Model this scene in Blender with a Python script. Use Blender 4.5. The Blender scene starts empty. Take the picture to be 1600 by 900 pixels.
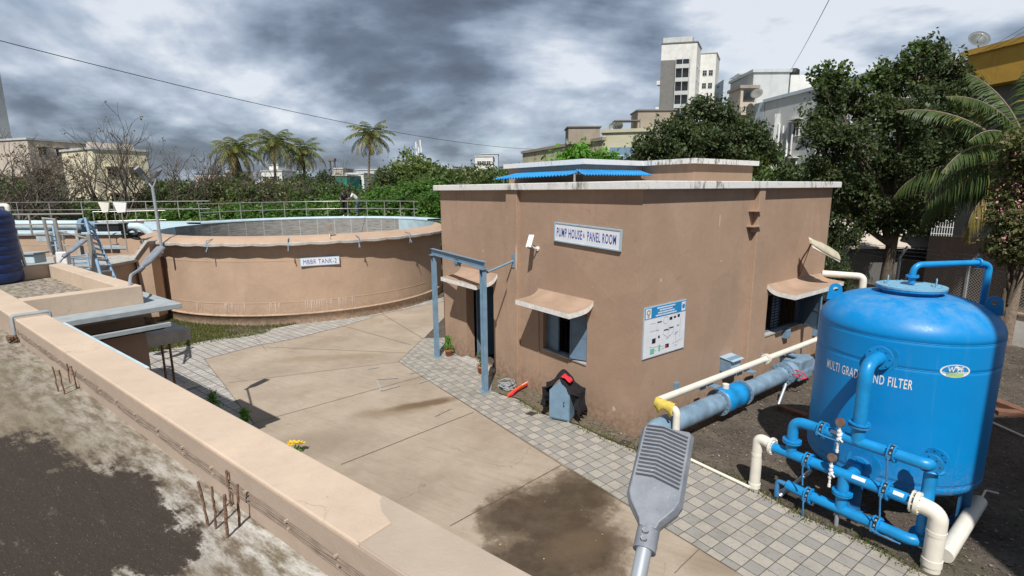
import bpy, bmesh, math, random
import numpy as np
from mathutils import Vector, Matrix
R = math.radians
random.seed(7)
scene = bpy.context.scene
C = scene.collection

# ---------------------------------------------------------------- camera, light, exposure
F, EYE = 810.0, 5.0
PITCH, ROLL = math.atan(154 / 810), math.atan(32 / 4250)
fw = Vector((0, math.cos(PITCH), -math.sin(PITCH)))
rt0 = Vector((1, 0, 0)); up0 = rt0.cross(fw)
rt = rt0 * math.cos(ROLL) - up0 * math.sin(ROLL)
up = up0 * math.cos(ROLL) + rt0 * math.sin(ROLL)
cam_d = bpy.data.cameras.new('camera'); cam = bpy.data.objects.new('camera', cam_d); C.objects.link(cam)
cam_d.sensor_width = 36; cam_d.lens = 36 * F / 1600; cam_d.clip_start = 0.05; cam_d.clip_end = 5000
m3 = Matrix((rt, up, -fw)).transposed()
cam.matrix_world = Matrix.Translation((0, 0, EYE)) @ m3.to_4x4()
scene.camera = cam

SUN_EL, SUN_AZ = R(52), R(6)
wdir = Vector((math.cos(SUN_EL) * math.sin(SUN_AZ), math.cos(SUN_EL) * math.cos(SUN_AZ), -math.sin(SUN_EL)))
sl = bpy.data.lights.new('sun', 'SUN'); sl.energy = 4.4; sl.angle = R(0.55); sl.color = (1.0, 0.965, 0.91)
so = bpy.data.objects.new('sun', sl); C.objects.link(so); so.location = (0, -20, 40)
so.rotation_euler = wdir.to_track_quat('-Z', 'Y').to_euler()
scene.view_settings.view_transform = 'Standard'; scene.view_settings.look = 'None'
scene.view_settings.exposure = 0.18; scene.view_settings.gamma = 1.0
try: scene.view_settings.use_curve_mapping = False
except Exception: pass

def ray(u, v): return fw + rt * ((u - 800) / F) + up * ((450 - v) / F)
def gp(u, v, z=0.0):                     # point of the horizontal plane z seen at that place of the photo
    r = ray(u, v); t = (z - EYE) / r.z; return Vector((0, 0, EYE)) + r * t
def yp(u, v, Y):                         # point at depth Y
    r = ray(u, v); return Vector((0, 0, EYE)) + r * (Y / r.y)
def pp(u, v, p0, n):                     # point of a plane
    r = ray(u, v); o = Vector((0, 0, EYE)); return o + r * ((Vector(p0) - o).dot(n) / r.dot(n))

world = bpy.data.worlds.new('World'); scene.world = world; world.use_nodes = True
nt = world.node_tree; N = nt.nodes; L = nt.links; N.clear()
def wn(t, **k):
    n = N.new(t)
    for a, b in k.items(): setattr(n, a, b)
    return n
wo = wn('ShaderNodeOutputWorld'); bg = wn('ShaderNodeBackground'); bg.inputs[1].default_value = 0.1
L.new(bg.outputs[0], wo.inputs[0])
sky = wn('ShaderNodeTexSky'); sky.sky_type = 'NISHITA'; sky.sun_disc = False
sky.sun_elevation = SUN_EL; sky.sun_rotation = math.atan2(-wdir.x, -wdir.y)
tc = wn('ShaderNodeTexCoord')
def mth(op, a, b=None):
    n = wn('ShaderNodeMath', operation=op)
    for i, x in enumerate((a, b)):
        if x is None: continue
        if isinstance(x, (int, float)): n.inputs[i].default_value = x
        else: L.new(x, n.inputs[i])
    return n.outputs[0]
sxyz = wn('ShaderNodeSeparateXYZ'); L.new(tc.outputs['Generated'], sxyz.inputs[0])
inv = mth('DIVIDE', 1.0, mth('ADD', mth('ABSOLUTE', sxyz.outputs['Z']), 0.30))
mp = wn('ShaderNodeVectorMath', operation='SCALE'); L.new(tc.outputs['Generated'], mp.inputs[0]); L.new(inv, mp.inputs['Scale'])
def wnoise(scale, detail, rough, dist=0, off=(0, 0, 0)):
    ad = wn('ShaderNodeVectorMath', operation='ADD'); L.new(mp.outputs[0], ad.inputs[0]); ad.inputs[1].default_value = off
    n = wn('ShaderNodeTexNoise'); n.inputs['Scale'].default_value = scale; n.inputs['Detail'].default_value = detail; n.inputs['Roughness'].default_value = rough; n.inputs['Distortion'].default_value = dist
    L.new(ad.outputs[0], n.inputs[0]); return n.outputs['Fac']
na = wnoise(.62, 11, .52, .3); nb_ = wnoise(2.0, 12, .60, .1, (3, 1, 2)); nc = wnoise(.62, 11, .52, .3, (.06, -.12, .0))
acc = mth('ADD', mth('MULTIPLY', mth('SUBTRACT', na, 0.5), 3.0), 0.56)
acc = mth('ADD', acc, mth('MULTIPLY', mth('SUBTRACT', nb_, 0.5), 1.05))
# sun-side rims of the cloud banks are brighter than their undersides
acc = mth('ADD', acc, mth('MULTIPLY', mth('SUBTRACT', na, nc), 4.0))
# sky darkened overhead and behind the camera, out of view, to deepen shadows
def wramp(x, a, b_, lo, hi):
    n = wn('ShaderNodeMapRange'); n.inputs[1].default_value = a; n.inputs[2].default_value = b_; n.inputs[3].default_value = lo; n.inputs[4].default_value = hi; L.new(x, n.inputs[0]); return n.outputs[0]
acc = mth('SUBTRACT', acc, wramp(sxyz.outputs['Z'], .5, .85, 0, .30)); acc = mth('SUBTRACT', acc, wramp(sxyz.outputs['Y'], .1, -.4, 0, .25))
# the big dark and bright banks of cloud, each a direction, a width and a strength
wv = wn('ShaderNodeVectorMath', operation='ADD'); nd = wn('ShaderNodeTexNoise'); nd.inputs['Scale'].default_value = 3.5; nd.inputs['Detail'].default_value = 5
L.new(tc.outputs['Generated'], nd.inputs[0])
ws = wn('ShaderNodeVectorMath', operation='SUBTRACT'); L.new(nd.outputs['Color'], ws.inputs[0]); ws.inputs[1].default_value = (.5, .5, .5)
wm = wn('ShaderNodeVectorMath', operation='SCALE'); L.new(ws.outputs[0], wm.inputs[0]); wm.inputs['Scale'].default_value = 0.42
L.new(tc.outputs['Generated'], wv.inputs[0]); L.new(wm.outputs[0], wv.inputs[1])
wnz = wn('ShaderNodeVectorMath', operation='NORMALIZE'); L.new(wv.outputs[0], wnz.inputs[0])
for (u, v, k, a) in [(330, 120, 60, -.26), (640, 110, 80, -.30), (740, 165, 130, -.20), (990, 30, 90, -.30), (120, 185, 110, -.22),
                     (500, 25, 200, -.12), (860, 60, 200, .14), (40, 110, 150, .34), (450, 95, 240, .24), (480, 215, 140, .24), (240, 215, 200, .20), (250, 60, 260, .16),
                     (860, 170, 140, .14), (930, 90, 160, -.12), (1180, 70, 120, .08), (1330, 50, 60, .13), (1500, 20, 120, .04), (300, 10, 150, .26), (760, 235, 300, .20), (950, 120, 200, .20), (1230, 130, 160, .12), (1560, 60, 90, -.05)]:
    c = ray(u, v).normalized()
    dn = wn('ShaderNodeVectorMath', operation='DOT_PRODUCT'); L.new(wnz.outputs[0], dn.inputs[0]); dn.inputs[1].default_value = c
    acc = mth('ADD', acc, mth('MULTIPLY', mth('EXPONENT', mth('MULTIPLY', mth('SUBTRACT', dn.outputs['Value'], 1.0), k)), a))
cr = wn('ShaderNodeValToRGB'); e = cr.color_ramp.elements
e[0].position = 0.0; e[0].color = (.10, .118, .155, 1)
e[1].position = 1.0; e[1].color = (.80, .84, .90, 1)
for p, c in ((.25, (.155, .19, .255, 1)), (.5, (.30, .36, .455, 1)), (.75, (.50, .57, .68, 1))):
    q = cr.color_ramp.elements.new(p); q.color = c
L.new(acc, cr.inputs[0])
sc = wn('ShaderNodeVectorMath', operation='SCALE'); L.new(cr.outputs[0], sc.inputs[0]); sc.inputs['Scale'].default_value = 9.0
mixn = wn('ShaderNodeMix', data_type='RGBA'); n2 = wn('ShaderNodeTexNoise'); n2.inputs['Scale'].default_value = 1.9; n2.inputs['Detail'].default_value = 5
L.new(mp.outputs[0], n2.inputs[0])
r2 = wn('ShaderNodeMapRange'); r2.inputs[1].default_value = .60; r2.inputs[2].default_value = .78; r2.inputs[3].default_value = 0.12; r2.inputs[4].default_value = .6
L.new(n2.outputs[0], r2.inputs[0]); L.new(r2.outputs[0], mixn.inputs['Factor'])
L.new(sc.outputs[0], mixn.inputs['A']); L.new(sky.outputs[0], mixn.inputs['B']); L.new(mixn.outputs['Result'], bg.inputs[0])

# ---------------------------------------------------------------- materials
def nodes(name):
    m = bpy.data.materials.new(name); m.use_nodes = True
    return m, m.node_tree, m.node_tree.nodes['Principled BSDF']
def tnoise(t, scale, detail=5, rough=.55, vec=None, stretch=None):
    n = t.nodes.new('ShaderNodeTexNoise'); n.inputs['Scale'].default_value = scale; n.inputs['Detail'].default_value = detail; n.inputs['Roughness'].default_value = rough
    if vec is None:
        vec = t.nodes.new('ShaderNodeTexCoord').outputs['Object']
    if stretch:
        mpp = t.nodes.new('ShaderNodeMapping'); mpp.inputs['Scale'].default_value = stretch; t.links.new(vec, mpp.inputs[0]); vec = mpp.outputs[0]
    t.links.new(vec, n.inputs[0]); return n.outputs['Fac']
def tmath(t, op, a, b=None, c=None):
    n = t.nodes.new('ShaderNodeMath'); n.operation = op
    for i, x in enumerate((a, b, c)):
        if x is None: continue
        if isinstance(x, (int, float)): n.inputs[i].default_value = x
        else: t.links.new(x, n.inputs[i])
    return n.outputs[0]
def tramp(t, fac, a, b, lo=0.0, hi=1.0):
    n = t.nodes.new('ShaderNodeMapRange'); n.clamp = True
    n.inputs[1].default_value = a; n.inputs[2].default_value = b; n.inputs[3].default_value = lo; n.inputs[4].default_value = hi
    t.links.new(fac, n.inputs[0]); return n.outputs[0]
def tmix(t, fac, a, b, blend='MIX'):
    n = t.nodes.new('ShaderNodeMix'); n.data_type = 'RGBA'; n.blend_type = blend
    for s, x in (('Factor', fac), ('A', a), ('B', b)):
        if isinstance(x, (int, float)): n.inputs[s].default_value = x
        elif isinstance(x, tuple): n.inputs[s].default_value = (*x[:3], 1)
        else: t.links.new(x, n.inputs[s])
    return n.outputs['Result']
def tbump(t, b, h, strength=.3, dist=.02):
    n = t.nodes.new('ShaderNodeBump'); n.inputs['Strength'].default_value = strength; n.inputs['Distance'].default_value = dist
    t.links.new(h, n.inputs['Height']); t.links.new(n.outputs[0], b.inputs['Normal'])
def shade(c, k): return tuple(min(1, x * k) for x in c)

def simple(name, col, rough=.6, var=.12, scale=6, bump=.15, bscale=60, metal=0, spec=.4, dist=.004):
    m, t, b = nodes(name)
    f = tnoise(t, scale, 6)
    c = tmix(t, tramp(t, f, .3, .7), shade(col, 1 - var), shade(col, 1 + var))
    t.links.new(c, b.inputs['Base Color']); b.inputs['Roughness'].default_value = rough; b.inputs['Metallic'].default_value = metal
    b.inputs['Specular IOR Level'].default_value = spec
    if bump: tbump(t, b, tnoise(t, bscale, 4), bump, dist)
    return m

def plaster(name, col, dirt=(.16, .11, .075), dirtamt=.5, streak=True, cracks=False, patch=False):
    m, t, b = nodes(name)
    f = tnoise(t, 1.1, 7, .6); f2 = tnoise(t, 9, 6, .6)
    c = tmix(t, tramp(t, f, .3, .7), shade(col, .88), shade(col, 1.08))
    c = tmix(t, tramp(t, f2, .35, .75, 0, .35), c, shade(col, .8))
    if streak:
        s = tnoise(t, 2.2, 5, .6, stretch=(1, 1, .12)); c = tmix(t, tramp(t, s, .56, .8, 0, .4 * dirtamt), c, dirt)
        tcn = t.nodes.new('ShaderNodeTexCoord'); sx = t.nodes.new('ShaderNodeSeparateXYZ'); t.links.new(tcn.outputs['Object'], sx.inputs[0])
        low = tmath(t, 'MULTIPLY', tramp(t, sx.outputs['Z'], .55, 0, 0, 1), tramp(t, f2, .35, .6)); c = tmix(t, tmath(t, 'MULTIPLY', low, .45 * dirtamt), c, dirt)
    if patch:
        pv = t.nodes.new('ShaderNodeTexVoronoi'); pv.inputs['Scale'].default_value = .55; t.links.new(t.nodes.new('ShaderNodeTexCoord').outputs['Object'], pv.inputs['Vector'])
        ps_ = t.nodes.new('ShaderNodeSeparateColor'); t.links.new(pv.outputs['Color'], ps_.inputs[0]); c = tmix(t, tramp(t, ps_.outputs[0], .5, 1, 0, .13), c, shade(col, 1.35)); c = tmix(t, tramp(t, ps_.outputs[1], .6, 1, 0, .15), c, shade(col, .6))
        ln = t.nodes.new('ShaderNodeTexVoronoi'); ln.feature = 'DISTANCE_TO_EDGE'; ln.inputs['Scale'].default_value = .5
        w0 = t.nodes.new('ShaderNodeVectorMath'); w0.operation = 'ADD'; nn0 = t.nodes.new('ShaderNodeTexNoise'); nn0.inputs['Scale'].default_value = 2.2; nn0.inputs['Detail'].default_value = 8; oc = t.nodes.new('ShaderNodeTexCoord').outputs['Object']
        t.links.new(oc, nn0.inputs[0]); t.links.new(oc, w0.inputs[0]); t.links.new(nn0.outputs['Color'], w0.inputs[1]); t.links.new(w0.outputs[0], ln.inputs['Vector'])
        kk = tmath(t, 'MULTIPLY', tramp(t, ln.outputs['Distance'], 0, .005, 1, 0), tramp(t, tnoise(t, .9, 2), .5, .58)); c = tmix(t, tmath(t, 'MULTIPLY', kk, .38), c, shade(col, .4))
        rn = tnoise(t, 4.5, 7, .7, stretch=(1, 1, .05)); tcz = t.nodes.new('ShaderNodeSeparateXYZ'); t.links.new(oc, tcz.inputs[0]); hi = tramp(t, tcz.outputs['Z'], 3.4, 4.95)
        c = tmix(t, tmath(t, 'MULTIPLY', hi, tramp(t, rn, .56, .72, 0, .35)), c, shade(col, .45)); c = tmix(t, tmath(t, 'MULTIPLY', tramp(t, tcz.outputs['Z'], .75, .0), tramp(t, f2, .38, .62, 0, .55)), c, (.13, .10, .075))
        c = tmix(t, tramp(t, tnoise(t, 48, 3), .73, .76, 0, .5), c, shade(col, 1.6))
    if cracks:
        v = t.nodes.new('ShaderNodeTexVoronoi'); v.feature = 'DISTANCE_TO_EDGE'; v.inputs['Scale'].default_value = .9
        tcn = t.nodes.new('ShaderNodeTexCoord'); w = t.nodes.new('ShaderNodeVectorMath'); w.operation = 'ADD'
        nn = t.nodes.new('ShaderNodeTexNoise'); nn.inputs['Scale'].default_value = 2.5; nn.inputs['Detail'].default_value = 7; t.links.new(tcn.outputs['Object'], nn.inputs[0])
        sc_ = t.nodes.new('ShaderNodeVectorMath'); sc_.operation = 'SCALE'; sc_.inputs['Scale'].default_value = 1.1; t.links.new(nn.outputs['Color'], sc_.inputs[0])
        t.links.new(tcn.outputs['Object'], w.inputs[0]); t.links.new(sc_.outputs[0], w.inputs[1]); t.links.new(w.outputs[0], v.inputs['Vector'])
        k = tmath(t, 'MULTIPLY', tramp(t, v.outputs['Distance'], 0, .006, 1, 0), tramp(t, tnoise(t, 1.3, 2), .5, .56))
        c = tmix(t, tmath(t, 'MULTIPLY', k, .6), c, shade(col, .35))
        c = tmix(t, tramp(t, tnoise(t, 26, 6, .7), .66, .72, 0, .55), c, shade(col, .5)); c = tmix(t, tramp(t, tnoise(t, 9, 7, .7), .60, .75, 0, .35), c, (.42, .38, .32))
        # worn ochre blotches
        c = tmix(t, tramp(t, tnoise(t, 3.1, 8, .7), .58, .7, 0, .35), c, shade(col, .72))
    t.links.new(c, b.inputs['Base Color']); b.inputs['Roughness'].default_value = .86; b.inputs['Specular IOR Level'].default_value = .25
    h = tmath(t, 'ADD', tmath(t, 'MULTIPLY', tnoise(t, 7, 6, .6), 1.0), tmath(t, 'MULTIPLY', tnoise(t, 75, 3), .22))
    tbump(t, b, h, .5, .012)
    return m

BROWN = (.41, .284, .204)
M = {}
M['brown'] = plaster('brown_plaster', BROWN, patch=True)
M['tank_brown'] = plaster('tank_plaster', (.475, .34, .245), dirtamt=.3, patch=True)
M['parapet'] = plaster('parapet_paint', (.60, .475, .365), dirtamt=.4, streak=False, cracks=True)
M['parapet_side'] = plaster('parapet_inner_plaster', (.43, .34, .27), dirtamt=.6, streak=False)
M['canopy_top'] = simple('stained_canopy_plaster', (.385, .27, .195), .88, .16, 1.8, .5, 20, dist=.01)
def white_edge():
    m, t, b = nodes('weathered_white_edge')
    s = tnoise(t, 5.5, 7, .7, stretch=(1, 1, .35)); big = tnoise(t, .6, 3)
    k = tmath(t, 'MULTIPLY', tramp(t, s, .50, .58), tramp(t, big, .46, .58))
    c = tmix(t, tmath(t, 'MULTIPLY', k, .85), (.76, .76, .74), (.13, .11, .085))
    c = tmix(t, tramp(t, tnoise(t, 12, 5), .5, .8, 0, .4), c, (.5, .48, .42))
    t.links.new(c, b.inputs['Base Color']); b.inputs['Roughness'].default_value = .8
    tbump(t, b, tnoise(t, 30, 5), .4, .01); return m
M['white_edge'] = white_edge()
M['chajja_edge'] = simple('chajja_white_edge', (.72, .71, .68), .8, .18, 9, .4, 40, dist=.008)
M['blue_grey'] = simple('blue_grey_paint', (.17, .27, .37), .5, .14, 5, .1, 80)
M['shutter'] = simple('shutter_blue_grey', (.13, .21, .30), .5, .12, 4, .1, 80)
M['filter_blue'] = simple('glossy_blue_paint', (.002, .235, .60), .40, .05, 1.6, .05, 9, spec=.3, dist=.008)
def filter_paint():
    m, t, b = nodes('weathered_blue_tank_paint'); base = (.002, .235, .60)
    geo = t.nodes.new('ShaderNodeNewGeometry'); sn = t.nodes.new('ShaderNodeSeparateXYZ'); t.links.new(geo.outputs['Normal'], sn.inputs[0]); sp_ = t.nodes.new('ShaderNodeSeparateXYZ'); t.links.new(geo.outputs['Position'], sp_.inputs[0])
    big = tnoise(t, 1.3, 7, .6); fine = tnoise(t, 22, 6, .65); run = tnoise(t, 7, 6, .65, stretch=(1, 1, .07)); spot = tnoise(t, 60, 3, .5)
    c = tmix(t, tramp(t, big, .3, .7), shade(base, .93), shade(base, 1.05))
    up_ = tramp(t, sn.outputs['Z'], .35, .95); dust = tmath(t, 'MULTIPLY', up_, tramp(t, tnoise(t, 2.4, 8, .7), .42, .66, 0, .42)); c = tmix(t, dust, c, (.30, .42, .50))
    c = tmix(t, tramp(t, run, .60, .74, 0, .16), c, (.02, .12, .30)); c = tmix(t, tramp(t, run, .42, .30, 0, .10), c, (.18, .36, .55))
    low = tmath(t, 'MULTIPLY', tramp(t, sp_.outputs['Z'], 1.15, .60), tramp(t, fine, .45, .62)); c = tmix(t, tmath(t, 'MULTIPLY', low, .5), c, (.22, .19, .15))
    c = tmix(t, tramp(t, spot, .76, .79, 0, .5), c, (.25, .22, .18))
    t.links.new(c, b.inputs['Base Color']); t.links.new(tramp(t, fine, .3, .7, .34, .50), b.inputs['Roughness']); b.inputs['Specular IOR Level'].default_value = .35
    tbump(t, b, tmath(t, 'ADD', tmath(t, 'MULTIPLY', big, 1.0), tmath(t, 'MULTIPLY', fine, .05)), .35, .012); return m
M['filter_blue'] = filter_paint()
M['pipe_blue'] = simple('blue_pipe_paint', (.008, .25, .58), .38, .18, 5, .15, 30, spec=.5)
M['pipe_blue_d'] = simple('dull_blue_pipe_paint', (.045, .20, .42), .5, .25, 6, .15, 30)
M['pvc'] = simple('white_pvc', (.74, .71, .63), .45, .08, 4, .05, 40)
M['white'] = simple('white_paint', (.78, .78, .77), .5, .05, 4, .05, 40)
M['steel'] = simple('stainless_steel', (.52, .50, .46), .35, .1, 6, 0, metal=.6)
M['galv'] = simple('galvanised', (.48, .52, .56), .4, .1, 6, .05, metal=.5)
M['dark'] = simple('dark_interior', (.012, .013, .015), .8, .2, 3, 0)
M['glass'] = simple('dark_window_glass', (.03, .035, .04), .15, .2, 3, 0, spec=.6)
M['grey_conc'] = simple('grey_painted_concrete', (.34, .38, .40), .8, .14, 6, .4, 40, dist=.008)
M['pale_blue'] = simple('pale_blue_paint', (.48, .61, .67), .7, .12, 3, .25, 30, dist=.008)
M['rough_conc'] = simple('rough_concrete', (.42, .40, .37), .9, .2, 5, .6, 25, dist=.02)
M['rust'] = simple('rusty_steel', (.19, .11, .075), .9, .6, 38, .9, 80, dist=.01)
M['black'] = simple('black_rubber', (.015, .015, .016), .6, .2, 8, .1)
M['cable'] = simple('grey_cable', (.30, .255, .22), .7, .2, 12, .1)
M['lamp_grey'] = simple('lamp_grey_enamel', (.17, .19, .225), .42, .05, 5, .05, 60)
def lamp_paint():
    m, t, b = nodes('dusty_lamp_enamel'); c = tmix(t, tramp(t, tnoise(t, 9, 7, .65), .35, .7), (.18, .20, .235), (.26, .28, .315)); c = tmix(t, tramp(t, tnoise(t, 70, 4, .6), .62, .68, 0, .6), c, (.36, .35, .33))
    c = tmix(t, tramp(t, tnoise(t, 23, 3, .4), .735, .75, 0, .9), c, (.60, .60, .57)); c = tmix(t, tramp(t, tnoise(t, 30, 5, .7, stretch=(4, 1, 1)), .62, .7, 0, .5), c, (.09, .09, .09))
    t.links.new(c, b.inputs['Base Color']); t.links.new(tramp(t, tnoise(t, 20, 5), .3, .7, .38, .62), b.inputs['Roughness']); tbump(t, b, tnoise(t, 90, 4), .12, .003); return m
M['lamp_grey'] = lamp_paint()
M['beige_lamp'] = simple('beige_lamp_housing', (.55, .50, .38), .5, .12, 7, .1)
M['navy'] = simple('navy_polyethylene', (.014, .034, .125), .45, .12, 5, .1)
M['cloth_black'] = simple('black_cloth', (.014, .013, .016), .95, .3, 8, .4, 40, dist=.01)
M['cloth_red'] = simple('red_cloth', (.62, .03, .05), .9, .15, 8, .3, 40)
M['cloth_yellow'] = simple('yellow_cloth', (.60, .47, .10), .95, .2, 12, .5, 40, dist=.01)
M['orange'] = simple('orange_plastic', (.75, .10, .03), .5, .15, 8, .1)
M['terracotta'] = simple('terracotta', (.42, .16, .08), .8, .15, 10, .3)
M['blue_sheet'] = simple('blue_roof_sheet', (.03, .28, .62), .4, .15, 3, .05)
M['ink_blue'] = simple('blue_ink', (.03, .05, .32), .6, .1, 6, 0)
M['sign_white'] = simple('sign_white_face', (.74, .77, .82), .4, .05, 4, 0)
M['sign_blue'] = simple('sign_blue_band', (.02, .25, .55), .4, .05, 4, 0)
M['green_net'] = simple('green_net', (.01, .26, .19), .9, .15, 6, .2)
M['yellow_wall'] = plaster('yellow_plaster', (.60, .36, .07), dirtamt=.8)
M['cream_wall'] = plaster('cream_plaster', (.80, .73, .53), dirtamt=.4)
M['pale_yellow'] = plaster('pale_yellow_plaster', (.50, .47, .33), (.10, .09, .07), 1.6)
M['grey_white'] = plaster('grey_white_plaster', (.55, .57, .56), (.16, .15, .14), .8)
M['white_wall'] = plaster('white_plaster', (.74, .74, .70), (.2, .18, .15), .7)
M['pale_bluewall'] = plaster('pale_blue_plaster', (.50, .57, .64), (.2, .18, .15), .6)
M['grey_tower'] = plaster('dark_grey_plaster', (.21, .205, .195), (.08, .07, .06), .9)
M['beige_wall'] = plaster('beige_plaster', (.56, .49, .42), dirtamt=.7)
M['stained_conc'] = plaster('stained_tank_concrete', (.36, .31, .25), (.05, .04, .035), 2.0)
M['bark'] = simple('bark', (.12, .095, .07), .9, .3, 9, .6, 30, dist=.03)
M['bark_bare'] = simple('bare_branch_bark', (.12, .10, .08), .9, .25, 9, .3, 30)
M['palm_bark'] = simple('palm_bark', (.22, .17, .13), .9, .3, 14, .6, 20, dist=.03)
M['skin'] = simple('skin', (.22, .12, .075), .6, .08, 8, 0)
M['hair'] = simple('hair', (.01, .009, .008), .7, .1, 8, 0)
M['shirt_white'] = simple('white_shirt', (.72, .71, .72), .9, .05, 8, .2)
M['shirt_dark'] = simple('dark_shirt', (.02, .025, .05), .9, .1, 8, .2)
M['trousers_dark'] = simple('dark_trousers', (.015, .015, .02), .9, .1, 8, .2)
M['jeans'] = simple('grey_blue_jeans', (.09, .11, .15), .9, .15, 8, .2)
M['brass'] = simple('dusty_gauge_metal', (.22, .15, .11), .5, .15, 8, 0, metal=.3)
M['flower_y'] = simple('yellow_petals', (.75, .50, .02), .7, .15, 20, 0)
M['flower_p'] = simple('pink_petals', (.55, .27, .27), .8, .2, 20, 0)
M['water'] = simple('tank_water', (.03, .04, .035), .08, .2, 2, .1, 3)
M['brown_shade'] = plaster('shade_darkened_plaster', (.022, .015, .012), dirtamt=.3)  # near-black brown: shade behind the fence put into the wall colour

def leafmat(name, c, var=.45, tr=.28, yellow=.03, ycol=(.16, .16, .03)):
    m, t, b = nodes(name)
    o = t.nodes['Material Output']
    geo = t.nodes.new('ShaderNodeNewGeometry'); rnd = geo.outputs['Random Per Island']
    f = tnoise(t, 1.2, 4)
    col = tmix(t, rnd, shade(c, 1 - var), shade(c, 1 + var))
    col = tmix(t, tramp(t, f, .45, .7, 0, .5), col, (c[0] * 1.7, c[1] * 1.35, c[2] * .9))
    col = tmix(t, tramp(t, rnd, 1 - yellow, 1 - yellow + .01), col, ycol)
    t.links.new(col, b.inputs['Base Color']); b.inputs['Roughness'].default_value = .5; b.inputs['Specular IOR Level'].default_value = .35
    tl = t.nodes.new('ShaderNodeBsdfTranslucent'); t.links.new(tmix(t, .5, col, (c[0] * 2.2, c[1] * 2.2, c[2])), tl.inputs[0])
    mx = t.nodes.new('ShaderNodeMixShader'); mx.inputs[0].default_value = tr
    t.links.new(b.outputs[0], mx.inputs[1]); t.links.new(tl.outputs[0], mx.inputs[2]); t.links.new(mx.outputs[0], o.inputs[0])
    return m
M['leaf_dark'] = leafmat('dark_leaves', (.060, .088, .036))
M['leaf_mid'] = leafmat('mid_leaves', (.078, .125, .036))
M['leaf_lush'] = leafmat('lush_leaves', (.07, .155, .028), yellow=.05)
M['leaf_olive'] = leafmat('olive_leaves', (.115, .14, .055), yellow=.12, ycol=(.17, .14, .07))
M['leaf_vine'] = leafmat('creeper_leaves', (.12, .17, .05), yellow=.05)
M['leaf_bright'] = leafmat('bright_leaves', (.10, .26, .03), yellow=.03)
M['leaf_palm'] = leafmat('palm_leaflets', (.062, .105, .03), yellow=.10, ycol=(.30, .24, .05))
M['leaf_palm_far'] = leafmat('far_palm_leaflets', (.13, .17, .05), yellow=.15, ycol=(.34, .28, .06))  # brighter yellow-green leaflets of the far palms
M['leaf_palm_y'] = leafmat('yellowing_palm_leaflets', (.20, .18, .045), yellow=.3, ycol=(.36, .24, .04))
M['leaf_dry'] = leafmat('dry_twig_leaves', (.15, .12, .085), yellow=.2, ycol=(.22, .16, .11))
M['grass'] = leafmat('grass_blades', (.10, .14, .04), yellow=.25, ycol=(.28, .22, .10))

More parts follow.
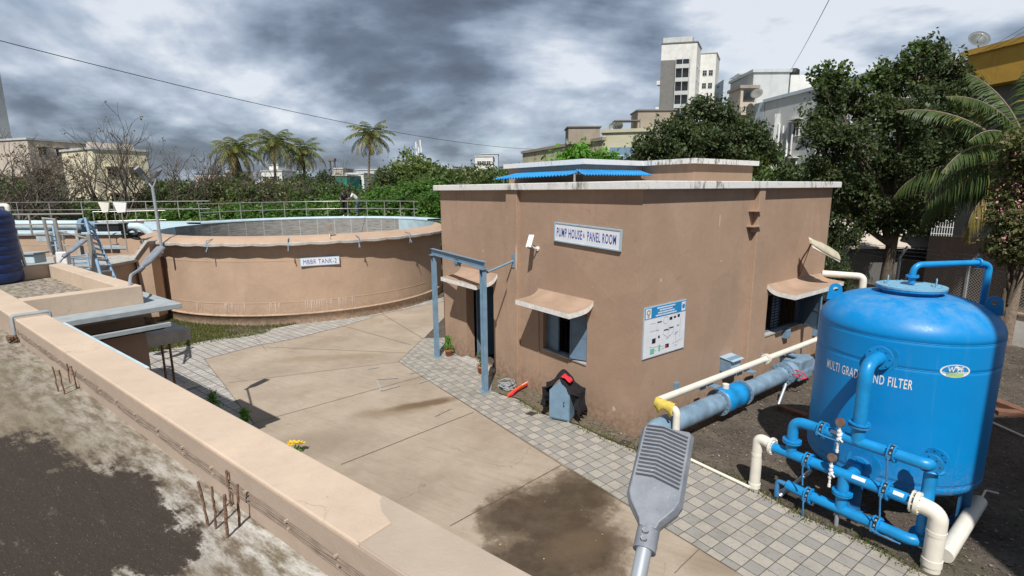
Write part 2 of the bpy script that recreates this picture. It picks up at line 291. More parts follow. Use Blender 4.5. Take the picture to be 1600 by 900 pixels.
# ---------------------------------------------------------------- mesh helpers
class MB:
    def __init__(s): s.v = []; s.f = []; s.m = []; s.mi = 0; s.smooth = []
    def add(s, vs, fs, smooth=False):
        o = len(s.v); s.v += [Vector(q) for q in vs]
        for q in fs: s.f.append([i + o for i in q]); s.m.append(s.mi); s.smooth.append(smooth)
        return s
    def box(s, c, size, ax=None):        # centre, full size, axes
        ax = ax or (Vector((1, 0, 0)), Vector((0, 1, 0)), Vector((0, 0, 1)))
        c = Vector(c); a, b, d = (Vector(ax[i]) * size[i] / 2 for i in range(3))
        vs = [c + a * i + b * j + d * k for k in (-1, 1) for j in (-1, 1) for i in (-1, 1)]
        fs = [(0, 2, 3, 1), (4, 5, 7, 6), (0, 1, 5, 4), (2, 6, 7, 3), (0, 4, 6, 2), (1, 3, 7, 5)]
        return s.add(vs, fs)
    def prism(s, poly, ext):             # closed polygon (3d points) pushed along ext
        n = len(poly); ext = Vector(ext); vs = [Vector(q) for q in poly] + [Vector(q) + ext for q in poly]
        fs = [tuple(range(n))[::-1], tuple(range(n, 2 * n))] + [(i, (i + 1) % n, n + (i + 1) % n, n + i) for i in range(n)]
        return s.add(vs, fs)
    def tube(s, pts, r, seg=12, cap=True, smooth=True):
        pts = [Vector(q) for q in pts]; n = len(pts)
        rs = r if isinstance(r, (list, tuple)) else [r] * n
        vs = []; t0 = (pts[1] - pts[0]).normalized(); ref = Vector((0, 0, 1)) if abs(t0.z) < .9 else Vector((1, 0, 0))
        x = t0.cross(ref).normalized()
        for i in range(n):
            t = (pts[min(i + 1, n - 1)] - pts[max(i - 1, 0)]).normalized()
            x = (x - t * x.dot(t)).normalized(); y = t.cross(x)
            for k in range(seg):
                a = 2 * math.pi * k / seg; vs.append(pts[i] + (x * math.cos(a) + y * math.sin(a)) * rs[i])
        fs = [(i * seg + k, i * seg + (k + 1) % seg, (i + 1) * seg + (k + 1) % seg, (i + 1) * seg + k) for i in range(n - 1) for k in range(seg)]
        s.add(vs, fs, smooth)
        if cap:
            s.add(vs[:seg], [tuple(range(seg))[::-1]]); s.add(vs[-seg:], [tuple(range(seg))])
        return s
    def cyl(s, a, b, r, seg=20, smooth=True): return s.tube([a, b], r, seg, True, smooth)
    def lathe(s, prof, c=(0, 0, 0), seg=48, ax=None, a0=0, a1=2 * math.pi):
        c = Vector(c); ax = ax or (Vector((1, 0, 0)), Vector((0, 1, 0)), Vector((0, 0, 1)))
        full = abs(a1 - a0 - 2 * math.pi) < 1e-6; cols = seg if full else seg + 1
        vs = [c + ax[0] * (r * math.cos(a0 + (a1 - a0) * k / seg)) + ax[1] * (r * math.sin(a0 + (a1 - a0) * k / seg)) + ax[2] * z for (r, z) in prof for k in range(cols)]
        fs = []
        for i in range(len(prof) - 1):
            for k in range(seg):
                k2 = (k + 1) % cols; fs.append((i * cols + k, i * cols + k2, (i + 1) * cols + k2, (i + 1) * cols + k))
        return s.add(vs, fs, True)
    def torus(s, c, R_, r, n, seg=28, ss=8):
        n = Vector(n).normalized(); x = n.orthogonal().normalized(); y = n.cross(x)
        pts = [Vector(c) + (x * math.cos(2 * math.pi * k / seg) + y * math.sin(2 * math.pi * k / seg)) * R_ for k in range(seg + 1)]
        return s.tube(pts, r, ss, False)
    def build(s, name, mat, parent=None, origin=None, bevel=0, split=True):
        me = bpy.data.meshes.new(name)
        if parent is not None: inv = parent.matrix_basis.inverted() if parent.parent is None else (parent.parent.matrix_basis @ parent.matrix_basis).inverted()
        elif origin is not None: inv = Matrix.Translation(-Vector(origin))
        else: inv = Matrix.Identity(4)
        me.from_pydata([inv @ q for q in s.v], [], s.f); me.validate()
        mats = mat if isinstance(mat, (list, tuple)) else [mat]
        for q in mats: me.materials.append(q)
        if len(me.polygons) == len(s.f):
            me.polygons.foreach_set('material_index', s.m); me.polygons.foreach_set('use_smooth', s.smooth)
        bm = bmesh.new(); bm.from_mesh(me); bmesh.ops.recalc_face_normals(bm, faces=bm.faces); bm.to_mesh(me); bm.free()
        o = bpy.data.objects.new(name, me); C.objects.link(o)
        if parent is not None: o.parent = parent
        elif origin is not None: o.location = origin
        if bevel:
            b = o.modifiers.new('bevel', 'BEVEL'); b.width = bevel; b.segments = 2; b.limit_method = 'ANGLE'; b.angle_limit = R(40)
        return o
def tag(o, label=None, cat=None, group=None, kind=None):
    if label: o['label'] = label
    if cat: o['category'] = cat
    if group: o['group'] = group
    if kind: o['kind'] = kind
    return o
def thing(name, label, cat, loc, group=None, rotz=0):
    o = bpy.data.objects.new(name, None); C.objects.link(o); o.empty_display_size = .2
    o.matrix_basis = Matrix.Translation(Vector(loc)) @ Matrix.Rotation(rotz, 4, 'Z')
    return tag(o, label, cat, group)
def dup(root, loc, rotz=0, label=None, scale=1.0):
    r = root.copy(); C.objects.link(r); r.location = loc; r.rotation_euler = (0, 0, rotz); r.scale = (scale,) * 3 if isinstance(scale, (int, float)) else scale
    if label: r['label'] = label
    for ch in list(root.children):
        c = ch.copy(); C.objects.link(c); c.parent = r
        for g2 in list(ch.children):
            d2 = g2.copy(); C.objects.link(d2); d2.parent = c
    return r
def fillet(pts, rad, n=6):               # round the corners of a path
    pts = [Vector(q) for q in pts]; out = [pts[0]]
    for i in range(1, len(pts) - 1):
        a, b, c = pts[i - 1], pts[i], pts[i + 1]
        r_ = min(rad, (a - b).length * .49, (c - b).length * .49)
        p, q = b + (a - b).normalized() * r_, b + (c - b).normalized() * r_
        for k in range(n + 1):
            t = k / n; out.append(p * (1 - t) ** 2 + b * 2 * t * (1 - t) + q * t * t)
    out.append(pts[-1]); return out
def text_mesh(body, width=None, height=None, extrude=.002, spacing=1.0, bold=0.0):
    cu = bpy.data.curves.new('text', 'FONT'); cu.body = body; cu.size = 1; cu.extrude = 0; cu.space_character = 1.14 if len(body) > 2 else 1.0; cu.offset = bold
    cu.align_x = 'CENTER'; cu.align_y = 'CENTER'; cu.resolution_u = 3
    o = bpy.data.objects.new('text', cu); C.objects.link(o); bpy.context.view_layer.update()
    dg = bpy.context.evaluated_depsgraph_get(); me = bpy.data.meshes.new_from_object(o.evaluated_get(dg))
    vs = [q.co.copy() for q in me.vertices]; fs = [tuple(p.vertices) for p in me.polygons]
    bpy.data.objects.remove(o); bpy.data.curves.remove(cu); bpy.data.meshes.remove(me)
    x0, x1 = min(q.x for q in vs), max(q.x for q in vs); y0, y1 = min(q.y for q in vs), max(q.y for q in vs)
    sx = width / (x1 - x0) if width else None; sy = height / (y1 - y0) if height else None
    sx = sx or sy; sy = sy or sx
    return [Vector(((q.x - (x0 + x1) / 2) * sx, (q.y - (y0 + y1) / 2) * sy, 0)) for q in vs], fs
def text_part(body, c, xd, ud, mat, parent, width=None, height=None, name='lettering', bold=0.0, off=.0015):
    vs, fs = text_mesh(body, width, height, bold=bold); nn = Vector(xd).cross(Vector(ud)).normalized()
    mb = MB(); mb.add([Vector(c) + Vector(xd) * q.x + Vector(ud) * q.y + nn * off for q in vs], fs)
    o = mb.build(name, mat, parent); return o
# ---------------------------------------------------------------- frames of the place
Z = Vector((0, 0, 1))
E1 = Vector((-.6, .8, 0)); E2 = Vector((.8, .6, 0)); C0 = gp(990, 685)        # pump house: along its left face, along its right face
D = Vector((.793, -.61, 0)).normalized(); T = Vector((.61, .793, 0)).normalized()   # terrace: along the parapet, outwards
def hp(s, out, z): return C0 + E1 * s - E2 * out + Z * z        # left face
def hq(r_, out, z): return C0 + E2 * r_ - E1 * out + Z * z      # right face
def tp(s, t, z): return D * s + T * t + Z * z

# ---------------------------------------------------------------- ground sheets
def sheet(name, poly, z, mat, thick=0):
    mb = MB(); pts = [Vector((q[0], q[1], z)) for q in poly]
    mb.add(pts, [tuple(range(len(pts)))])
    return tag(mb.build(name, mat), kind='structure')
def ground_mat():
    m, t, b = nodes('dirt_and_gravel')
    f = tnoise(t, .7, 8, .6); f2 = tnoise(t, 5, 8, .7); f3 = tnoise(t, 30, 5, .7)
    c = tmix(t, tramp(t, f, .35, .65), (.055, .042, .034), (.18, .145, .11))
    c = tmix(t, tramp(t, f2, .45, .7), c, (.11, .09, .07)); c = tmix(t, tramp(t, f3, .62, .70, 0, .6), c, (.36, .32, .28))
    c = tmix(t, tramp(t, tnoise(t, .9, 5), .56, .68, 0, .6), c, (.09, .10, .04))
    vo = t.nodes.new('ShaderNodeTexVoronoi'); vo.inputs['Scale'].default_value = 26; t.links.new(t.nodes.new('ShaderNodeTexCoord').outputs['Object'], vo.inputs['Vector'])
    sp = t.nodes.new('ShaderNodeSeparateColor'); t.links.new(vo.outputs['Color'], sp.inputs[0])
    peb = tmath(t, 'MULTIPLY', tramp(t, sp.outputs[0], .72, .78), tramp(t, vo.outputs['Distance'], .42, .30)); c = tmix(t, tmath(t, 'MULTIPLY', peb, tramp(t, f2, .40, .60, .15, .9)), c, tmix(t, sp.outputs[1], (.14, .10, .08), (.36, .32, .27)))
    c = tmix(t, tramp(t, sp.outputs[2], .80, .84, 0, .5), c, (.03, .024, .02))
    t.links.new(c, b.inputs['Base Color']); b.inputs['Roughness'].default_value = .95
    tbump(t, b, tmath(t, 'ADD', tmath(t, 'ADD', f2, tmath(t, 'MULTIPLY', f3, .5)), tmath(t, 'MULTIPLY', peb, .4)), 1.0, .06); return m
M['ground'] = ground_mat()
sheet('ground', [(-900, -60), (900, -60), (900, 1500), (-900, 1500)], 0.0, M['ground'])

def ell(t, xy, c, rx, ry, ang):           # distance field of a rotated ellipse, 1 on its edge
    cx, cy = c; sub = t.nodes.new('ShaderNodeVectorMath'); sub.operation = 'SUBTRACT'; t.links.new(xy, sub.inputs[0]); sub.inputs[1].default_value = (cx, cy, 0)
    out = []
    for v in ((math.cos(ang) / rx, math.sin(ang) / rx, 0), (-math.sin(ang) / ry, math.cos(ang) / ry, 0)):
        d_ = t.nodes.new('ShaderNodeVectorMath'); d_.operation = 'DOT_PRODUCT'; t.links.new(sub.outputs[0], d_.inputs[0]); d_.inputs[1].default_value = v
        out.append(tmath(t, 'MULTIPLY', d_.outputs['Value'], d_.outputs['Value']))
    return tmath(t, 'SQRT', tmath(t, 'ADD', out[0], out[1]))
def yard_mat():
    m, t, b = nodes('yard_concrete')
    xy = t.nodes.new('ShaderNodeTexCoord').outputs['Object']
    f = tnoise(t, .55, 8, .62); f2 = tnoise(t, 3.5, 8, .65); f3 = tnoise(t, 40, 4, .6)
    c = tmix(t, tramp(t, f, .32, .68), (.31, .25, .19), (.44, .37, .29))
    rot = t.nodes.new('ShaderNodeMapping'); rot.inputs['Rotation'].default_value = (0, 0, R(30)); t.links.new(xy, rot.inputs[0])
    st = tnoise(t, 2.2, 6, .7, vec=rot.outputs[0], stretch=(.5, 5, 1))
    c = tmix(t, tramp(t, st, .5, .72, 0, .4), c, (.23, .175, .125))
    c = tmix(t, tramp(t, f2, .5, .75, 0, .35), c, (.48, .41, .32)); c = tmix(t, tramp(t, f3, .55, .75, 0, .3), c, (.20, .16, .12))
    nz = tmath(t, 'MULTIPLY', tmath(t, 'SUBTRACT', tnoise(t, 1.6, 7, .6), .5), 1.1)
    nz2 = tmath(t, 'MULTIPLY', tmath(t, 'SUBTRACT', tnoise(t, 6, 8, .75), .5), .9)
    w = None
    for (cx, cy, rx, ry, a) in ((.65, 7.15, .85, 1.15, R(-8)), (1.15, 7.85, .55, .70, R(20)), (.40, 6.3, .85, .7, 0), (.05, 7.35, .55, .75, R(-20)), (1.0, 6.6, .6, .8, 0), (.3, 5.6, .9, .6, 0)):
        d_ = ell(t, xy, (cx, cy), rx, ry, a); w = d_ if w is None else tmath(t, 'MINIMUM', w, d_)
    w = tmath(t, 'ADD', w, tmath(t, 'ADD', nz, nz2))
    wet = tramp(t, w, 1.20, .92); core = tramp(t, w, 1.0, .55)
    c = tmix(t, tmath(t, 'MULTIPLY', wet, .72), c, (.125, .085, .052)); c = tmix(t, tmath(t, 'MULTIPLY', tmath(t, 'MULTIPLY', core, tramp(t, f2, .30, .60, .7, 1)), .85), c, (.052, .036, .022))
    for (p, rx, ry, a, k, cc) in ((gp(660, 632), 1.0, .22, R(25), .85, (.13, .075, .04)), (gp(610, 645), .9, .3, R(15), .5, (.20, .15, .09)),
                                  (gp(905, 852), .6, .35, R(30), .5, (.16, .11, .07)), (gp(470, 700), 1.4, .7, R(20), .45, (.22, .18, .13)), (gp(560, 790), 1.2, .6, R(10), .4, (.24, .20, .15)),
                                  (gp(500, 560), 2.0, .35, R(10), .4, (.25, .18, .11)), (gp(1120, 880), .5, .4, 0, .5, (.18, .13, .08))):
        d_ = tmath(t, 'ADD', ell(t, xy, (p.x, p.y), rx, ry, a), nz)
        c = tmix(t, tmath(t, 'MULTIPLY', tramp(t, d_, 1.15, .5), k), c, cc)
    lv = t.nodes.new('ShaderNodeTexVoronoi'); lv.feature = 'DISTANCE_TO_EDGE'; lv.inputs['Scale'].default_value = .33
    wv_ = t.nodes.new('ShaderNodeVectorMath'); wv_.operation = 'ADD'; wn_ = t.nodes.new('ShaderNodeTexNoise'); wn_.inputs['Scale'].default_value = 1.6; wn_.inputs['Detail'].default_value = 9; t.links.new(xy, wn_.inputs[0]); t.links.new(xy, wv_.inputs[0]); t.links.new(wn_.outputs['Color'], wv_.inputs[1]); t.links.new(wv_.outputs[0], lv.inputs['Vector'])
    c = tmix(t, tmath(t, 'MULTIPLY', tramp(t, lv.outputs['Distance'], 0, .004, 1, 0), tramp(t, tnoise(t, .7, 2), .50, .56, 0, .55)), c, (.12, .09, .065))
    c = tmix(t, tramp(t, tnoise(t, 15, 6, .75), .62, .74, 0, .4), c, (.20, .16, .12)); c = tmix(t, tramp(t, tnoise(t, 120, 2, .5), .68, .74, 0, .4), c, (.5, .45, .38))
    t.links.new(c, b.inputs['Base Color'])
    t.links.new(tmath(t, 'SUBTRACT', .88, tmath(t, 'MULTIPLY', core, .45)), b.inputs['Roughness'])
    b.inputs['Specular IOR Level'].default_value = .3
    tbump(t, b, tmath(t, 'ADD', tmath(t, 'MULTIPLY', f2, .6), tmath(t, 'MULTIPLY', f3, .25)), .35, .01); return m
M['yard'] = yard_mat()
def g2(u, v): q = gp(u, v); return (q.x, q.y)
eA = Vector((-3.37, 14.67, 0)); eD = Vector((.59, -.808, 0))     # edge between yard and the pavers by the pump house
eEnd = eA + eD * 16
sheet('yard', [(-9.35, 15.04), (-5.66, 10.58), (-2.2, 6.4), (-.5, 1.0), (eEnd.x, eEnd.y), (eA.x, eA.y), (-3.04, 17.14), (-2.2, 24.6), (-2.94, 23.27), g2(597, 491), g2(537, 510), g2(459, 530), g2(400, 541)], .008, M['yard'])

def paver_mat(name, ax, tile, cols, jc=(.12, .105, .085), joint=.032, zig=0.0, mossy=.3, sq=1.0):
    m, t, b = nodes(name)
    tcn = t.nodes.new('ShaderNodeTexCoord').outputs['Object']
    def dot(v, off=0):
        n = t.nodes.new('ShaderNodeVectorMath'); n.operation = 'DOT_PRODUCT'; t.links.new(tcn, n.inputs[0]); n.inputs[1].default_value = (v[0], v[1], 0); return tmath(t, 'ADD', n.outputs['Value'], off)
    x = tmath(t, 'DIVIDE', dot(ax), tile); y = tmath(t, 'DIVIDE', dot((-ax[1], ax[0])), tile * sq)
    if zig:
        y = tmath(t, 'ADD', y, tmath(t, 'MULTIPLY', tmath(t, 'PINGPONG', x, .5), zig))
    fx, fy = tmath(t, 'FLOOR', x), tmath(t, 'FLOOR', y)
    rx, ry = tmath(t, 'FRACT', x), tmath(t, 'FRACT', y)
    cb = t.nodes.new('ShaderNodeCombineXYZ'); t.links.new(fx, cb.inputs[0]); t.links.new(fy, cb.inputs[1])
    wnn = t.nodes.new('ShaderNodeTexWhiteNoise'); t.links.new(cb.outputs[0], wnn.inputs[0])
    chk = tmath(t, 'PINGPONG', tmath(t, 'ADD', fx, fy), 1.0)
    c = tmix(t, chk, cols[0], cols[1])
    c = tmix(t, tramp(t, wnn.outputs['Value'], .55, .95, 0, .55), c, cols[2]); c = tmix(t, tramp(t, wnn.outputs['Value'], .2, .0, 0, .5), c, cols[3])
    c = tmix(t, tramp(t, tnoise(t, 2.5, 7, .7), .45, .75, 0, mossy), c, (.20, .175, .14)); c = tmix(t, tramp(t, tnoise(t, 30, 5, .7), .5, .8, 0, .4), c, (.12, .10, .08))
    c = tmix(t, tramp(t, tnoise(t, 1.1, 6, .6), .52, .70, 0, .35), c, (.13, .115, .09)); c = tmix(t, tramp(t, tnoise(t, 9, 6, .75), .60, .72, 0, .45), c, (.10, .085, .065))
    d_ = tmath(t, 'MINIMUM', tmath(t, 'MINIMUM', rx, tmath(t, 'SUBTRACT', 1, rx)), tmath(t, 'MINIMUM', ry, tmath(t, 'SUBTRACT', 1, ry)))
    d_ = tmath(t, 'ADD', d_, tmath(t, 'MULTIPLY', tmath(t, 'SUBTRACT', tnoise(t, 14, 4), .5), .03))
    k = tramp(t, d_, joint * .45, joint)
    c = tmix(t, k, jc, c)
    t.links.new(c, b.inputs['Base Color']); b.inputs['Roughness'].default_value = .85; b.inputs['Specular IOR Level'].default_value = .3
    tl = tmath(t, 'MULTIPLY', wnn.outputs['Value'], .3)
    tbump(t, b, tmath(t, 'ADD', tmath(t, 'ADD', k, tl), tmath(t, 'MULTIPLY', tnoise(t, 25, 5), .25)), .7, .012)
    return m
M['paver'] = paver_mat('chequered_pavers', (eD.x, eD.y), .225, [(.40, .37, .32), (.30, .29, .27), (.44, .41, .36), (.34, .325, .295)])
M['paver_far'] = paver_mat('interlocking_pavers', (.62, .78), .24, [(.44, .42, .39), (.40, .385, .36), (.52, .50, .46), (.31, .30, .29)], zig=.35, joint=.05, sq=.9)
sheet('paving_by_pump_house', [(-3.04, 17.14), (-3.37, 14.67), (eEnd.x, eEnd.y), (8.6, 1.6), (5.35, 5.98), (5.01, 6.61), (4.43, 7.21), (3.96, 8.16), (3.28, 8.99), (2.44, 9.22), (1.92, 9.72), (1.43, 10.34), (.63, 10.99), (.13, 11.8), (-.35, 12.15), (-.55, 13.6), (-2.1, 15.9), (-2.1, 17.2)], .014, M['paver'])
sheet('paving_by_tank', [(-9.35, 15.04), (-5.66, 10.58), (-2.2, 6.4), (-3.0, 5.2), (-7.0, 8.6), (-12.2, 14.6), g2(237, 551), g2(303, 537), g2(387, 520), g2(431, 513), g2(472, 505), g2(540, 496), g2(606, 485), (-3.1, 24.2), (-2.2, 24.6), (-2.94, 23.27), g2(597, 491), g2(537, 510), g2(459, 530), g2(400, 541)], .012, M['paver_far'])

M['joint'] = simple('joint_filler', (.16, .125, .095), .95, .3, 12, .3)
mb = MB()
for (a, b_) in [((356, 599), (623, 566)), ((397, 662), (662, 588)), ((533, 727), (740, 645)), ((703, 823), (837, 750)), ((837, 750), (877, 728)), ((1054, 897), (1092, 860)), ((416, 543), (634, 552)), ((537, 510), (644, 540)),
                ((319, 562), (397, 663)), ((319, 562), (400, 541)), ((400, 541), (459, 530)), ((459, 530), (537, 510)), ((537, 510), (597, 491)), ((597, 491), (700, 470)), ((662, 529), (623, 566)), ((623, 566), (877, 727)), ((877, 727), (1149, 894)), ((395, 521), (416, 549)), ((680, 652), (705, 640)), ((597, 491), (660, 529))]:
    p, q = gp(*a), gp(*b_); d_ = (q - p).normalized(); n_ = Vector((-d_.y, d_.x, 0))
    w_ = .007; N_ = 10; last = None; jit = [random.uniform(-.004, .004) for _ in range(N_ + 1)]
    for k in range(N_):
        s0 = p.lerp(q, k / N_) + n_ * jit[k]; s1 = p.lerp(q, (k + 1) / N_) + n_ * jit[k + 1]
        mb.add([(s.x, s.y, .020) for s in (s0 - n_ * w_, s1 - n_ * w_, s1 + n_ * w_, s0 + n_ * w_)], [(0, 1, 2, 3)])
tag(mb.build('yard_joints', M['joint']), kind='structure')
# faded blue-white setting-out marks on the slab
M['chalk'] = simple('faded_blue_paint', (.36, .37, .36), .9, .2, 20, .1)
mb = MB()
for (a, b_) in [((588, 594), (596, 612)), ((588, 594), (622, 592)), ((596, 612), (625, 604)), ((575, 578), (592, 575)), ((655, 600), (680, 592)), ((640, 585), (664, 580))]:
    p, q = gp(*a), gp(*b_); d_ = (q - p).normalized(); n_ = Vector((-d_.y, d_.x, 0)) * .018
    mb.add([(s.x, s.y, .026) for s in (p - n_, q - n_, q + n_, p + n_)], [(0, 1, 2, 3)])
tag(mb.build('faded_ground_marks', M['chalk']), kind='structure')

# drain pit hole by the house corner: a missing tile with dark soil
mb = MB(); q = gp(976, 693); mb.add([(q.x + a, q.y + b_, .021) for a, b_ in ((-.17, -.05), (.02, -.16), (.17, .02), (0, .13))], [(0, 1, 2, 3)])
q = gp(830, 647); mb.add([(q.x + a, q.y + b_, .021) for a, b_ in ((-.15, -.03), (.02, -.13), (.14, .02), (0, .11))], [(0, 1, 2, 3)])
M['soil'] = simple('damp_soil', (.055, .042, .032), .95, .35, 14, .8, 40, dist=.02)
tag(mb.build('missing_paver_patch', M['soil']), kind='structure')
# mossy strip at the foot of the wall
M['moss'] = simple('mossy_soil', (.15, .125, .085), .95, .35, 9, 1.0, 25, dist=.04)
sheet('mossy_strip', [(-.55, 12.35), (.13, 11.86), (.63, 11.05), (1.43, 10.40), (1.92, 9.78), (2.40, 9.30), (2.6, 9.75), (-.55, 13.9)], .019, M['moss'])

# pebbles and rubble: one sheet of loose stones nobody could count
def stones(name, region, n, smin, smax, mat, z=.01, seed=1, kindlabel=None):
    rnd = random.Random(seed); mb = MB()
    for _ in range(n):
        x, y = region(rnd); s = rnd.uniform(smin, smax); 
        vs = [Vector((x, y, z)) + Vector((rnd.uniform(-1, 1), rnd.uniform(-1, 1), rnd.uniform(-.2, .7))) * s for _ in range(6)]
        mb.add(vs, [(0, 1, 2), (0, 2, 3), (0, 3, 4), (1, 2, 4), (3, 4, 5), (1, 4, 5), (0, 1, 5), (2, 3, 5)])
    return tag(mb.build(name, mat), kind='stuff')
M['stone'] = simple('loose_stones', (.20, .165, .135), .95, .75, 9, .4)
def right_region(r_):
    while True:
        x, y = r_.uniform(3.5, 19), r_.uniform(3.5, 20)
        p = Vector((x, y, 0)) - C0
        if p.dot(E1) < -.15 and (p.dot(eD) > -99) and Vector((x - eA.x, y - eA.y, 0)).dot(Vector((.808, .59, 0))) > 2.4 : return x, y
stones('gravel', right_region, 15000, .008, .032, M['stone'], seed=3)
def moss_region(r_):
    t_ = r_.random(); a = Vector((-.4, 12.6, 0)).lerp(Vector((2.3, 9.4, 0)), t_); return a.x + r_.uniform(0, .35), a.y + r_.uniform(0, .35)
stones('rubble_at_wall_foot', moss_region, 500, .008, .03, M['stone'], z=.02, seed=5)

# grass between the paving and the round tank
def grass(name, n, fn, h, mat, seed=2, z=0.0):
    rnd = random.Random(seed); mb = MB()
    for _ in range(n):
        x, y = fn(rnd); a = rnd.uniform(0, 6.28); hh = h * rnd.uniform(.4, 1.2); w_ = .008 + .006 * rnd.random()
        dx, dy = math.cos(a) * w_, math.sin(a) * w_; lx, ly = rnd.uniform(-.5, .5) * hh, rnd.uniform(-.5, .5) * hh
        mb.add([(x - dx, y - dy, z), (x + dx, y + dy, z), (x + lx, y + ly, z + hh)], [(0, 1, 2)])
    return tag(mb.build(name, mat), kind='stuff')
TC = Vector((-9.95, 25.46, 0)); TR = 6.40
def gr_region(r_):
    while True:
        x, y = r_.uniform(-15, -6), r_.uniform(14.8, 21)
        d_ = (Vector((x, y, 0)) - TC).length
        lo = 15.78 + (x + 11.44) * .80 if x < -8.8 else 18.64 + (x + 8.78) * .95
        if d_ > TR + .02 and y > lo and r_.random() < (1.0 if math.sin(x * 2.1) + math.sin(y * 3.3) > -.6 else .25): return x, y
grass('grass', 26000, gr_region, .09, M['grass'])

# weeds and grit in the paving joints near the manifold and along the edges
def weed_region(r_):
    k = r_.choice(((3.28, 8.99, 3.96, 8.16), (3.96, 8.16, 4.43, 7.21), (4.43, 7.21, 5.01, 6.61), (5.01, 6.61, 5.35, 5.98), (.13, 11.8, .63, 10.99), (1.43, 10.34, 2.44, 9.22), (1.43, 10.34, 2.44, 9.22)))
    t_ = r_.random(); g_ = r_.gauss(0, .05); return k[0] + (k[2] - k[0]) * t_ + g_, k[1] + (k[3] - k[1]) * t_ + g_
grass('joint_weeds', 1400, weed_region, .045, M['grass'], seed=9, z=.015)
def pave_grit(r_):
    while True:
        x, y = r_.uniform(-3.3, 6), r_.uniform(5, 17); q = Vector((x - eA.x, y - eA.y, 0)); w_ = q.dot(Vector((.808, .59, 0)))
        if 1.75 < w_ < 2.5 and q.dot(eD) > 1 or (0 < w_ < 1.8 and r_.random() < .12): return x, y
stones('grit_on_paving', pave_grit, 2600, .003, .011, M['stone'], z=.018, seed=6)
def wet_debris(r_): return r_.uniform(-.4, 1.4), r_.uniform(6.0, 8.3)
M['dry_leaf'] = simple('fallen_leaf', (.42, .40, .18), .8, .4, 9, 0)
stones('fallen_leaves', wet_debris, 16, .008, .018, M['dry_leaf'], z=.016, seed=8)
# ---------------------------------------------------------------- pump house
FL, FR, WH = 7.67, 8.1, 4.98
def wall_face(mb, o, ud, nout, W, H, holes, reveal=.23):
    xs = sorted({0, W, *[h[0] for h in holes], *[h[1] for h in holes]}); zs = sorted({0, H, *[h[2] for h in holes], *[h[3] for h in holes]})
    for i in range(len(xs) - 1):
        for j in range(len(zs) - 1):
            cx, cz = (xs[i] + xs[i + 1]) / 2, (zs[j] + zs[j + 1]) / 2
            if any(h[0] < cx < h[1] and h[2] < cz < h[3] for h in holes): continue
            mb.add([o + ud * xs[i] + Z * zs[j], o + ud * xs[i + 1] + Z * zs[j], o + ud * xs[i + 1] + Z * zs[j + 1], o + ud * xs[i] + Z * zs[j + 1]], [(0, 1, 2, 3)])
    for h in holes:
        c = [o + ud * h[0] + Z * h[2], o + ud * h[1] + Z * h[2], o + ud * h[1] + Z * h[3], o + ud * h[0] + Z * h[3]]
        for k in range(4):
            a, b_ = c[k], c[(k + 1) % 4]; mb.add([a, b_, b_ - nout * reveal, a - nout * reveal], [(0, 1, 2, 3)])
house = thing('pump_house', 'single storey brown plastered pump house with flat white-edged roof, in the middle of the yard', 'building', C0, rotz=0)
WIN1 = (1.38, 2.85, 1.18, 2.32); DOOR = (4.93, 6.33, .02, 2.42); WIN2 = (5.0, 7.1, 1.25, 2.32)
mb = MB()
wall_face(mb, hp(0, 0, 0), E1, -E2, FL, WH, [WIN1, DOOR], .26)
wall_face(mb, hq(0, 0, 0), E2, -E1, FR, WH, [WIN2], .26)
b1 = hp(FL, 0, 0) + E2 * FR
mb.add([hp(FL, 0, 0), b1, b1 + Z * WH, hp(FL, 0, WH)], [(0, 1, 2, 3)]); mb.add([hq(FR, 0, 0), b1, b1 + Z * WH, hq(FR, 0, WH)], [(0, 1, 2, 3)])
mb.build('wall', M['brown'], house)
mb = MB(); q = C0 + E1 * FL / 2 + E2 * FR / 2; OV = .16
mb.box(q + Z * 5.06, (FL + 2 * OV, FR + 2 * OV, .155), (E1, E2, Z)); mb.build('roof_slab', M['white_edge'], house, bevel=.012)
mb = MB(); mb.box(q + Z * 5.141, (FL + 2 * OV - .06, FR + 2 * OV - .06, .006), (E1, E2, Z)); mb.build('roof_deck', M['rough_conc'], house)
mb = MB(); mb.box(hp(3.97, .045, WH / 2), (.45, .11, WH - .01), (E1, -E2, Z)); mb.build('pilaster', M['brown'], house, bevel=.012)
mb = MB(); mb.box(hq(4.12, .055, WH / 2), (.26, .13, WH - .01), (E2, -E1, Z)); mb.build('pilaster', M['brown'], house, bevel=.012)
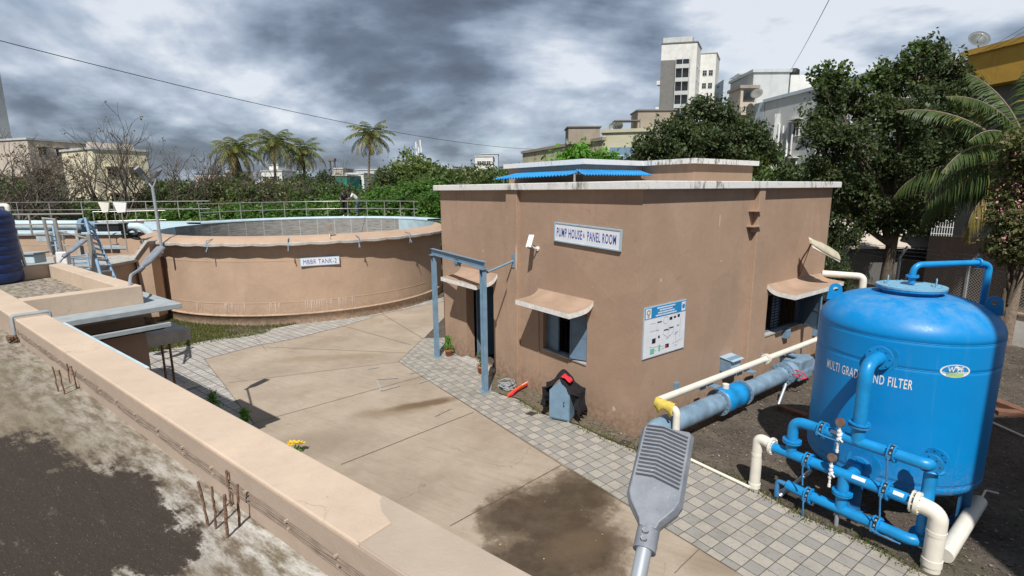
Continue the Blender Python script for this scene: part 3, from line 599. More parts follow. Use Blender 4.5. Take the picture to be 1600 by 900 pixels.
# small ledges beside the right-hand pilaster
for zz, w_ in ((4.47, .26), (4.12, .34)):
    mb = MB(); mb.box(hq(3.88, .09, zz), (w_, .20, .03), (E2, -E1, Z)); mb.build('ledge', M['brown'], house, bevel=.004)
mb = MB(); mb.box(hq(3.93, .06, 4.04), (.12, .1, .12), (E2, -E1, Z)); mb.build('ledge_block', M['brown'], house, bevel=.004)
def canopy(fp, a0, a1, out, z0, z1):     # curved sunshade over an opening; fp(along, out, z)
    n = 10; mb = MB(); top = []
    for k in range(n + 1):
        t_ = k / n; o_ = out * (1 - t_); zz = z0 + .11 + (z1 - z0 - .11) * (.22 * t_ + .78 * t_ ** 6); top.append((o_, zz))
    low = [(o_, zz - .11) for o_, zz in top]
    for a in (a0, a1):
        mb.mi = 1; mb.add([fp(a, o_, zz) for o_, zz in top] + [fp(a, o_, zz) for o_, zz in low[::-1]], [tuple(range(2 * n + 2))])
    mb.mi = 1; mb.add([fp(a0, out, z0), fp(a1, out, z0), fp(a1, out, z0 + .11), fp(a0, out, z0 + .11)], [(0, 1, 2, 3)])
    mb.mi = 0
    for k in range(n): mb.add([fp(a0, *top[k]), fp(a1, *top[k]), fp(a1, *top[k + 1]), fp(a0, *top[k + 1])], [(0, 1, 2, 3)], True)
    for k in range(n): mb.add([fp(a0, *low[k]), fp(a1, *low[k]), fp(a1, *low[k + 1]), fp(a0, *low[k + 1])], [(0, 1, 2, 3)], True)
    return mb.build('canopy', [M['canopy_top'], M['chajja_edge']], house)
canopy(hp, 1.21, 3.03, .70, 2.37, 2.665)
canopy(hp, 4.74, 6.55, .70, 2.45, 2.80)
canopy(hq, 4.93, 7.35, .70, 2.33, 2.62)
canopy(hq, 7.42, 8.08, .55, 2.30, 2.6)
# left-face window: three steel shutters, one ajar
def shutter(fp, a, z0, z1, w_, ang, dep, parent, sgn=1):
    mb = MB(); u = (fp(1, 0, 0) - fp(0, 0, 0)).normalized(); n_ = (fp(0, 1, 0) - fp(0, 0, 0)).normalized()
    d_ = (u * math.cos(ang) * sgn + n_ * math.sin(ang)).normalized(); nn = d_.cross(Z)
    c = fp(a, dep, (z0 + z1) / 2) + d_ * w_ / 2
    mb.box(c, (w_, .022, z1 - z0), (d_, nn, Z)); mb.box(c + Z * .0, (w_ * .96, .034, .03), (d_, nn, Z))
    for k in (-1, 1): mb.box(c + d_ * k * (w_ / 2 - .02), (.035, .04, z1 - z0), (d_, nn, Z)); mb.box(c + Z * k * ((z1 - z0) / 2 - .02), (w_, .04, .035), (d_, nn, Z))
    return mb.build('shutter', M['shutter'], parent)
def window(fp, W, sill=True):
    a0, a1, z0, z1 = W
    mb = MB(); u = (fp(1, 0, 0) - fp(0, 0, 0)); n_ = (fp(0, 1, 0) - fp(0, 0, 0))
    for aa in (a0 + .025, a1 - .025): mb.box(fp(aa, -.16, (z0 + z1) / 2), (.05, .08, z1 - z0 - .004), (u, n_, Z))
    for zz in (z0 + .025, z1 - .025): mb.box(fp((a0 + a1) / 2, -.16, zz), (a1 - a0 - .104, .078, .05), (u, n_, Z))
    wnd = mb.build('window', M['shutter'], house)
    mb = MB()
    for k in range(9): mb.cyl(fp(a0 + (a1 - a0) * (k + 1) / 10, -.20, z0 + .05), fp(a0 + (a1 - a0) * (k + 1) / 10, -.20, z1 - .05), .007, 6)
    mb.build('bars', M['dark'], wnd)
    if sill:
        mb = MB(); mb.box(fp((a0 + a1) / 2, -.06, z0 + .012), (a1 - a0 - .01, .17, .03), (u, n_, Z)); mb.build('sill', M['rough_conc'], wnd)
    return wnd
w1 = window(hp, WIN1)
shutter(hp, WIN1[0] + .04, 1.24, 2.28, .46, R(24), -.12, w1); shutter(hp, WIN1[1] - .04, 1.24, 2.28, .46, R(8), -.13, w1, -1); shutter(hp, WIN1[0] + .50, 1.24, 2.28, .45, R(-38), -.14, w1)
w2 = window(hq, WIN2)
shutter(hq, WIN2[1] - .05, 1.28, 2.27, .85, R(58), -.10, w2, -1); shutter(hq, WIN2[0] + .05, 1.28, 2.27, .6, R(-70), -.14, w2)
mb = MB()
for k in range(12): mb.box(hq(5.95, -.235, 1.33 + k * .078), (.42, .012, .05), (E2, (-E1 + Z * .6).normalized(), Z))
mb.build('louvre', M['shutter'], w2)
# door: steel leaf folded inside, raised threshold
mb = MB(); mb.box(hp(6.20, -.75, 1.15), (.04, .95, 2.2), (E1, -E2, Z)); dr = mb.build('door', M['shutter'], house)
mb = MB(); mb.box(hp(6.17, -1.0, 1.1), (.03, .03, .18), (E1, -E2, Z)); mb.build('handle', M['steel'], dr)
mb = MB(); mb.box(hp(5.63, .15, .06), (1.5, .35, .10), (E1, -E2, Z)); mb.build('threshold', M['rough_conc'], house, bevel=.01)
# conduits down the walls
mb = MB(); mb.tube([hp(2.98, .02, .25), hp(3.0, .02, 2.3)], .009, 6); mb.build('conduit', M['brown'], house)
# small plaster scars and the vertical patch
for (f_, a, zz, sx, sz) in ((hq, 2.6, 4.30, .05, .30), (hq, .65, 3.20, .06, .10), (hp, 3.76, 3.35, .10, .75), (hq, 2.75, 3.4, .05, .05), (hp, 5.4, 3.35, .06, .08), (hp, 1.25, 2.95, .03, .03), (hp, .55, .45, .10, .12)):
    mb = MB(); rnd = random.Random(int(a * 100)); n_ = 9
    u = (f_(1, 0, 0) - f_(0, 0, 0)); o_ = .103 if (f_ is hp and 3.75 < a < 4.2) else .003
    pts = [f_(a + math.cos(2 * math.pi * k / n_) * sx * rnd.uniform(.35, .6), o_, zz + math.sin(2 * math.pi * k / n_) * sz * rnd.uniform(.35, .6)) for k in range(n_)]
    mb.add(pts, [tuple(range(n_))]); mb.build('plaster_scar', M['parapet'], house)

# upper stair block with its own white edged roof
UZ0, UZ1 = 5.14, 5.62
def uc(s, r_, z): return C0 + E1 * s + E2 * r_ + Z * z
up_poly = [(1.75, 4.1), (1.75, 7.0), (6.6, 7.0), (6.6, 1.8), (3.4, 1.8), (3.4, 4.1)]
mb = MB(); mb.prism([uc(s, r_, UZ0) for s, r_ in up_poly], Z * (UZ1 - UZ0)); mb.build('upper_wall', M['brown'], house)
mb = MB(); ov = .12
up2 = [(1.75 - ov, 4.1 - ov), (1.75 - ov, 7.0 + ov), (6.6 + ov, 7.0 + ov), (6.6 + ov, 1.8 - ov), (3.4 - ov, 1.8 - ov), (3.4 - ov, 4.1 - ov)]
mb.prism([uc(s, r_, UZ1) for s, r_ in up2], Z * .13); mb.build('upper_roof', M['white_edge'], house)
# blue corrugated sheets leaning against the upper block
def corr(a, b_, c, d_, n=26, amp=.022):
    mb = MB(); vs = []; m_ = 2
    for k in range(n * 4 + 1):
        t_ = k / (n * 4); p, q = a.lerp(b_, t_), d_.lerp(c, t_); off = Z * math.sin(k * math.pi / 2) * amp
        vs += [p + off, q + off, p + off - Z * .006, q + off - Z * .006]
    fs = []
    for k in range(n * 4):
        o_ = 4 * k; fs += [(o_, o_ + 1, o_ + 5, o_ + 4), (o_ + 2, o_ + 6, o_ + 7, o_ + 3), (o_, o_ + 4, o_ + 6, o_ + 2), (o_ + 1, o_ + 3, o_ + 7, o_ + 5)]
    mb.add(vs, fs); return mb
co = corr(uc(3.05, .95, 5.34), uc(6.2, .95, 5.30), uc(6.2, 1.76, 5.46), uc(3.3, 1.76, 5.46)); co.build('blue_awning', M['blue_sheet'], house)
co = corr(uc(2.75, 1.15, 5.34), uc(2.95, 4.0, 5.36), uc(3.36, 4.0, 5.48), uc(3.36, 1.5, 5.48)); co.build('blue_awning', M['blue_sheet'], house)
mb = MB(); mb.cyl(uc(3.1, 1.2, 5.14), uc(3.1, 1.2, 5.36), .03, 8); mb.cyl(uc(5.9, 1.1, 5.14), uc(5.9, 1.1, 5.30), .03, 8); mb.build('awning_post', M['steel'], house)

# pump house sign
def board(name, label, cat, p, u, n_, w_, h_, frame_mat, face_mat, fr=.035, dp=.03):
    t_ = thing(name, label, cat, p)
    mb = MB(); mb.box(p + n_ * dp / 2, (w_ - .002, dp, h_ - .002), (u, n_, Z)); mb.build('face', face_mat, t_)
    mb = MB()
    for k in (-1, 1): mb.box(p + u * k * (w_ / 2 - fr / 2) + n_ * (dp * .65), (fr, dp * 1.3, h_), (u, n_, Z)); mb.box(p + Z * k * (h_ / 2 - fr / 2) + n_ * (dp * .65), (w_ - 2 * fr - .002, dp * 1.3, fr), (u, n_, Z))
    mb.build('frame', frame_mat, t_, bevel=.004); return t_
uL = -E1                                      # text direction on the left face (reads left to right)
M['frame_blue'] = simple('pale_blue_frame', (.36, .48, .58), .5, .1, 5, 0)
tilt = (uL - Z * .035).normalized(); upt = tilt.cross(-E2) * -1
upt = Vector((0, 0, 1)) + (tilt * -tilt.z); upt = (Z - tilt * tilt.z).normalized()
pc = hp(1.44, .02, 4.03)
sg = thing('sign_board', 'framed white PUMP HOUSE & PANEL ROOM sign with blue capitals on the brown wall', 'sign', pc)
mb = MB(); mb.box(pc - E2 * .01, (1.96, .03, .42), (tilt, -E2, upt)); mb.build('face', M['sign_white'], sg)
mb = MB()
for k in (-1, 1): mb.box(pc - E2 * .018 + tilt * k * .965, (.035, .04, .43), (tilt, -E2, upt)); mb.box(pc - E2 * .018 + upt * k * .2, (1.894, .04, .032), (tilt, -E2, upt))
mb.build('frame', M['frame_blue'], sg, bevel=.004)
text_part('PUMP HOUSE', pc - E2 * .026 - tilt * .50, tilt, upt, M['ink_blue'], sg, .80, .20, bold=.014)
text_part('&', pc - E2 * .026 - tilt * .045, tilt, upt, M['ink_blue'], sg, .055, .09)
text_part('PANEL ROOM', pc - E2 * .026 + tilt * .455, tilt, upt, M['ink_blue'], sg, .80, .20, bold=.014)

# process diagram poster on the right face
pc = hq(.83, .012, 2.17); uR = E2; nR = -E1; PW, PH = 1.36, 1.06
ps = thing('poster_board', 'white process diagram board with blue heading, fixed to the wall by the house corner', 'poster', pc)
mb = MB(); mb.box(pc, (PW, .022, PH), (uR, nR, Z)); mb.build('board', M['frame_blue'], ps)
mb = MB(); mb.box(pc + nR * .0125, (PW - .03, .004, PH - .03), (uR, nR, Z)); mb.build('face', M['sign_white'], ps)
mb = MB(); mb.box(pc + nR * .0155 + Z * (PH / 2 - .13), (PW - .03, .004, .23), (uR, nR, Z)); hb = mb.build('heading', M['sign_blue'], ps)
def pm(x, y, w_, h_, mat, off=.019, name='diagram_symbol'):
    mb = MB(); mb.box(pc + uR * x + Z * y + nR * off, (w_, .002, h_), (uR, nR, Z)); return mb.build(name, mat, ps)
for k, w_ in enumerate((.58, .42, .52, .66)): 
    mb = MB(); rnd = random.Random(k); x = -w_ / 2
    while x < w_ / 2:
        q_ = rnd.uniform(.02, .05); mb.box(pc + uR * (x + q_ / 2 + .0) + Z * (PH / 2 - .055 - k * .05) + nR * .0185, (q_, .002, .028), (uR, nR, Z)); x += q_ + .009
    mb.build('heading_line', M['sign_white'], ps)
pm(-.56, PH / 2 - .13, .17, .20, M['sign_white']); pm(.58, PH / 2 - .13, .13, .19, M['sign_white'])
def ring(x, y, r_, mat, w_=.012, off=.021):
    mb = MB(); n_ = 20
    vs = [pc + uR * (x + math.cos(2 * math.pi * k / n_) * rr) + Z * (y + math.sin(2 * math.pi * k / n_) * rr) + nR * off for rr in (r_, r_ - w_) for k in range(n_)]
    mb.add(vs, [(k, (k + 1) % n_, n_ + (k + 1) % n_, n_ + k) for k in range(n_)]); return mb.build('emblem', mat, ps)
M['ochre'] = simple('ochre_print', (.42, .30, .20), .6, .2, 30, 0); M['greyink'] = simple('grey_print', (.35, .37, .40), .6, .1, 8, 0); M['greenink'] = simple('green_print', (.18, .52, .38), .6, .2, 30, 0)
ring(-.56, PH / 2 - .11, .06, M['ochre'], .03); ring(-.56, PH / 2 - .19, .03, M['ochre'], .02); ring(.58, PH / 2 - .13, .05, M['sign_blue'], .05)
pm(.17, .20, .09, .06, M['black']); pm(.30, .21, .07, .04, M['black']); pm(.43, .22, .07, .06, M['black']); pm(-.20, .18, .14, .022, M['black'])
pm(-.36, -.19, .11, .10, M['black']); pm(-.20, -.13, .05, .05, M['black']); ring(.0, .19, .08, M['greyink'], .006)
pm(.02, -.02, .14, .022, M['black']); pm(.20, .00, .14, .022, M['black']); pm(.11, .02, .008, .1, M['greyink'])
mb = MB()
for (a, b_) in (((-.06, -.04), (-.06, -.1)), ((-.06, -.1), (.1, -.2)), ((.1, -.2), (.28, -.1)), ((.28, -.1), (.28, 0)), ((-.5, .02), (-.2, .02)), ((-.5, -.3), (.0, -.36)), ((.36, -.1), (.36, -.35)), ((.36, -.35), (.58, -.3)), ((.5, .15), (.5, -.25)), ((-.5, .18), (-.32, .18)), ((-.28, .0), (-.28, .15)), ((.1, -.02), (.1, -.2))):
    p, q = pc + uR * a[0] + Z * a[1], pc + uR * b_[0] + Z * b_[1]; d_ = (q - p).normalized(); n__ = d_.cross(nR) * .003
    mb.add([s + nR * .0195 for s in (p - n__, q - n__, q + n__, p + n__)], [(0, 1, 2, 3)]); mb.build('diagram_line', M['greyink'], ps); mb = MB()
pm(-.40, -.40, .13, .11, M['greenink']); pm(-.17, -.37, .06, .13, M['greenink']); pm(.08, -.37, .12, .08, M['black']); pm(.05, -.38, .05, .05, M['cloth_red'], .0205)
rnd = random.Random(4)
for k in range(16):
    x, y = rnd.uniform(-.55, .5), rnd.uniform(-.46, .12); pm(x, y, rnd.uniform(.05, .1), .008, M['greyink'], .0185, 'caption_line')

# MBBR tank sign is built with the tank; wall camera
pw = hp(3.05, 0, 3.62)
cc = thing('security_camera', 'white bullet security camera on the wall above the blue-grey window', 'camera', pw)
mb = MB(); mb.cyl(pw, pw - E2 * .03, .055, 16); mb.tube([pw - E2 * .02, pw - E2 * .12 + Z * .02, pw - E2 * .20 + Z * .08], .02, 8); mb.build('bracket', M['white'], cc)
mb = MB(); ax = (-E2 * .42 - E1 * .22 - Z * .62).normalized(); c = pw - E2 * .24 + Z * .15 
mb.cyl(c - ax * .14, c + ax * .12, .06, 18); mb.box(c + Z * .062 + ax * .02, (.34, .13, .012), (ax, ax.cross(Z).normalized(), ax.cross(Z).normalized().cross(ax))); mb.build('housing', M['white'], cc, bevel=.004)
mb = MB(); mb.cyl(c + ax * .12, c + ax * .126, .05, 18); mb.build('lens', M['black'], cc)

# wall lamp on the right face
pw = pp(1247, 425, C0, -E1); c = pp(1268, 378, C0 - E1 * .45, -E1); ce = pp(1311, 401, C0 - E1 * .75, -E1)
wl = thing('wall_lamp', 'old beige wall lamp on a curved arm above the right-hand window canopy', 'lamp', pw)
mb = MB(); mb.tube(fillet([pw - E1 * .03 - Z * .12, pw - E1 * .03 + Z * .30, pw - E1 * .2 + Z * .62, c], .25, 8), .018, 8)
mb.tube(fillet([pw - E1 * .02 - Z * .10 + E2 * .06, pw - E1 * .1 + Z * .25 + E2 * .07, c - Z * .05], .2, 8), .009, 6); mb.build('arm', M['rust'], wl)
d_ = (ce - c).normalized(); n_ = (Vector((-.35, -.62, .70))); n_ = (n_ - d_ * n_.dot(d_)).normalized(); s_ = d_.cross(n_); LL = (ce - c).length
prof = [(-.02, .07, .03), (.10, .12, .06), (.35, .165, .08), (.70, .175, .07), (.95, .15, .05), (1.0, .12, .02)]
mb = MB(); vs = []
for (t_, w_, h_) in prof:
    for k in range(9):
        a = math.pi * k / 8; vs.append(c + d_ * t_ * LL + s_ * (math.cos(a) * w_) + n_ * (math.sin(a) * h_))
    for k in range(3): vs.append(c + d_ * t_ * LL + s_ * (-w_ + w_ * (k + 1) / 2) - n_ * .04)
nn = 12; mb.add(vs, [(i * nn + k, i * nn + (k + 1) % nn, (i + 1) * nn + (k + 1) % nn, (i + 1) * nn + k) for i in range(len(prof) - 1) for k in range(nn)] + [tuple(range(nn)), tuple(range((len(prof) - 1) * nn, len(prof) * nn))])
mb.build('head', M['beige_lamp'], wl, bevel=.006)
mb = MB(); mb.box(c + d_ * LL * .5 - n_ * .045, (LL * .8, .26, .02), (d_, s_, n_)); mb.build('lens', M['white'], wl)
mb = MB(); mb.box(c + d_ * LL * .5 - n_ * .028, (LL * .96, .37, .02), (d_, s_, n_)); mb.build('rim', M['pvc'], wl)

# junction boxes on the right face
def jbox(u, v, w_, h_, dp, label, hood=False):
    p = pp(u, v, C0, -E1)
    t_ = thing('junction_box', label, 'box', p)
    mb = MB(); mb.box(p - E1 * dp / 2, (w_, dp, h_), (E2, -E1, Z)); mb.build('body', M['blue_grey'], t_, bevel=.006)
    mb = MB(); mb.box(p - E1 * (dp + .004), (w_ * .86, .008, h_ * .86), (E2, -E1, Z)); mb.build('cover', M['frame_blue'] if hood else M['blue_grey'], t_, bevel=.003)
    if hood:
        mb = MB(); mb.prism([p - E2 * w_ * .55 + Z * h_ * .5 , p - E2 * w_ * .55 + Z * (h_ * .5 + .02), p - E2 * w_ * .55 - E1 * (dp + .08) + Z * (h_ * .5 - .03)], E2 * w_ * 1.1); mb.build('hood', M['frame_blue'], t_)
    return t_
jbox(1133, 566, .44, .34, .26, 'larger blue-grey junction box with a hood, on the wall above the white pipe', True)
jbox(1055, 606, .14, .26, .05, 'narrow blue-grey junction box low on the wall beside the house corner')
jbox(1225, 520, .22, .24, .12, 'blue-grey junction box under the right-hand window canopy')
jbox(1190, 556, .12, .14, .06, 'tiny blue-grey box tucked under the long white pipe')
jbox(1271, 517, .14, .26, .08, 'blue-grey switch box on the wall right beside the blue filter tank')

# steel gantry frame in front of the door
pL, pR = gp(683, 558), gp(758, 612); bd = (pR - pL).normalized(); bn = Vector((-bd.y, bd.x, 0)); GH = 3.12
gt = thing('hoist_frame', 'blue-grey steel hoist frame of two posts and a beam before the door', 'frame', (pL + pR) / 2)
def ibeam(mb, a, b_, w_, h_, side, tw=.012):
    d_ = (b_ - a).normalized(); upv = side.cross(d_).normalized()
    c = (a + b_) / 2; ln = (b_ - a).length
    mb.box(c, (ln, tw, h_ - 2 * tw), (d_, side, upv))
    for k in (-1, 1): mb.box(c + upv * k * (h_ / 2 - tw / 2), (ln, w_, tw), (d_, side, upv))
for p in (pL, pR):
    mb = MB(); ibeam(mb, p + Z * .01, p + Z * GH, .11, .16, bn); mb.build('post', M['blue_grey'], gt)
    mb = MB(); mb.box(p + Z * .018, (.26, .22, .014), (bd, bn, Z)); mb.box(p + Z * (GH + .008), (.24, .2, .014), (bd, bn, Z)); mb.build('plate', M['blue_grey'], gt)
mb = MB(); ibeam(mb, pL - bd * .12 + Z * (GH + .105), pR + bd * .12 + Z * (GH + .105), .10, .175, bn); mb.build('beam', M['blue_grey'], gt)
mb = MB(); mid = pL.lerp(pR, .52) + Z * (GH - .02); mb.box(mid, (.22, .012, .20), (bd, bn, Z)); mb.box(mid + bn * .06 - Z * .02, (.22, .012, .16), (bd, bn, Z)); mb.cyl(mid - bn * .05 - bd * .06, mid + bn * .1 - bd * .06, .045, 12); mb.cyl(mid - bn * .05 + bd * .06, mid + bn * .1 + bd * .06, .045, 12); mb.build('trolley', M['blue_grey'], gt)
wq = hp(3.88, .1, 3.25); mb = MB(); mb.tube([pR + Z * (GH - .12), wq], .028, 6); mb.build('tie_bar', M['blue_grey'], gt)
mb = MB(); mb.box(wq - E2 * .01, (.09, .02, .34), (E1, -E2, Z)); mb.build('wall_plate', M['blue_grey'], gt)

# control cabinet with its pitched top
pc = gp(879, 652) ; ca, cb_ = gp(858, 656), gp(893, 663)
cu = (cb_ - ca).normalized(); cn = Vector((cu.y, -cu.x, 0)); cw = .47; cd = .36; chh = .70
pc = ca + cu * cw / 2 - cn * cd / 2
cab = thing('control_cabinet', 'small blue-grey electrical cabinet with pointed top standing at the house wall', 'cabinet', pc)
mb = MB(); pr = [pc + cn * cd / 2 + cu * x + Z * z for x, z in ((-cw / 2, .05), (cw / 2, .05), (cw / 2, chh), (0, chh + .24), (-cw / 2, chh))]
mb.prism(pr, -cn * cd); mb.build('body', M['blue_grey'], cab, bevel=.006)
mb = MB(); pr = [pc + cn * (cd / 2 + .002) + cu * x + Z * z for x, z in ((-cw / 2 + .015, .08), (cw / 2 - .015, .08), (cw / 2 - .015, chh - .01), (0, chh + .20), (-cw / 2 + .015, chh - .01))]
mb.prism(pr, cn * .012); dr = mb.build('door', M['blue_grey'], cab, bevel=.003)
mb = MB(); mb.cyl(pc + cn * (cd / 2 + .012) + cu * .11 + Z * .47, pc + cn * (cd / 2 + .03) + cu * .11 + Z * .47, .014, 10); mb.box(pc + cn * (cd / 2 + .02) + cu * .11 + Z * .40, (.02, .012, .05), (cu, cn, Z)); mb.build('handle', M['black'], dr)
mb = MB()
for x in (-1, 1):
    for y in (-1, 1): mb.box(pc + cu * x * (cw / 2 - .03) + cn * y * (cd / 2 - .03) + Z * .035, (.04, .04, .07), (cu, cn, Z))
mb.build('foot', M['galv'], cab)
# black cloth draped over the cabinet's ridge
def drape():
    n, m_ = 30, 26; mb = MB(); vs = []; rnd = random.Random(3)
    for i in range(n + 1):
        x = -.80 + 1.68 * i / n          # across the ridge (arc length)
        for j in range(m_ + 1):
            y = -.34 + .46 * j / m_      # front-back
            ax_ = abs(x); sl = math.hypot(cw / 2, .24)
            if ax_ < sl: px, pz = math.copysign(ax_ * (cw / 2) / sl, x), chh + .03 + .25 * math.cos(math.pi / 2 * ax_ / sl) ** .75
            else: px, pz = math.copysign(cw / 2 + .03 + .05 * math.sin(ax_ * 9) * .5 + .015, x), chh + .02 - (ax_ - sl)
            lin = chh + .275 - ax_ * .24 / sl
            if ax_ < sl: fr_ = max(0, (j / m_ - .55) / .45); pz = pz * (1 - fr_) + lin * fr_
            wob = .050 * math.sin(y * 27 + x * 5) + .026 * math.sin(y * 57 + 1 + x * 9)
            if ax_ >= sl: px += math.copysign(abs(wob) * 1.8 + (.07 if x > 0 else .03), x); pz += .05 * math.sin(y * 14 + (2 if x > 0 else 0)) * min(1, (ax_ - sl) * 3)
            else: pz += wob * .6 + .01
            yy = y + .02 * math.sin(x * 11) + (.03 * math.sin(x * 23) if j in (0, m_) else 0)
            if j > m_ - 3 and ax_ < .25: yy -= .05 * (1 - ax_ * 3)
            vs.append(pc + cu * px + cn * (yy + .08) + Z * max(pz + .10 * max(0, 1 - abs(j / m_ - .35) * 2.2) * (1 - min(1, ax_ / .6)), .12))
    fs = [(i * (m_ + 1) + j, (i + 1) * (m_ + 1) + j, (i + 1) * (m_ + 1) + j + 1, i * (m_ + 1) + j + 1) for i in range(n) for j in range(m_)]
    mb.add(vs, fs, True); return mb
o = drape().build('draped_cloth', M['cloth_black'], origin=pc + Z * chh); s_ = o.modifiers.new('thick', 'SOLIDIFY'); s_.thickness = .012; s_.offset = 1
tag(o, 'black cloth or jacket thrown over the top of the blue-grey cabinet', 'cloth')
mb = MB(); n = 8; vs = []
for i in range(n + 1):
    for j in range(n + 1):
        x = .03 + .21 * i / n; y = -.02 + .20 * j / n
        z_ = chh + .03 + .25 * max(0, math.cos(math.pi / 2 * x / .337)) ** .75 + .07 + .012 * math.sin(i * 1.3) * math.cos(j * 1.1)
        vs.append(pc + cu * x + cn * y + Z * z_)
mb.add(vs, [(i * (n + 1) + j, (i + 1) * (n + 1) + j, (i + 1) * (n + 1) + j + 1, i * (n + 1) + j + 1) for i in range(n) for j in range(n)], True)
o = mb.build('red_rag', M['cloth_red'], origin=pc + Z * (chh + .2)); s_ = o.modifiers.new('thick', 'SOLIDIFY'); s_.thickness = .012
tag(o, 'small bright red rag lying on the black cloth over the cabinet', 'rag')

# orange-red hose bundle
p = gp(818, 612); hb_ = thing('hose_bundle', 'orange-red flat hose bundle lying at the foot of the brown wall', 'hose', p)
for k, m_ in enumerate((M['orange'], M['cloth_red'], M['orange'], M['white'])):
    mb = MB(); a, b_ = gp(796, 621), gp(835, 600); off = Vector((.03 * k - .04, .035 * k - .05, 0))
    pts = [a + off + Z * .06 + Vector((.05 * math.sin(k * 2), 0, .0)), a.lerp(b_, .3) + off * 1.2 + Z * (.09 + .02 * k), a.lerp(b_, .7) + off * .8 + Z * (.10 + .02 * k), b_ + off + Z * .13]
    mb.tube(fillet(pts, .1, 4), [.036 if k < 3 else .016] * len(fillet(pts, .1, 4)), 8); mb.build('hose', m_, hb_)
# tangled grey wire
p = gp(785, 606); mb = MB(); rnd = random.Random(9)
for k in range(5):
    pts = []; c = p + Vector((rnd.uniform(-.15, .2), rnd.uniform(-.1, .2), 0)); r_ = rnd.uniform(.10, .22)
    for q in range(26): a = q * .42 + k; pts.append(c + Vector((math.cos(a) * r_ * (1 + .2 * math.sin(q * .7)), math.sin(a) * r_ * 1.2, .03 + .03 * k + .02 * math.sin(q))))
    mb.tube(pts, .011, 5)
tag(mb.build('wire_coil', M['grey_conc'], origin=p), 'tangled grey wire lying on mossy soil beside the orange hose', 'wire')

# potted plants
def leaf_cloud(center, n, rad, size, seed, squash=1.0, elong=2.2, up_bias=.3, clump=8):
    r_ = np.random.default_rng(seed); k = max(1, n // clump)
    d_ = r_.normal(size=(k, 3)); d_ /= np.linalg.norm(d_, axis=1, keepdims=True); rr = rad * r_.random(k) ** (1 / 2.4)
    cc_ = d_ * rr[:, None]; cc_ = np.repeat(cc_, clump, 0) + r_.normal(size=(k * clump, 3)) * size * 1.1
    cc_[:, 2] *= squash; cc_ += np.array(center); nn = len(cc_)
    a = r_.normal(size=(nn, 3)); a[:, 2] -= .2; a /= np.linalg.norm(a, axis=1, keepdims=True)
    b_ = r_.normal(size=(nn, 3)) + np.array([0, 0, 0]); b_ -= (b_ * a).sum(1)[:, None] * a; b_ /= np.linalg.norm(b_, axis=1, keepdims=True)
    s_ = size * (.6 + .8 * r_.random(nn))[:, None]
    return np.stack([cc_ - a * s_ * .5 * elong / 2, cc_ + b_ * s_ * .5, cc_ + a * s_ * .5 * elong / 2, cc_ - b_ * s_ * .5], 1).reshape(-1, 3)
def leaf_mesh(name, arrs, mat):
    v = np.concatenate(arrs).astype(np.float32); n = len(v) // 4
    me = bpy.data.meshes.new(name); me.vertices.add(len(v)); me.vertices.foreach_set('co', v.ravel())
    me.loops.add(4 * n); me.loops.foreach_set('vertex_index', np.arange(4 * n, dtype=np.int32)); me.polygons.add(n)
    me.polygons.foreach_set('loop_start', np.arange(0, 4 * n, 4, dtype=np.int32)); me.materials.append(mat); me.update(); me.validate(); return me
def mesh_obj(name, me, parent=None, loc=None):
    o = bpy.data.objects.new(name, me); C.objects.link(o)
    if parent: o.parent = parent
    if loc is not None: o.location = loc
    return o
def potted(p, label, h, mat, pot_h=.2, seed=1, rad=.13, dense=500, pot=True):
    t_ = thing('potted_plant', label, 'potted plant', p)
    if pot:
        mb = MB(); mb.lathe([(0, .002), (.075, .002), (.11, pot_h - .03), (.122, pot_h - .03), (.122, pot_h), (.105, pot_h), (.10, pot_h - .03), (0, pot_h - .03)], p + Z * .02, 20); mb.build('pot', M['terracotta'], t_)
    mb = MB()
    for k in range(4): mb.tube([p + Z * (pot_h * .7), p + Vector((.03 * math.sin(k * 2), .03 * math.cos(k * 2), pot_h + h * .6))], .006, 5)
    mb.build('stem', M['bark'], t_)
    arr = [leaf_cloud((0, 0, pot_h + h * (.2 + .6 * k / 3)), dense // 4, rad * (1.15 - .28 * k), .035, seed + k, 1.2) for k in range(4)]
    mesh_obj('foliage', leaf_mesh('foliage', arr, mat), t_)
    return t_
potted(gp(701, 557), 'bushy bright green plant in a terracotta pot beside the left steel post', .45, M['leaf_bright'], seed=11)
potted(gp(752, 584), 'thin dark green plant in a terracotta pot behind the right steel post', .50, M['leaf_mid'], seed=21, rad=.10, dense=220)
potted(gp(752, 560) + Vector((.0, .1, .1)), 'slender plant in a small pot at the side of the open door', .55, M['leaf_olive'], seed=31, rad=.09, dense=160)
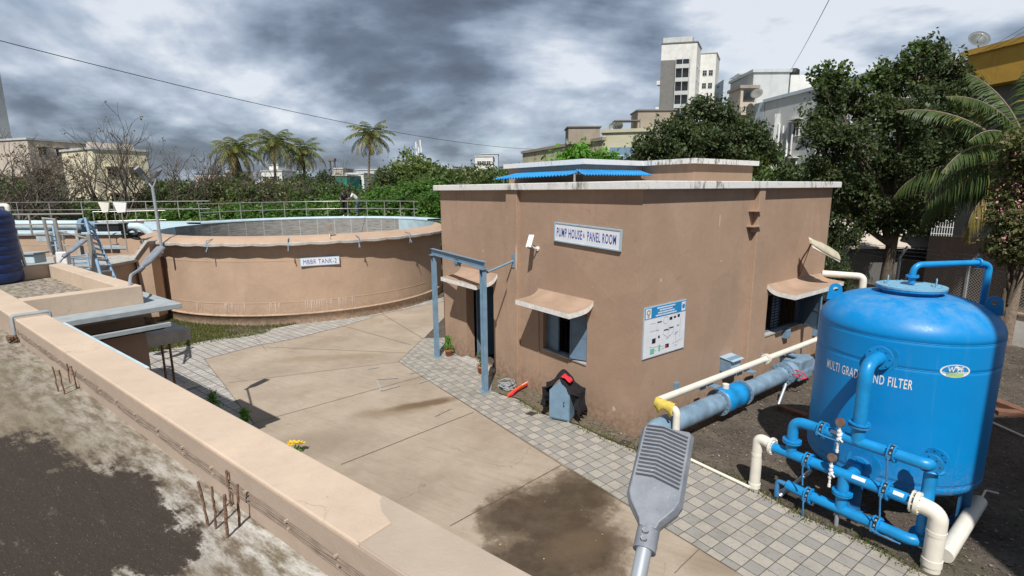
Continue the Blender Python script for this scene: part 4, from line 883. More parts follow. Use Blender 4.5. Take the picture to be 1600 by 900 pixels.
# ---------------------------------------------------------------- round tank
RZ = 3.08                                   # underside of its lip
tank = thing('round_tank', 'large round brown plastered water treatment tank behind the yard, light blue inside its rim', 'tank', TC)
mb = MB(); mb.lathe([(TR, 0), (TR, RZ + .02)], TC, 160); mb.build('outer_wall', M['tank_brown'], tank)
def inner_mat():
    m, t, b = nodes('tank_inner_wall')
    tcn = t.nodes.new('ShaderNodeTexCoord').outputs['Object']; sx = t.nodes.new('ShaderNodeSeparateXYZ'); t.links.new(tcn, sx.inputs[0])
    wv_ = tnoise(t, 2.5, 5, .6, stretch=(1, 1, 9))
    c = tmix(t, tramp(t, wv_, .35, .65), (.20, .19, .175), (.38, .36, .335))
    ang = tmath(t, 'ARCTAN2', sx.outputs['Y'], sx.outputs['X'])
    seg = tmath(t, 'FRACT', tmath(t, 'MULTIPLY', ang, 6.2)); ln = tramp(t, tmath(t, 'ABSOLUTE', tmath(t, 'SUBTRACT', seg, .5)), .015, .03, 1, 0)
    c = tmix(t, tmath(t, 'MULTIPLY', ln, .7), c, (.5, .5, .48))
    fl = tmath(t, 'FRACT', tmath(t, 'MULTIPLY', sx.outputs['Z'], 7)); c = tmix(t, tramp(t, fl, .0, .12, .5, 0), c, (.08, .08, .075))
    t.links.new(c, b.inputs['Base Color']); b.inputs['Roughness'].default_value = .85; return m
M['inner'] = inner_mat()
def arc_wall(r_, a0, a1, z0, z1, seg=80): mb = MB(); mb.lathe([(r_, z0), (r_, z1)], TC, seg, a0=a0, a1=a1); return mb
RI = TR - .28
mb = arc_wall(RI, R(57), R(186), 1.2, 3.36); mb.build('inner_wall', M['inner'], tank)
mb = arc_wall(RI, R(186), R(417), 1.2, 3.36, 140); mb.build('inner_wall', M['pale_blue'], tank)
mb = MB(); mb.lathe([(0, 1.9), (RI, 1.9)], TC, 80); mb.build('water_surface', M['water'], tank)
mb = MB(); mb.lathe([(RI, 3.36), (TR + .02, 3.30)], TC, 160); mb.build('wall_top', M['tank_brown'], tank)
mb = MB(); mb.lathe([(TR + .02, 3.30), (TR + .34, RZ + .07)], TC, 160); mb.build('sloping_lip', M['tank_brown'], tank)
# uneven scalloped edge of the lip
mb = MB(); vs = []; n = 320; rnd = random.Random(5)
for k in range(n):
    a = 2 * math.pi * k / n; sag = .035 * abs(math.sin(a * 21)) ; r0 = TR + .34
    for rr, zz in ((r0, RZ + .075), (r0 + .03 + sag * .4, RZ + .07 - sag * .6), (r0 + .03 + sag * .4, RZ - .01 - sag), (r0 - .02, RZ - .01), (TR, RZ + .02)):
        vs.append(TC + Vector((math.cos(a) * rr, math.sin(a) * rr, zz)))
mb.add(vs, [(k * 5 + j, k * 5 + (j + 1) % 5, ((k + 1) % n) * 5 + (j + 1) % 5, ((k + 1) % n) * 5 + j) for k in range(n) for j in range(4)], False)
mb.build('lip_edge', M['rough_conc'], tank)
mb = MB(); mb.lathe([(TR + .035, 0), (TR + .035, .36), (TR + .075, .365), (TR + .075, .39), (TR, .42)], TC, 160); mb.build('plinth', M['tank_brown'], tank)
# faint construction bands and lime streaks
for zz in (.86, 2.45):
    mb = MB(); mb.lathe([(TR + .001, zz - .03), (TR + .010, zz), (TR + .001, zz + .03)], TC, 160, a0=R(200), a1=R(340)); mb.build('plaster_band', M['tank_brown'], tank)
M['lime'] = simple('lime_streak', (.60, .48, .40), .9, .2, 30, .1)
rnd = random.Random(12)
def on_tank(u, v):                           # angle of the tank wall seen there
    r_ = ray(u, v); dx, dy = r_.x, r_.y; a = dx * dx + dy * dy; b_ = -2 * (dx * TC.x + dy * TC.y); c_ = TC.x ** 2 + TC.y ** 2 - TR * TR
    t_ = (-b_ - math.sqrt(b_ * b_ - 4 * a * c_)) / (2 * a); p = Vector((0, 0, EYE)) + r_ * t_; return math.atan2(p.y - TC.y, p.x - TC.x), p.z
for (u0, u1, n_) in ((307, 318, 6), (350, 382, 14), (420, 440, 7), (465, 560, 34)):
    for _ in range(n_):
        u = rnd.uniform(u0, u1); a, z_ = on_tank(u, 470); w_ = rnd.uniform(.006, .018) / TR; top = .86 + rnd.uniform(-.02, .02); ln = rnd.uniform(.15, .5)
        pts = [(a - w_, top), (a + w_, top), (a + w_ * .4, top - ln), (a - w_ * .2, top - ln)]
        mb = MB(); mb.add([TC + Vector((math.cos(q) * (TR + .012), math.sin(q) * (TR + .012), zz)) for q, zz in pts], [(0, 1, 2, 3)]); mb.build('lime_streak', M['lime'], tank)
# walkway on the far side of the rim
mb = MB(); mb.lathe([(TR - .30, 3.36), (TR + .55, 3.36), (TR + .55, 3.46), (TR - .30, 3.46), (TR - .30, 3.36)], TC, 100, a0=R(28), a1=R(168)); mb.build('walkway', M['pale_blue'], tank)
# pipe clips on the lip
for u in (337, 454, 557, 632):
    a, _ = on_tank(u, 400); rad = Vector((math.cos(a), math.sin(a), 0)); p = TC + rad * (TR + .37) + Z * (RZ + .05)
    mb = MB(); mb.tube([p - Z * .30 - rad * .02, p + Z * .12 + rad * .02, p + Z * .16 - rad * .35], .02, 6); mb.tube([p - Z * .16 + rad * .01, p - Z * .28 + rad * .09], .02, 6); mb.build('clip', M['blue_grey'], tank)
# sign on the tank
a, zc = on_tank(500, 408)
st = thing('tank_sign', 'small white MBBR TANK-2 sign with dark capitals on the round brown tank', 'sign', TC + Vector((math.cos(a), math.sin(a), 0)) * (TR + .02) + Z * zc)
rad = Vector((math.cos(a), math.sin(a), 0)); tu = Vector((-rad.y, rad.x, 0)); pcn = TC + rad * (TR + .035) + Z * zc
mb = MB(); mb.box(pcn, (1.42, .03, .32), (tu, rad, Z)); mb.build('frame', M['frame_blue'], st, bevel=.004)
mb = MB(); mb.box(pcn + rad * .016, (1.37, .006, .27), (tu, rad, Z)); mb.build('face', M['sign_white'], st)
text_part('MBBR TANK-2', pcn + rad * .021, tu, Z, M['ink_blue'], st, 1.20, .175, bold=.0)
# little lamp on a stub on the near rim
a, _ = on_tank(517, 400); rad = Vector((math.cos(a), math.sin(a), 0)); p = TC + rad * (TR + .1) + Z * 3.3
fl = thing('rim_lamp', 'small square lamp on a short stub standing on the near rim of the round tank', 'lamp', p)
mb = MB(); mb.tube([p + rad * .15 - Z * .08, p, p + Z * .28], .018, 6); mb.build('stub', M['steel'], fl)
mb = MB(); mb.box(p + Z * .36, (.22, .06, .22), (Vector((-rad.y, rad.x, 0)), rad, Z)); mb.build('head', M['cable'], fl, bevel=.01)

# railings: a run of posts and two rails
def railing(pts, z0, label, h=.92, post_step=1.35, mat='steel', name='railing', r_=.022):
    t_ = thing(name, label, 'railing', Vector((pts[0][0], pts[0][1], z0)))
    P_ = [Vector((p[0], p[1], z0)) for p in pts]
    for zz in (h, h * .52):
        mb = MB(); mb.tube([p + Z * zz for p in P_], r_, 6); mb.build('rail', M[mat], t_)
    acc_ = 0; k = 0; ps_ = [P_[0]]
    for i in range(len(P_) - 1):
        ln = (P_[i + 1] - P_[i]).length; s_ = post_step - acc_
        while s_ < ln: ps_.append(P_[i].lerp(P_[i + 1], s_ / ln)); s_ += post_step
        acc_ = ln - (s_ - post_step)
    for p in ps_[:100]:
        mb = MB(); mb.cyl(p, p + Z * h, r_, 6); mb.build('post', M[mat], t_)
    return t_
arc = [(TC.x + math.cos(R(a)) * (TR - .1), TC.y + math.sin(R(a)) * (TR - .1)) for a in range(166, 39, -4)]
railing(arc, 3.46, 'long curved steel railing round the far rim of the round tank', post_step=1.2)

# ---------------------------------------------------------------- people at the far rail
def skinned(name, joints, edges, mat, parent=None, sub=1, origin=None):
    me = bpy.data.meshes.new(name); me.from_pydata([j[0] for j in joints], edges, []); o = bpy.data.objects.new(name, me); C.objects.link(o)
    bm = bmesh.new(); bm.from_mesh(me); lay = bm.verts.layers.skin.verify() if hasattr(bm.verts.layers.skin, 'verify') else bm.verts.layers.skin.new()
    bm.verts.ensure_lookup_table()
    for i, j in enumerate(joints):
        bm.verts[i][lay].radius = (j[1], j[1] if len(j) < 3 else j[2]); bm.verts[i][lay].use_root = (i == 0)
    bm.to_mesh(me); bm.free()
    sk = o.modifiers.new('skin', 'SKIN'); sk.use_smooth_shade = True; ss = o.modifiers.new('sub', 'SUBSURF'); ss.levels = sub; ss.render_levels = sub
    me.materials.append(mat)
    if parent: o.parent = parent
    return o
def person(p, rotz, label, shirt, trousers, lean=.5, arms='rail'):
    t_ = thing('person', label, 'person', p, rotz=rotz)
    # local frame: faces +x, leaning forward; pelvis z .92
    pel = Vector((-.12, 0, .94)); ch = pel + Vector((math.sin(lean) * .30, 0, math.cos(lean) * .30)); sh = pel + Vector((math.sin(lean) * .50, 0, math.cos(lean) * .50))
    nk = sh + Vector((math.sin(lean + .2) * .09, 0, math.cos(lean + .2) * .09)); hd = nk + Vector((.09, 0, .10)); tp_ = hd + Vector((.03, 0, .09))
    J = [(pel, .13, .10), (ch, .14, .10), (sh, .13, .09), (nk, .052), (hd, .085, .095), (tp_, .07)]
    Ed = [(0, 1), (1, 2), (2, 3), (3, 4), (4, 5)]
    for s_ in (-1, 1):
        i = len(J); hip = pel + Vector((0, s_ * .10, -.06)); kn = Vector((-.02 + .04 * s_, s_ * .12, .50)); an = Vector((-.10 + .05 * s_, s_ * .13, .09)); toe = an + Vector((.17, s_ * .02, -.05))
        J += [(hip, .09), (kn, .06), (an, .042), (toe, .035)]; Ed += [(0, i), (i, i + 1), (i + 1, i + 2), (i + 2, i + 3)]
        i = len(J); so_ = sh + Vector((0, s_ * .19, -.02)); el = so_ + Vector((.14, s_ * .07, -.25)); hn = el + Vector((.20, -s_ * .06, -.03)); fg = hn + Vector((.09, 0, -.01))
        J += [(so_, .055), (el, .042), (hn, .030), (fg, .028)]; Ed += [(2, i), (i, i + 1), (i + 1, i + 2), (i + 2, i + 3)]
    skinned('body', J, Ed, M['skin'], t_)
    off = .018
    Js = [(pel + Vector((0, 0, .02)), .155, .125), (ch, .165, .125), (sh, .155, .11)]; Es = [(0, 1), (1, 2)]
    for s_ in (-1, 1):
        i = len(Js); so_ = sh + Vector((0, s_ * .19, -.02)); el = so_ + Vector((.11, s_ * .055, -.20)); Js += [(so_, .075), (el, .065)]; Es += [(2, i), (i, i + 1)]
    skinned('shirt', Js, Es, shirt, t_)
    Jt = [(pel, .15, .12)]; Et = []
    for s_ in (-1, 1):
        i = len(Jt); Jt += [(pel + Vector((0, s_ * .10, -.06)), .108), (Vector((-.02 + .04 * s_, s_ * .12, .50)), .08), (Vector((-.10 + .05 * s_, s_ * .13, .10)), .065)]; Et += [(0, i), (i, i + 1), (i + 1, i + 2)]
    skinned('trousers', Jt, Et, trousers, t_)
    skinned('hair', [(hd + Vector((-.03, 0, .05)), .085, .09), (tp_ + Vector((-.01, 0, .0)), .078), (hd + Vector((-.07, 0, -.02)), .06)], [(0, 1), (0, 2)], M['hair'], t_)
    for s_ in (-1, 1):
        an = Vector((-.10 + .05 * s_, s_ * .13, .06)); skinned('shoe', [(an + Vector((-.04, 0, -.015)), .045), (an + Vector((.08, 0, -.02)), .048), (an + Vector((.19, s_ * .02, -.03)), .034)], [(0, 1), (1, 2)], M['white'] if shirt is M['shirt_dark'] else M['black'], t_)
    return t_
def on_rim(u, rr):
    r_ = ray(u, 330); dx, dy = r_.x, r_.y; a = dx * dx + dy * dy; b_ = -2 * (dx * TC.x + dy * TC.y); c_ = TC.x ** 2 + TC.y ** 2 - rr * rr
    t_ = (-b_ + math.sqrt(b_ * b_ - 4 * a * c_)) / (2 * a); return Vector((dx * t_, dy * t_, 3.46))
p1, p2 = on_rim(540, TR + .22), on_rim(557, TR + .20)
person(p1, R(-75), 'person in dark shirt and dark trousers bending over the far tank railing', M['shirt_dark'], M['trousers_dark'], .72)
person(p2, R(-165), 'person in white shirt and grey-blue trousers leaning left at the far tank railing', M['shirt_white'], M['jeans'], .60)

# ---------------------------------------------------------------- terrace we stand on
ter = thing('terrace_building', 'near building whose flat roof and peach parapet fill the lower left corner', 'building', tp(-6, 0, 0))
PZ, FZ = 3.5, 3.23
def tbox(mb, s0, s1, t0, t1, z0, z1): mb.box(tp((s0 + s1) / 2, (t0 + t1) / 2, (z0 + z1) / 2), (s1 - s0, t1 - t0, z1 - z0), (D, T, Z))
M['par_new'] = plaster('fresh_parapet_cement', (.47, .385, .31), dirtamt=.2, streak=False)
SW = tp(0, 1.32, 0); q = gp(590, 830, PZ); SB = q.dot(D)     # where the newer paint starts
mb = MB(); tbox(mb, -11.6, SB, 1.17, 1.47, FZ - .2, PZ); mb.build('parapet', M['parapet'], ter, bevel=.009)
# newer, smoother section with its wavy seam
mb = MB(); tbox(mb, SB, 4.5, 1.172, 1.468, FZ - .2, PZ - .002); mb.build('parapet', M['par_new'], ter, bevel=.01)
mb = MB(); pts = [(SB - .02, 1.174), (SB + .05, 1.20), (SB + .09, 1.27), (SB + .03, 1.34), (SB - .10, 1.38), (SB - .18, 1.43), (SB - .20, 1.466), (4.4, 1.466), (4.4, 1.174)]
mb.add([tp(s, t_, PZ + .0025) for s, t_ in pts], [tuple(range(len(pts)))]); mb.build('parapet_seam', M['par_new'], ter)
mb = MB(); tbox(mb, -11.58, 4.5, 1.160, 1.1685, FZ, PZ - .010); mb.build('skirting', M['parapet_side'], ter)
mb = MB(); tbox(mb, -10.18, -9.91, 1.472, 2.93, FZ - .25, PZ); mb.build('parapet', M['parapet'], ter, bevel=.012)
mb = MB(); tbox(mb, -14.5, -10.182, 2.66, 2.93, FZ - .25, PZ); mb.build('parapet', M['parapet'], ter, bevel=.012)
mb = MB(); tbox(mb, -14.75, -14.502, -2.0, 2.93, FZ - .25, PZ); mb.build('parapet', M['parapet'], ter, bevel=.012)
mb = MB(); tbox(mb, -14.7, 4.5, -7, 1.45, -.02, FZ - .25); tbox(mb, -14.7, -9.93, 1.45, 2.90, -.02, FZ - .252); mb.build('wall', M['brown'], ter)
# unseen tall block, added so its shadow falls on the filter tank's right side
mb = MB(); mb.box((9.0, -2.5, 7.2), (6.3, 4.0, 14.4)); mb.build('unseen_tall_block', M['brown'], ter)
def floor_mat():
    m, t, b = nodes('stained_terrace_floor')
    tcn = t.nodes.new('ShaderNodeTexCoord').outputs['Object']
    def dot(v):
        n = t.nodes.new('ShaderNodeVectorMath'); n.operation = 'DOT_PRODUCT'; t.links.new(tcn, n.inputs[0]); n.inputs[1].default_value = tuple(v); return n.outputs['Value']
    base = tp(-6, 0, 0); tt = tmath(t, 'ADD', dot(T), T.dot(base)); ss = tmath(t, 'ADD', dot(D), D.dot(base))
    rot = t.nodes.new('ShaderNodeCombineXYZ'); t.links.new(ss, rot.inputs[0]); t.links.new(tt, rot.inputs[1])
    f = tnoise(t, 3.0, 9, .68, vec=rot.outputs[0]); brush = tnoise(t, 4.0, 8, .7, vec=rot.outputs[0], stretch=(.9, 3.2, 1)); fine = tnoise(t, 40, 5, .7); big = tnoise(t, 1.3, 5, .6)
    c = tmix(t, tramp(t, brush, .35, .68), (.15, .118, .085), (.31, .26, .20))
    c = tmix(t, tramp(t, big, .45, .6, 0, .5), c, (.19, .165, .10))
    # white lime crust along the foot of the parapet
    k = tramp(t, tt, .70, 1.02); k = tmath(t, 'MULTIPLY', k, tramp(t, brush, .42, .60)); near = tramp(t, ss, -4.2, -2.7)
    c = tmix(t, tmath(t, 'MULTIPLY', k, tmath(t, 'ADD', .35, tmath(t, 'MULTIPLY', near, .6))), c, (.56, .55, .51))
    # large dark damp film
    w = None
    xy = rot.outputs[0]
    for (u, v, rx, ry, a) in ((60, 790, .62, .40, 0), (160, 830, .50, .30, R(10)), (190, 770, .28, .16, 0), (30, 720, .50, .22, 0), (250, 860, .22, .16, 0), (-60, 860, .8, .5, 0)):
        q = gp(u, v, FZ); d_ = ell(t, xy, (q.dot(D), q.dot(T)), rx, ry, a); w = d_ if w is None else tmath(t, 'MINIMUM', w, d_)
    w = tmath(t, 'ADD', w, tmath(t, 'MULTIPLY', tmath(t, 'SUBTRACT', f, .5), 1.5)); w = tmath(t, 'ADD', w, tmath(t, 'MULTIPLY', tmath(t, 'SUBTRACT', fine, .5), .45)); w = tmath(t, 'ADD', w, tmath(t, 'MULTIPLY', tmath(t, 'SUBTRACT', brush, .5), 1.3))
    dk = tramp(t, w, 1.16, .93)
    c = tmix(t, tmath(t, 'MULTIPLY', tramp(t, w, 1.55, 1.05), tramp(t, brush, .62, .40, .1, .75)), c, (.115, .09, .065))
    c = tmix(t, tmath(t, 'MULTIPLY', dk, tramp(t, brush, .74, .60, .45, .97)), c, (.043, .033, .026))
    edge = tmath(t, 'MULTIPLY', tramp(t, w, 1.0, 1.12), tramp(t, w, 1.45, 1.15)); c = tmix(t, tmath(t, 'MULTIPLY', tmath(t, 'MULTIPLY', edge, tramp(t, brush, .45, .6)), tmath(t, 'MULTIPLY', near, .6)), c, (.58, .57, .54))
    c = tmix(t, tramp(t, fine, .68, .76, 0, .35), c, (.5, .47, .42))
    c = tmix(t, tramp(t, tnoise(t, 90, 4, .75), .54, .70, 0, .35), c, (.09, .075, .06)); c = tmix(t, tramp(t, tnoise(t, 150, 2, .5), .70, .74, 0, .6), c, (.52, .50, .46))
    # dark soot under the blue tank on the far roof part
    t.links.new(c, b.inputs['Base Color']); b.inputs['Roughness'].default_value = .9; b.inputs['Specular IOR Level'].default_value = .25
    tbump(t, b, tmath(t, 'ADD', tmath(t, 'MULTIPLY', brush, .8), tmath(t, 'MULTIPLY', fine, .25)), .8, .02); return m
M['terrace'] = floor_mat()
mb = MB(); mb.add([tp(-14.7, -7, FZ), tp(4.5, -7, FZ), tp(4.5, 1.3, FZ), tp(-14.7, 1.3, FZ)], [(0, 1, 2, 3)]); mb.add([tp(-14.7, 1.3, FZ + .002), tp(-10.0, 1.3, FZ + .002), tp(-10.0, 2.8, FZ + .002), tp(-14.7, 2.8, FZ + .002)], [(0, 1, 2, 3)])
mb.build('roof_floor', M['terrace'], ter)
mb = MB(); tbox(mb, -14.6, -14.0, 1.5, 2.7, FZ, FZ + .02)
# grey concrete sunshade frame round the jog
mb = MB(); tbox(mb, -9.40, -6.2, 1.475, 1.80, 3.125, 3.195); mb.build('sunshade', M['pale_blue'], ter, bevel=.006)
mb = MB(); tbox(mb, -9.905, -9.402, 1.475, 3.3, 3.12, 3.20); mb.build('sunshade', M['grey_conc'], ter, bevel=.006)
mb = MB(); tbox(mb, -11.3, -9.907, 2.935, 3.3, 3.12, 3.20); mb.build('sunshade', M['grey_conc'], ter, bevel=.006)
mb = MB(); tbox(mb, -9.52, -9.43, 1.9, 3.12, 2.84, 2.91); mb.build('lintel', M['grey_conc'], ter, bevel=.006)
mb = MB(); tbox(mb, -9.90, -9.53, 1.9, 3.05, 2.80, 2.84); mb.build('recess', M['dark'], ter)
mb = MB(); tbox(mb, -11.2, -10.2, 2.935, 3.66, 2.36, 2.56); mb.build('porch_slab', M['rough_conc'], ter, bevel=.008)
for k in range(2):
    mb = MB(); p = tp(-10.5 - .4 * k, 3.4, 0); mb.cyl(p, p + Z * 2.32, .02, 6); mb.build('prop', M['rust'], ter)
# strap over the parapet
q = gp(62, 492, PZ); sq = q.dot(D)
stp = thing('parapet_strap', 'grey pipe strap bent over the peach parapet near the left edge', 'bracket', q)
mb = MB(); r_ = .014
for ds in (-.035, .035): mb.tube(fillet([tp(sq + ds, 1.145, FZ + .02), tp(sq + ds, 1.145, PZ + .035), tp(sq + ds, 1.50, PZ + .035), tp(sq + ds, 1.50, PZ - .18)], .03, 4), r_, 6)
mb.box(tp(sq, 1.145, FZ + .10), (.09, .02, .03), (D, T, Z)); mb.build('strap', M['grey_conc'], stp)
# wires clipped along the inside of the parapet
M['wire_brown'] = simple('brown_wire', (.21, .165, .13), .8, .25, 12, .1)
rnd = random.Random(8)
cab_ = thing('conduit_wires', 'brown sagging wires clipped along the inside of the near parapet', 'wires', tp(-4, 1.15, 3.36))
for k in range(4):
    pts = []; s_ = sq + .1
    while s_ < 3.5:
        pts.append(tp(s_, 1.156 - .003 * k, 3.375 - .013 * k + .006 * math.sin(s_ * (4.3 + k)) + .002 * math.sin(s_ * 17 + k))); s_ += .08
    mb = MB(); mb.tube(pts, .0052, 5); mb.build('wire', M['wire_brown'], cab_)
for k in range(16):
    s_ = sq + .35 + k * .42; mb = MB(); mb.box(tp(s_, 1.152, 3.383), (.014, .02, .012), (D, T, Z)); mb.build('clip', M['parapet_side'], cab_); mb = MB(); mb.box(tp(s_ + .02, 1.152, 3.348), (.014, .02, .012), (D, T, Z)); mb.build('clip', M['parapet_side'], cab_)
# knot of wires by the strap
mb = MB(); pts = [tp(sq + .1 + .09 * math.sin(k * 1.1), 1.10 + .05 * math.cos(k * 1.7), FZ + .05 + .03 * math.sin(k * .8)) for k in range(30)]; mb.tube(fillet(pts, .02, 2), .006, 5)
tag(mb.build('wire_knot', M['rust'], origin=tp(sq + .1, 1.1, FZ)), 'knotted rusty wire on the terrace floor under the parapet strap', 'wire')
# rebar stubs
def bars(lst, label, name='rebar_stubs'):
    b0 = gp(*lst[0][0], FZ); t_ = thing(name, label, 'rebar', b0)
    for (base, top, r_) in lst:
        b_ = gp(*base, FZ); r_ *= .8; rr = ray(*top); tt = b_.y / rr.y; tpz = Vector((0, 0, EYE)) + rr * tt
        mb = MB(); n_ = 9; pts = [b_.lerp(tpz, k / (n_ - 1)) + Vector((random.uniform(-.003, .003), random.uniform(-.003, .003), 0)) for k in range(n_)]; pts[0].z = FZ - .02
        mb.tube(pts, [r_ * (1 + .14 * (k % 2) + random.uniform(-.12, .12)) for k in range(n_)], 7); mb.build('bar', M['rust'], t_)
    return t_
bars([((91, 612), (82, 573), .0075), ((101, 616), (92, 578), .0075), ((109, 598), (104, 568), .0075), ((120, 607), (111, 572), .0075), ((126, 604), (121, 585), .0075), ((133, 605), (129, 590), .006)], 'rusty rebar stubs at the parapet foot, farther left cluster')
bars([((325, 822), (310, 752), .008), ((338, 826), (331, 760), .008), ((355, 840), (350, 773), .009), ((362, 790), (353, 735), .008), ((374, 822), (371, 757), .008), ((367, 788), (363, 740), .008), ((390, 803), (386, 770), .008)], 'rusty rebar stubs at the parapet foot, nearer larger cluster')

# ---------------------------------------------------------------- LED lamps on poles
M['groove_shade'] = simple('shadowy_groove', (.05, .055, .065), .7, .1, 8, 0)  # flat dark strips: the shade between the fins put into colour
def led_lamp(base, az, el, length, width, label, pole_pts, name='street_lamp', fins=True):
    h_ = Vector((math.sin(az), math.cos(az), 0)); d_ = h_ * math.cos(el) + Z * math.sin(el); s_ = Vector((h_.y, -h_.x, 0)); n_ = s_.cross(d_)
    if n_.z < 0: n_ = -n_
    t_ = thing(name, label, 'lamp', pole_pts[0]); Lh = length; W = width
    def P(x, y, z=0): return base + d_ * (y * Lh) + s_ * (x * W) + n_ * (z * W)
    mb = MB(); mb.tube(pole_pts, .026 * W / .25, 16); mb.build('pole', M['galv'], t_)
    mb = MB(); mb.cyl(P(0, -.15, -.03), P(0, .05, -.03), .062 * W / .25 * .8, 16)
    for yy in (-.095, -.03): mb.cyl(P(0, yy, .13), P(0, yy, .24), .010, 8)
    mb.build('clamp', M['lamp_grey'], t_)
    mb = MB()
    for yy in (-.095, -.03): mb.cyl(P(-.02, yy, .17), P(-.02, yy, .235), .012 * W / .25, 6)
    mb.build('bolt', M['steel'], t_)
    out = [(-.16, 0), (-.20, .06), (-.43, .20), (-.5, .28), (-.5, .97), (-.46, 1.0), (.46, 1.0), (.5, .97), (.5, .28), (.43, .20), (.20, .06), (.16, 0)]
    mb = MB(); n = len(out); lo = [P(x, y, -.10) for x, y in out]; mid_ = [P(x * 1.02, y, .03) for x, y in out]; hi = [P(x * .90, .02 + y * .965, .16) for x, y in out]
    fs = [(k, (k + 1) % n, n + (k + 1) % n, n + k) for k in range(n)] + [(n + k, n + (k + 1) % n, 2 * n + (k + 1) % n, 2 * n + k) for k in range(n)] + [tuple(range(n))[::-1], tuple(range(2 * n, 3 * n))]
    mb.add(lo + mid_ + hi, fs); head = mb.build('head', M['lamp_grey'], t_, bevel=.004)
    mb = MB(); mb.box(P(0, .62, -.11), (W * .8, Lh * .6, .008), (s_, d_, n_)); mb.build('lens', M['glass'], head)
    if fins:
        for k in range(14):
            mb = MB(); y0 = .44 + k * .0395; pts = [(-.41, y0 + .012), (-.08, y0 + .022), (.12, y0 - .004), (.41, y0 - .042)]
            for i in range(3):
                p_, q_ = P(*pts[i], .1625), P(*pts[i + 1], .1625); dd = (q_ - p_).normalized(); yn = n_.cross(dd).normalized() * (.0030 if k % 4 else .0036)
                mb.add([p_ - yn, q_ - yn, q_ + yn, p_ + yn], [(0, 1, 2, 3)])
            mb.build('fin_gap_shade', M['groove_shade'], head)
            mb = MB()
            for i in range(3):
                p_, q_ = P(*pts[i], .160), P(*pts[i + 1], .160); dd = (q_ - p_).normalized(); yn = n_.cross(dd).normalized()
                mb.box((p_ + q_) / 2 + yn * .0062, ((q_ - p_).length, .0045, .012), (dd, yn, n_))
            mb.build('fin', M['lamp_grey'], head)
    return t_
def along(u, v, dist): return Vector((0, 0, EYE)) + ray(u, v).normalized() * dist
bs = along(1012, 832, 2.36)
az_, el_ = R(26), R(31)
h_ = Vector((math.sin(az_), math.cos(az_), 0)); dl = h_ * math.cos(el_) + Z * math.sin(el_)
led_lamp(bs, az_, el_, .485, .225, 'large grey finned LED street lamp head in front of the paving, seen from above', [bs - dl * .06, bs - dl * .02])
bpy.data.objects.remove([o for o in bpy.data.objects if o.name == 'pole' and o.parent and o.parent['label'].startswith('large grey finned')][0])
root = [o for o in bpy.data.objects if o.get('label', '').startswith('large grey finned')][0]
p0_ = bs - dl * .05; mb = MB()
mb.tube([p0_, bs - dl * .6, bs - dl * 1.1], .030, 16); mb.build('pole', M['galv'], root)

b2 = yp(222, 418, 9.9); az2, el2 = R(24), R(40)
h2 = Vector((math.sin(az2), math.cos(az2), 0)); d2 = h2 * math.cos(el2) + Z * math.sin(el2)
foot = tp(-10.05, 2.8, 3.48)
led_lamp(b2, az2, el2, .55, .22, 'grey LED lamp on a bent white arm at the corner of the peach parapet', fillet([foot, foot + Z * .14 + (b2 - foot) * .15, b2 - d2 * .02], .12, 6), fins=False)
b3 = yp(103, 398, 12.5); az3 = R(24)
foot = yp(92, 410, 12.4)
led_lamp(b3, az3, R(36), .55, .22, 'dark grey LED lamp above the end of the far parapet, left of the blue ladder', fillet([Vector((foot.x, foot.y, 2.9)), foot, b3], .12, 6), fins=False)

# ---------------------------------------------------------------- blue water tank on the roof
bt = yp(-17, 455, 10.2); bt.z = FZ + .02
wt = thing('water_tank', 'dark blue ribbed plastic water tank cut by the left edge on the terrace', 'tank', bt)
prof = [(0, .0), (.53, .0), (.55, .02)]
for k in range(7):
    z_ = .05 + k * .175; prof += [(.557, z_), (.562, z_ + .07), (.557, z_ + .145), (.546, z_ + .155), (.546, z_ + .165)]
prof += [(.56, 1.29), (.52, 1.38), (.38, 1.47), (.24, 1.50), (0, 1.50)]
mb = MB(); mb.lathe(prof, bt, 48); mb.build('body', M['navy'], wt)
mb = MB(); mb.lathe([(.0, 1.56), (.2, 1.56), (.22, 1.54), (.22, 1.49)], bt, 24); mb.build('lid', M['black'], wt)
# steel pipe standing beside it with white cap
pb, pt_ = gp(46, 436, FZ), yp(10, 322, 10.9)
vp = thing('vent_pipe', 'leaning steel pipe with a white elbow beside the dark blue water tank', 'pipe', pb)
pt_ = yp(12, 325, pb.y)
mb = MB(); mb.tube([pb, pb.lerp(pt_, .98)], .028, 10); mb.build('pipe', M['steel'], vp)
mb = MB(); mb.tube(fillet([pt_ - Z * .06, pt_ + Z * .05, pt_ + Z * .05 - Vector((.3, 0, 0))], .04, 4), .045, 10); mb.build('elbow', M['pvc'], vp)
mb = MB(); mb.cyl(pb, pb + Z * .12, .05, 10); mb.build('socket', M['pvc'], vp)

# ---------------------------------------------------------------- rest of the treatment plant at left
def quadbox(name, label, cat, x0, x1, y0, y1, z0, z1, mat, cop=None):
    t_ = thing(name, label, cat, Vector(((x0 + x1) / 2, (y0 + y1) / 2, z0)))
    mb = MB(); mb.box(((x0 + x1) / 2, (y0 + y1) / 2, (z0 + z1) / 2), (x1 - x0, y1 - y0, z1 - z0)); mb.build('wall', M[mat], t_)
    if cop:
        mb = MB(); mb.box(((x0 + x1) / 2, (y0 + y1) / 2, z1 + .05), (x1 - x0 + .3, y1 - y0 + .3, .1)); mb.build('coping', M[cop], t_, bevel=.01)
    return t_
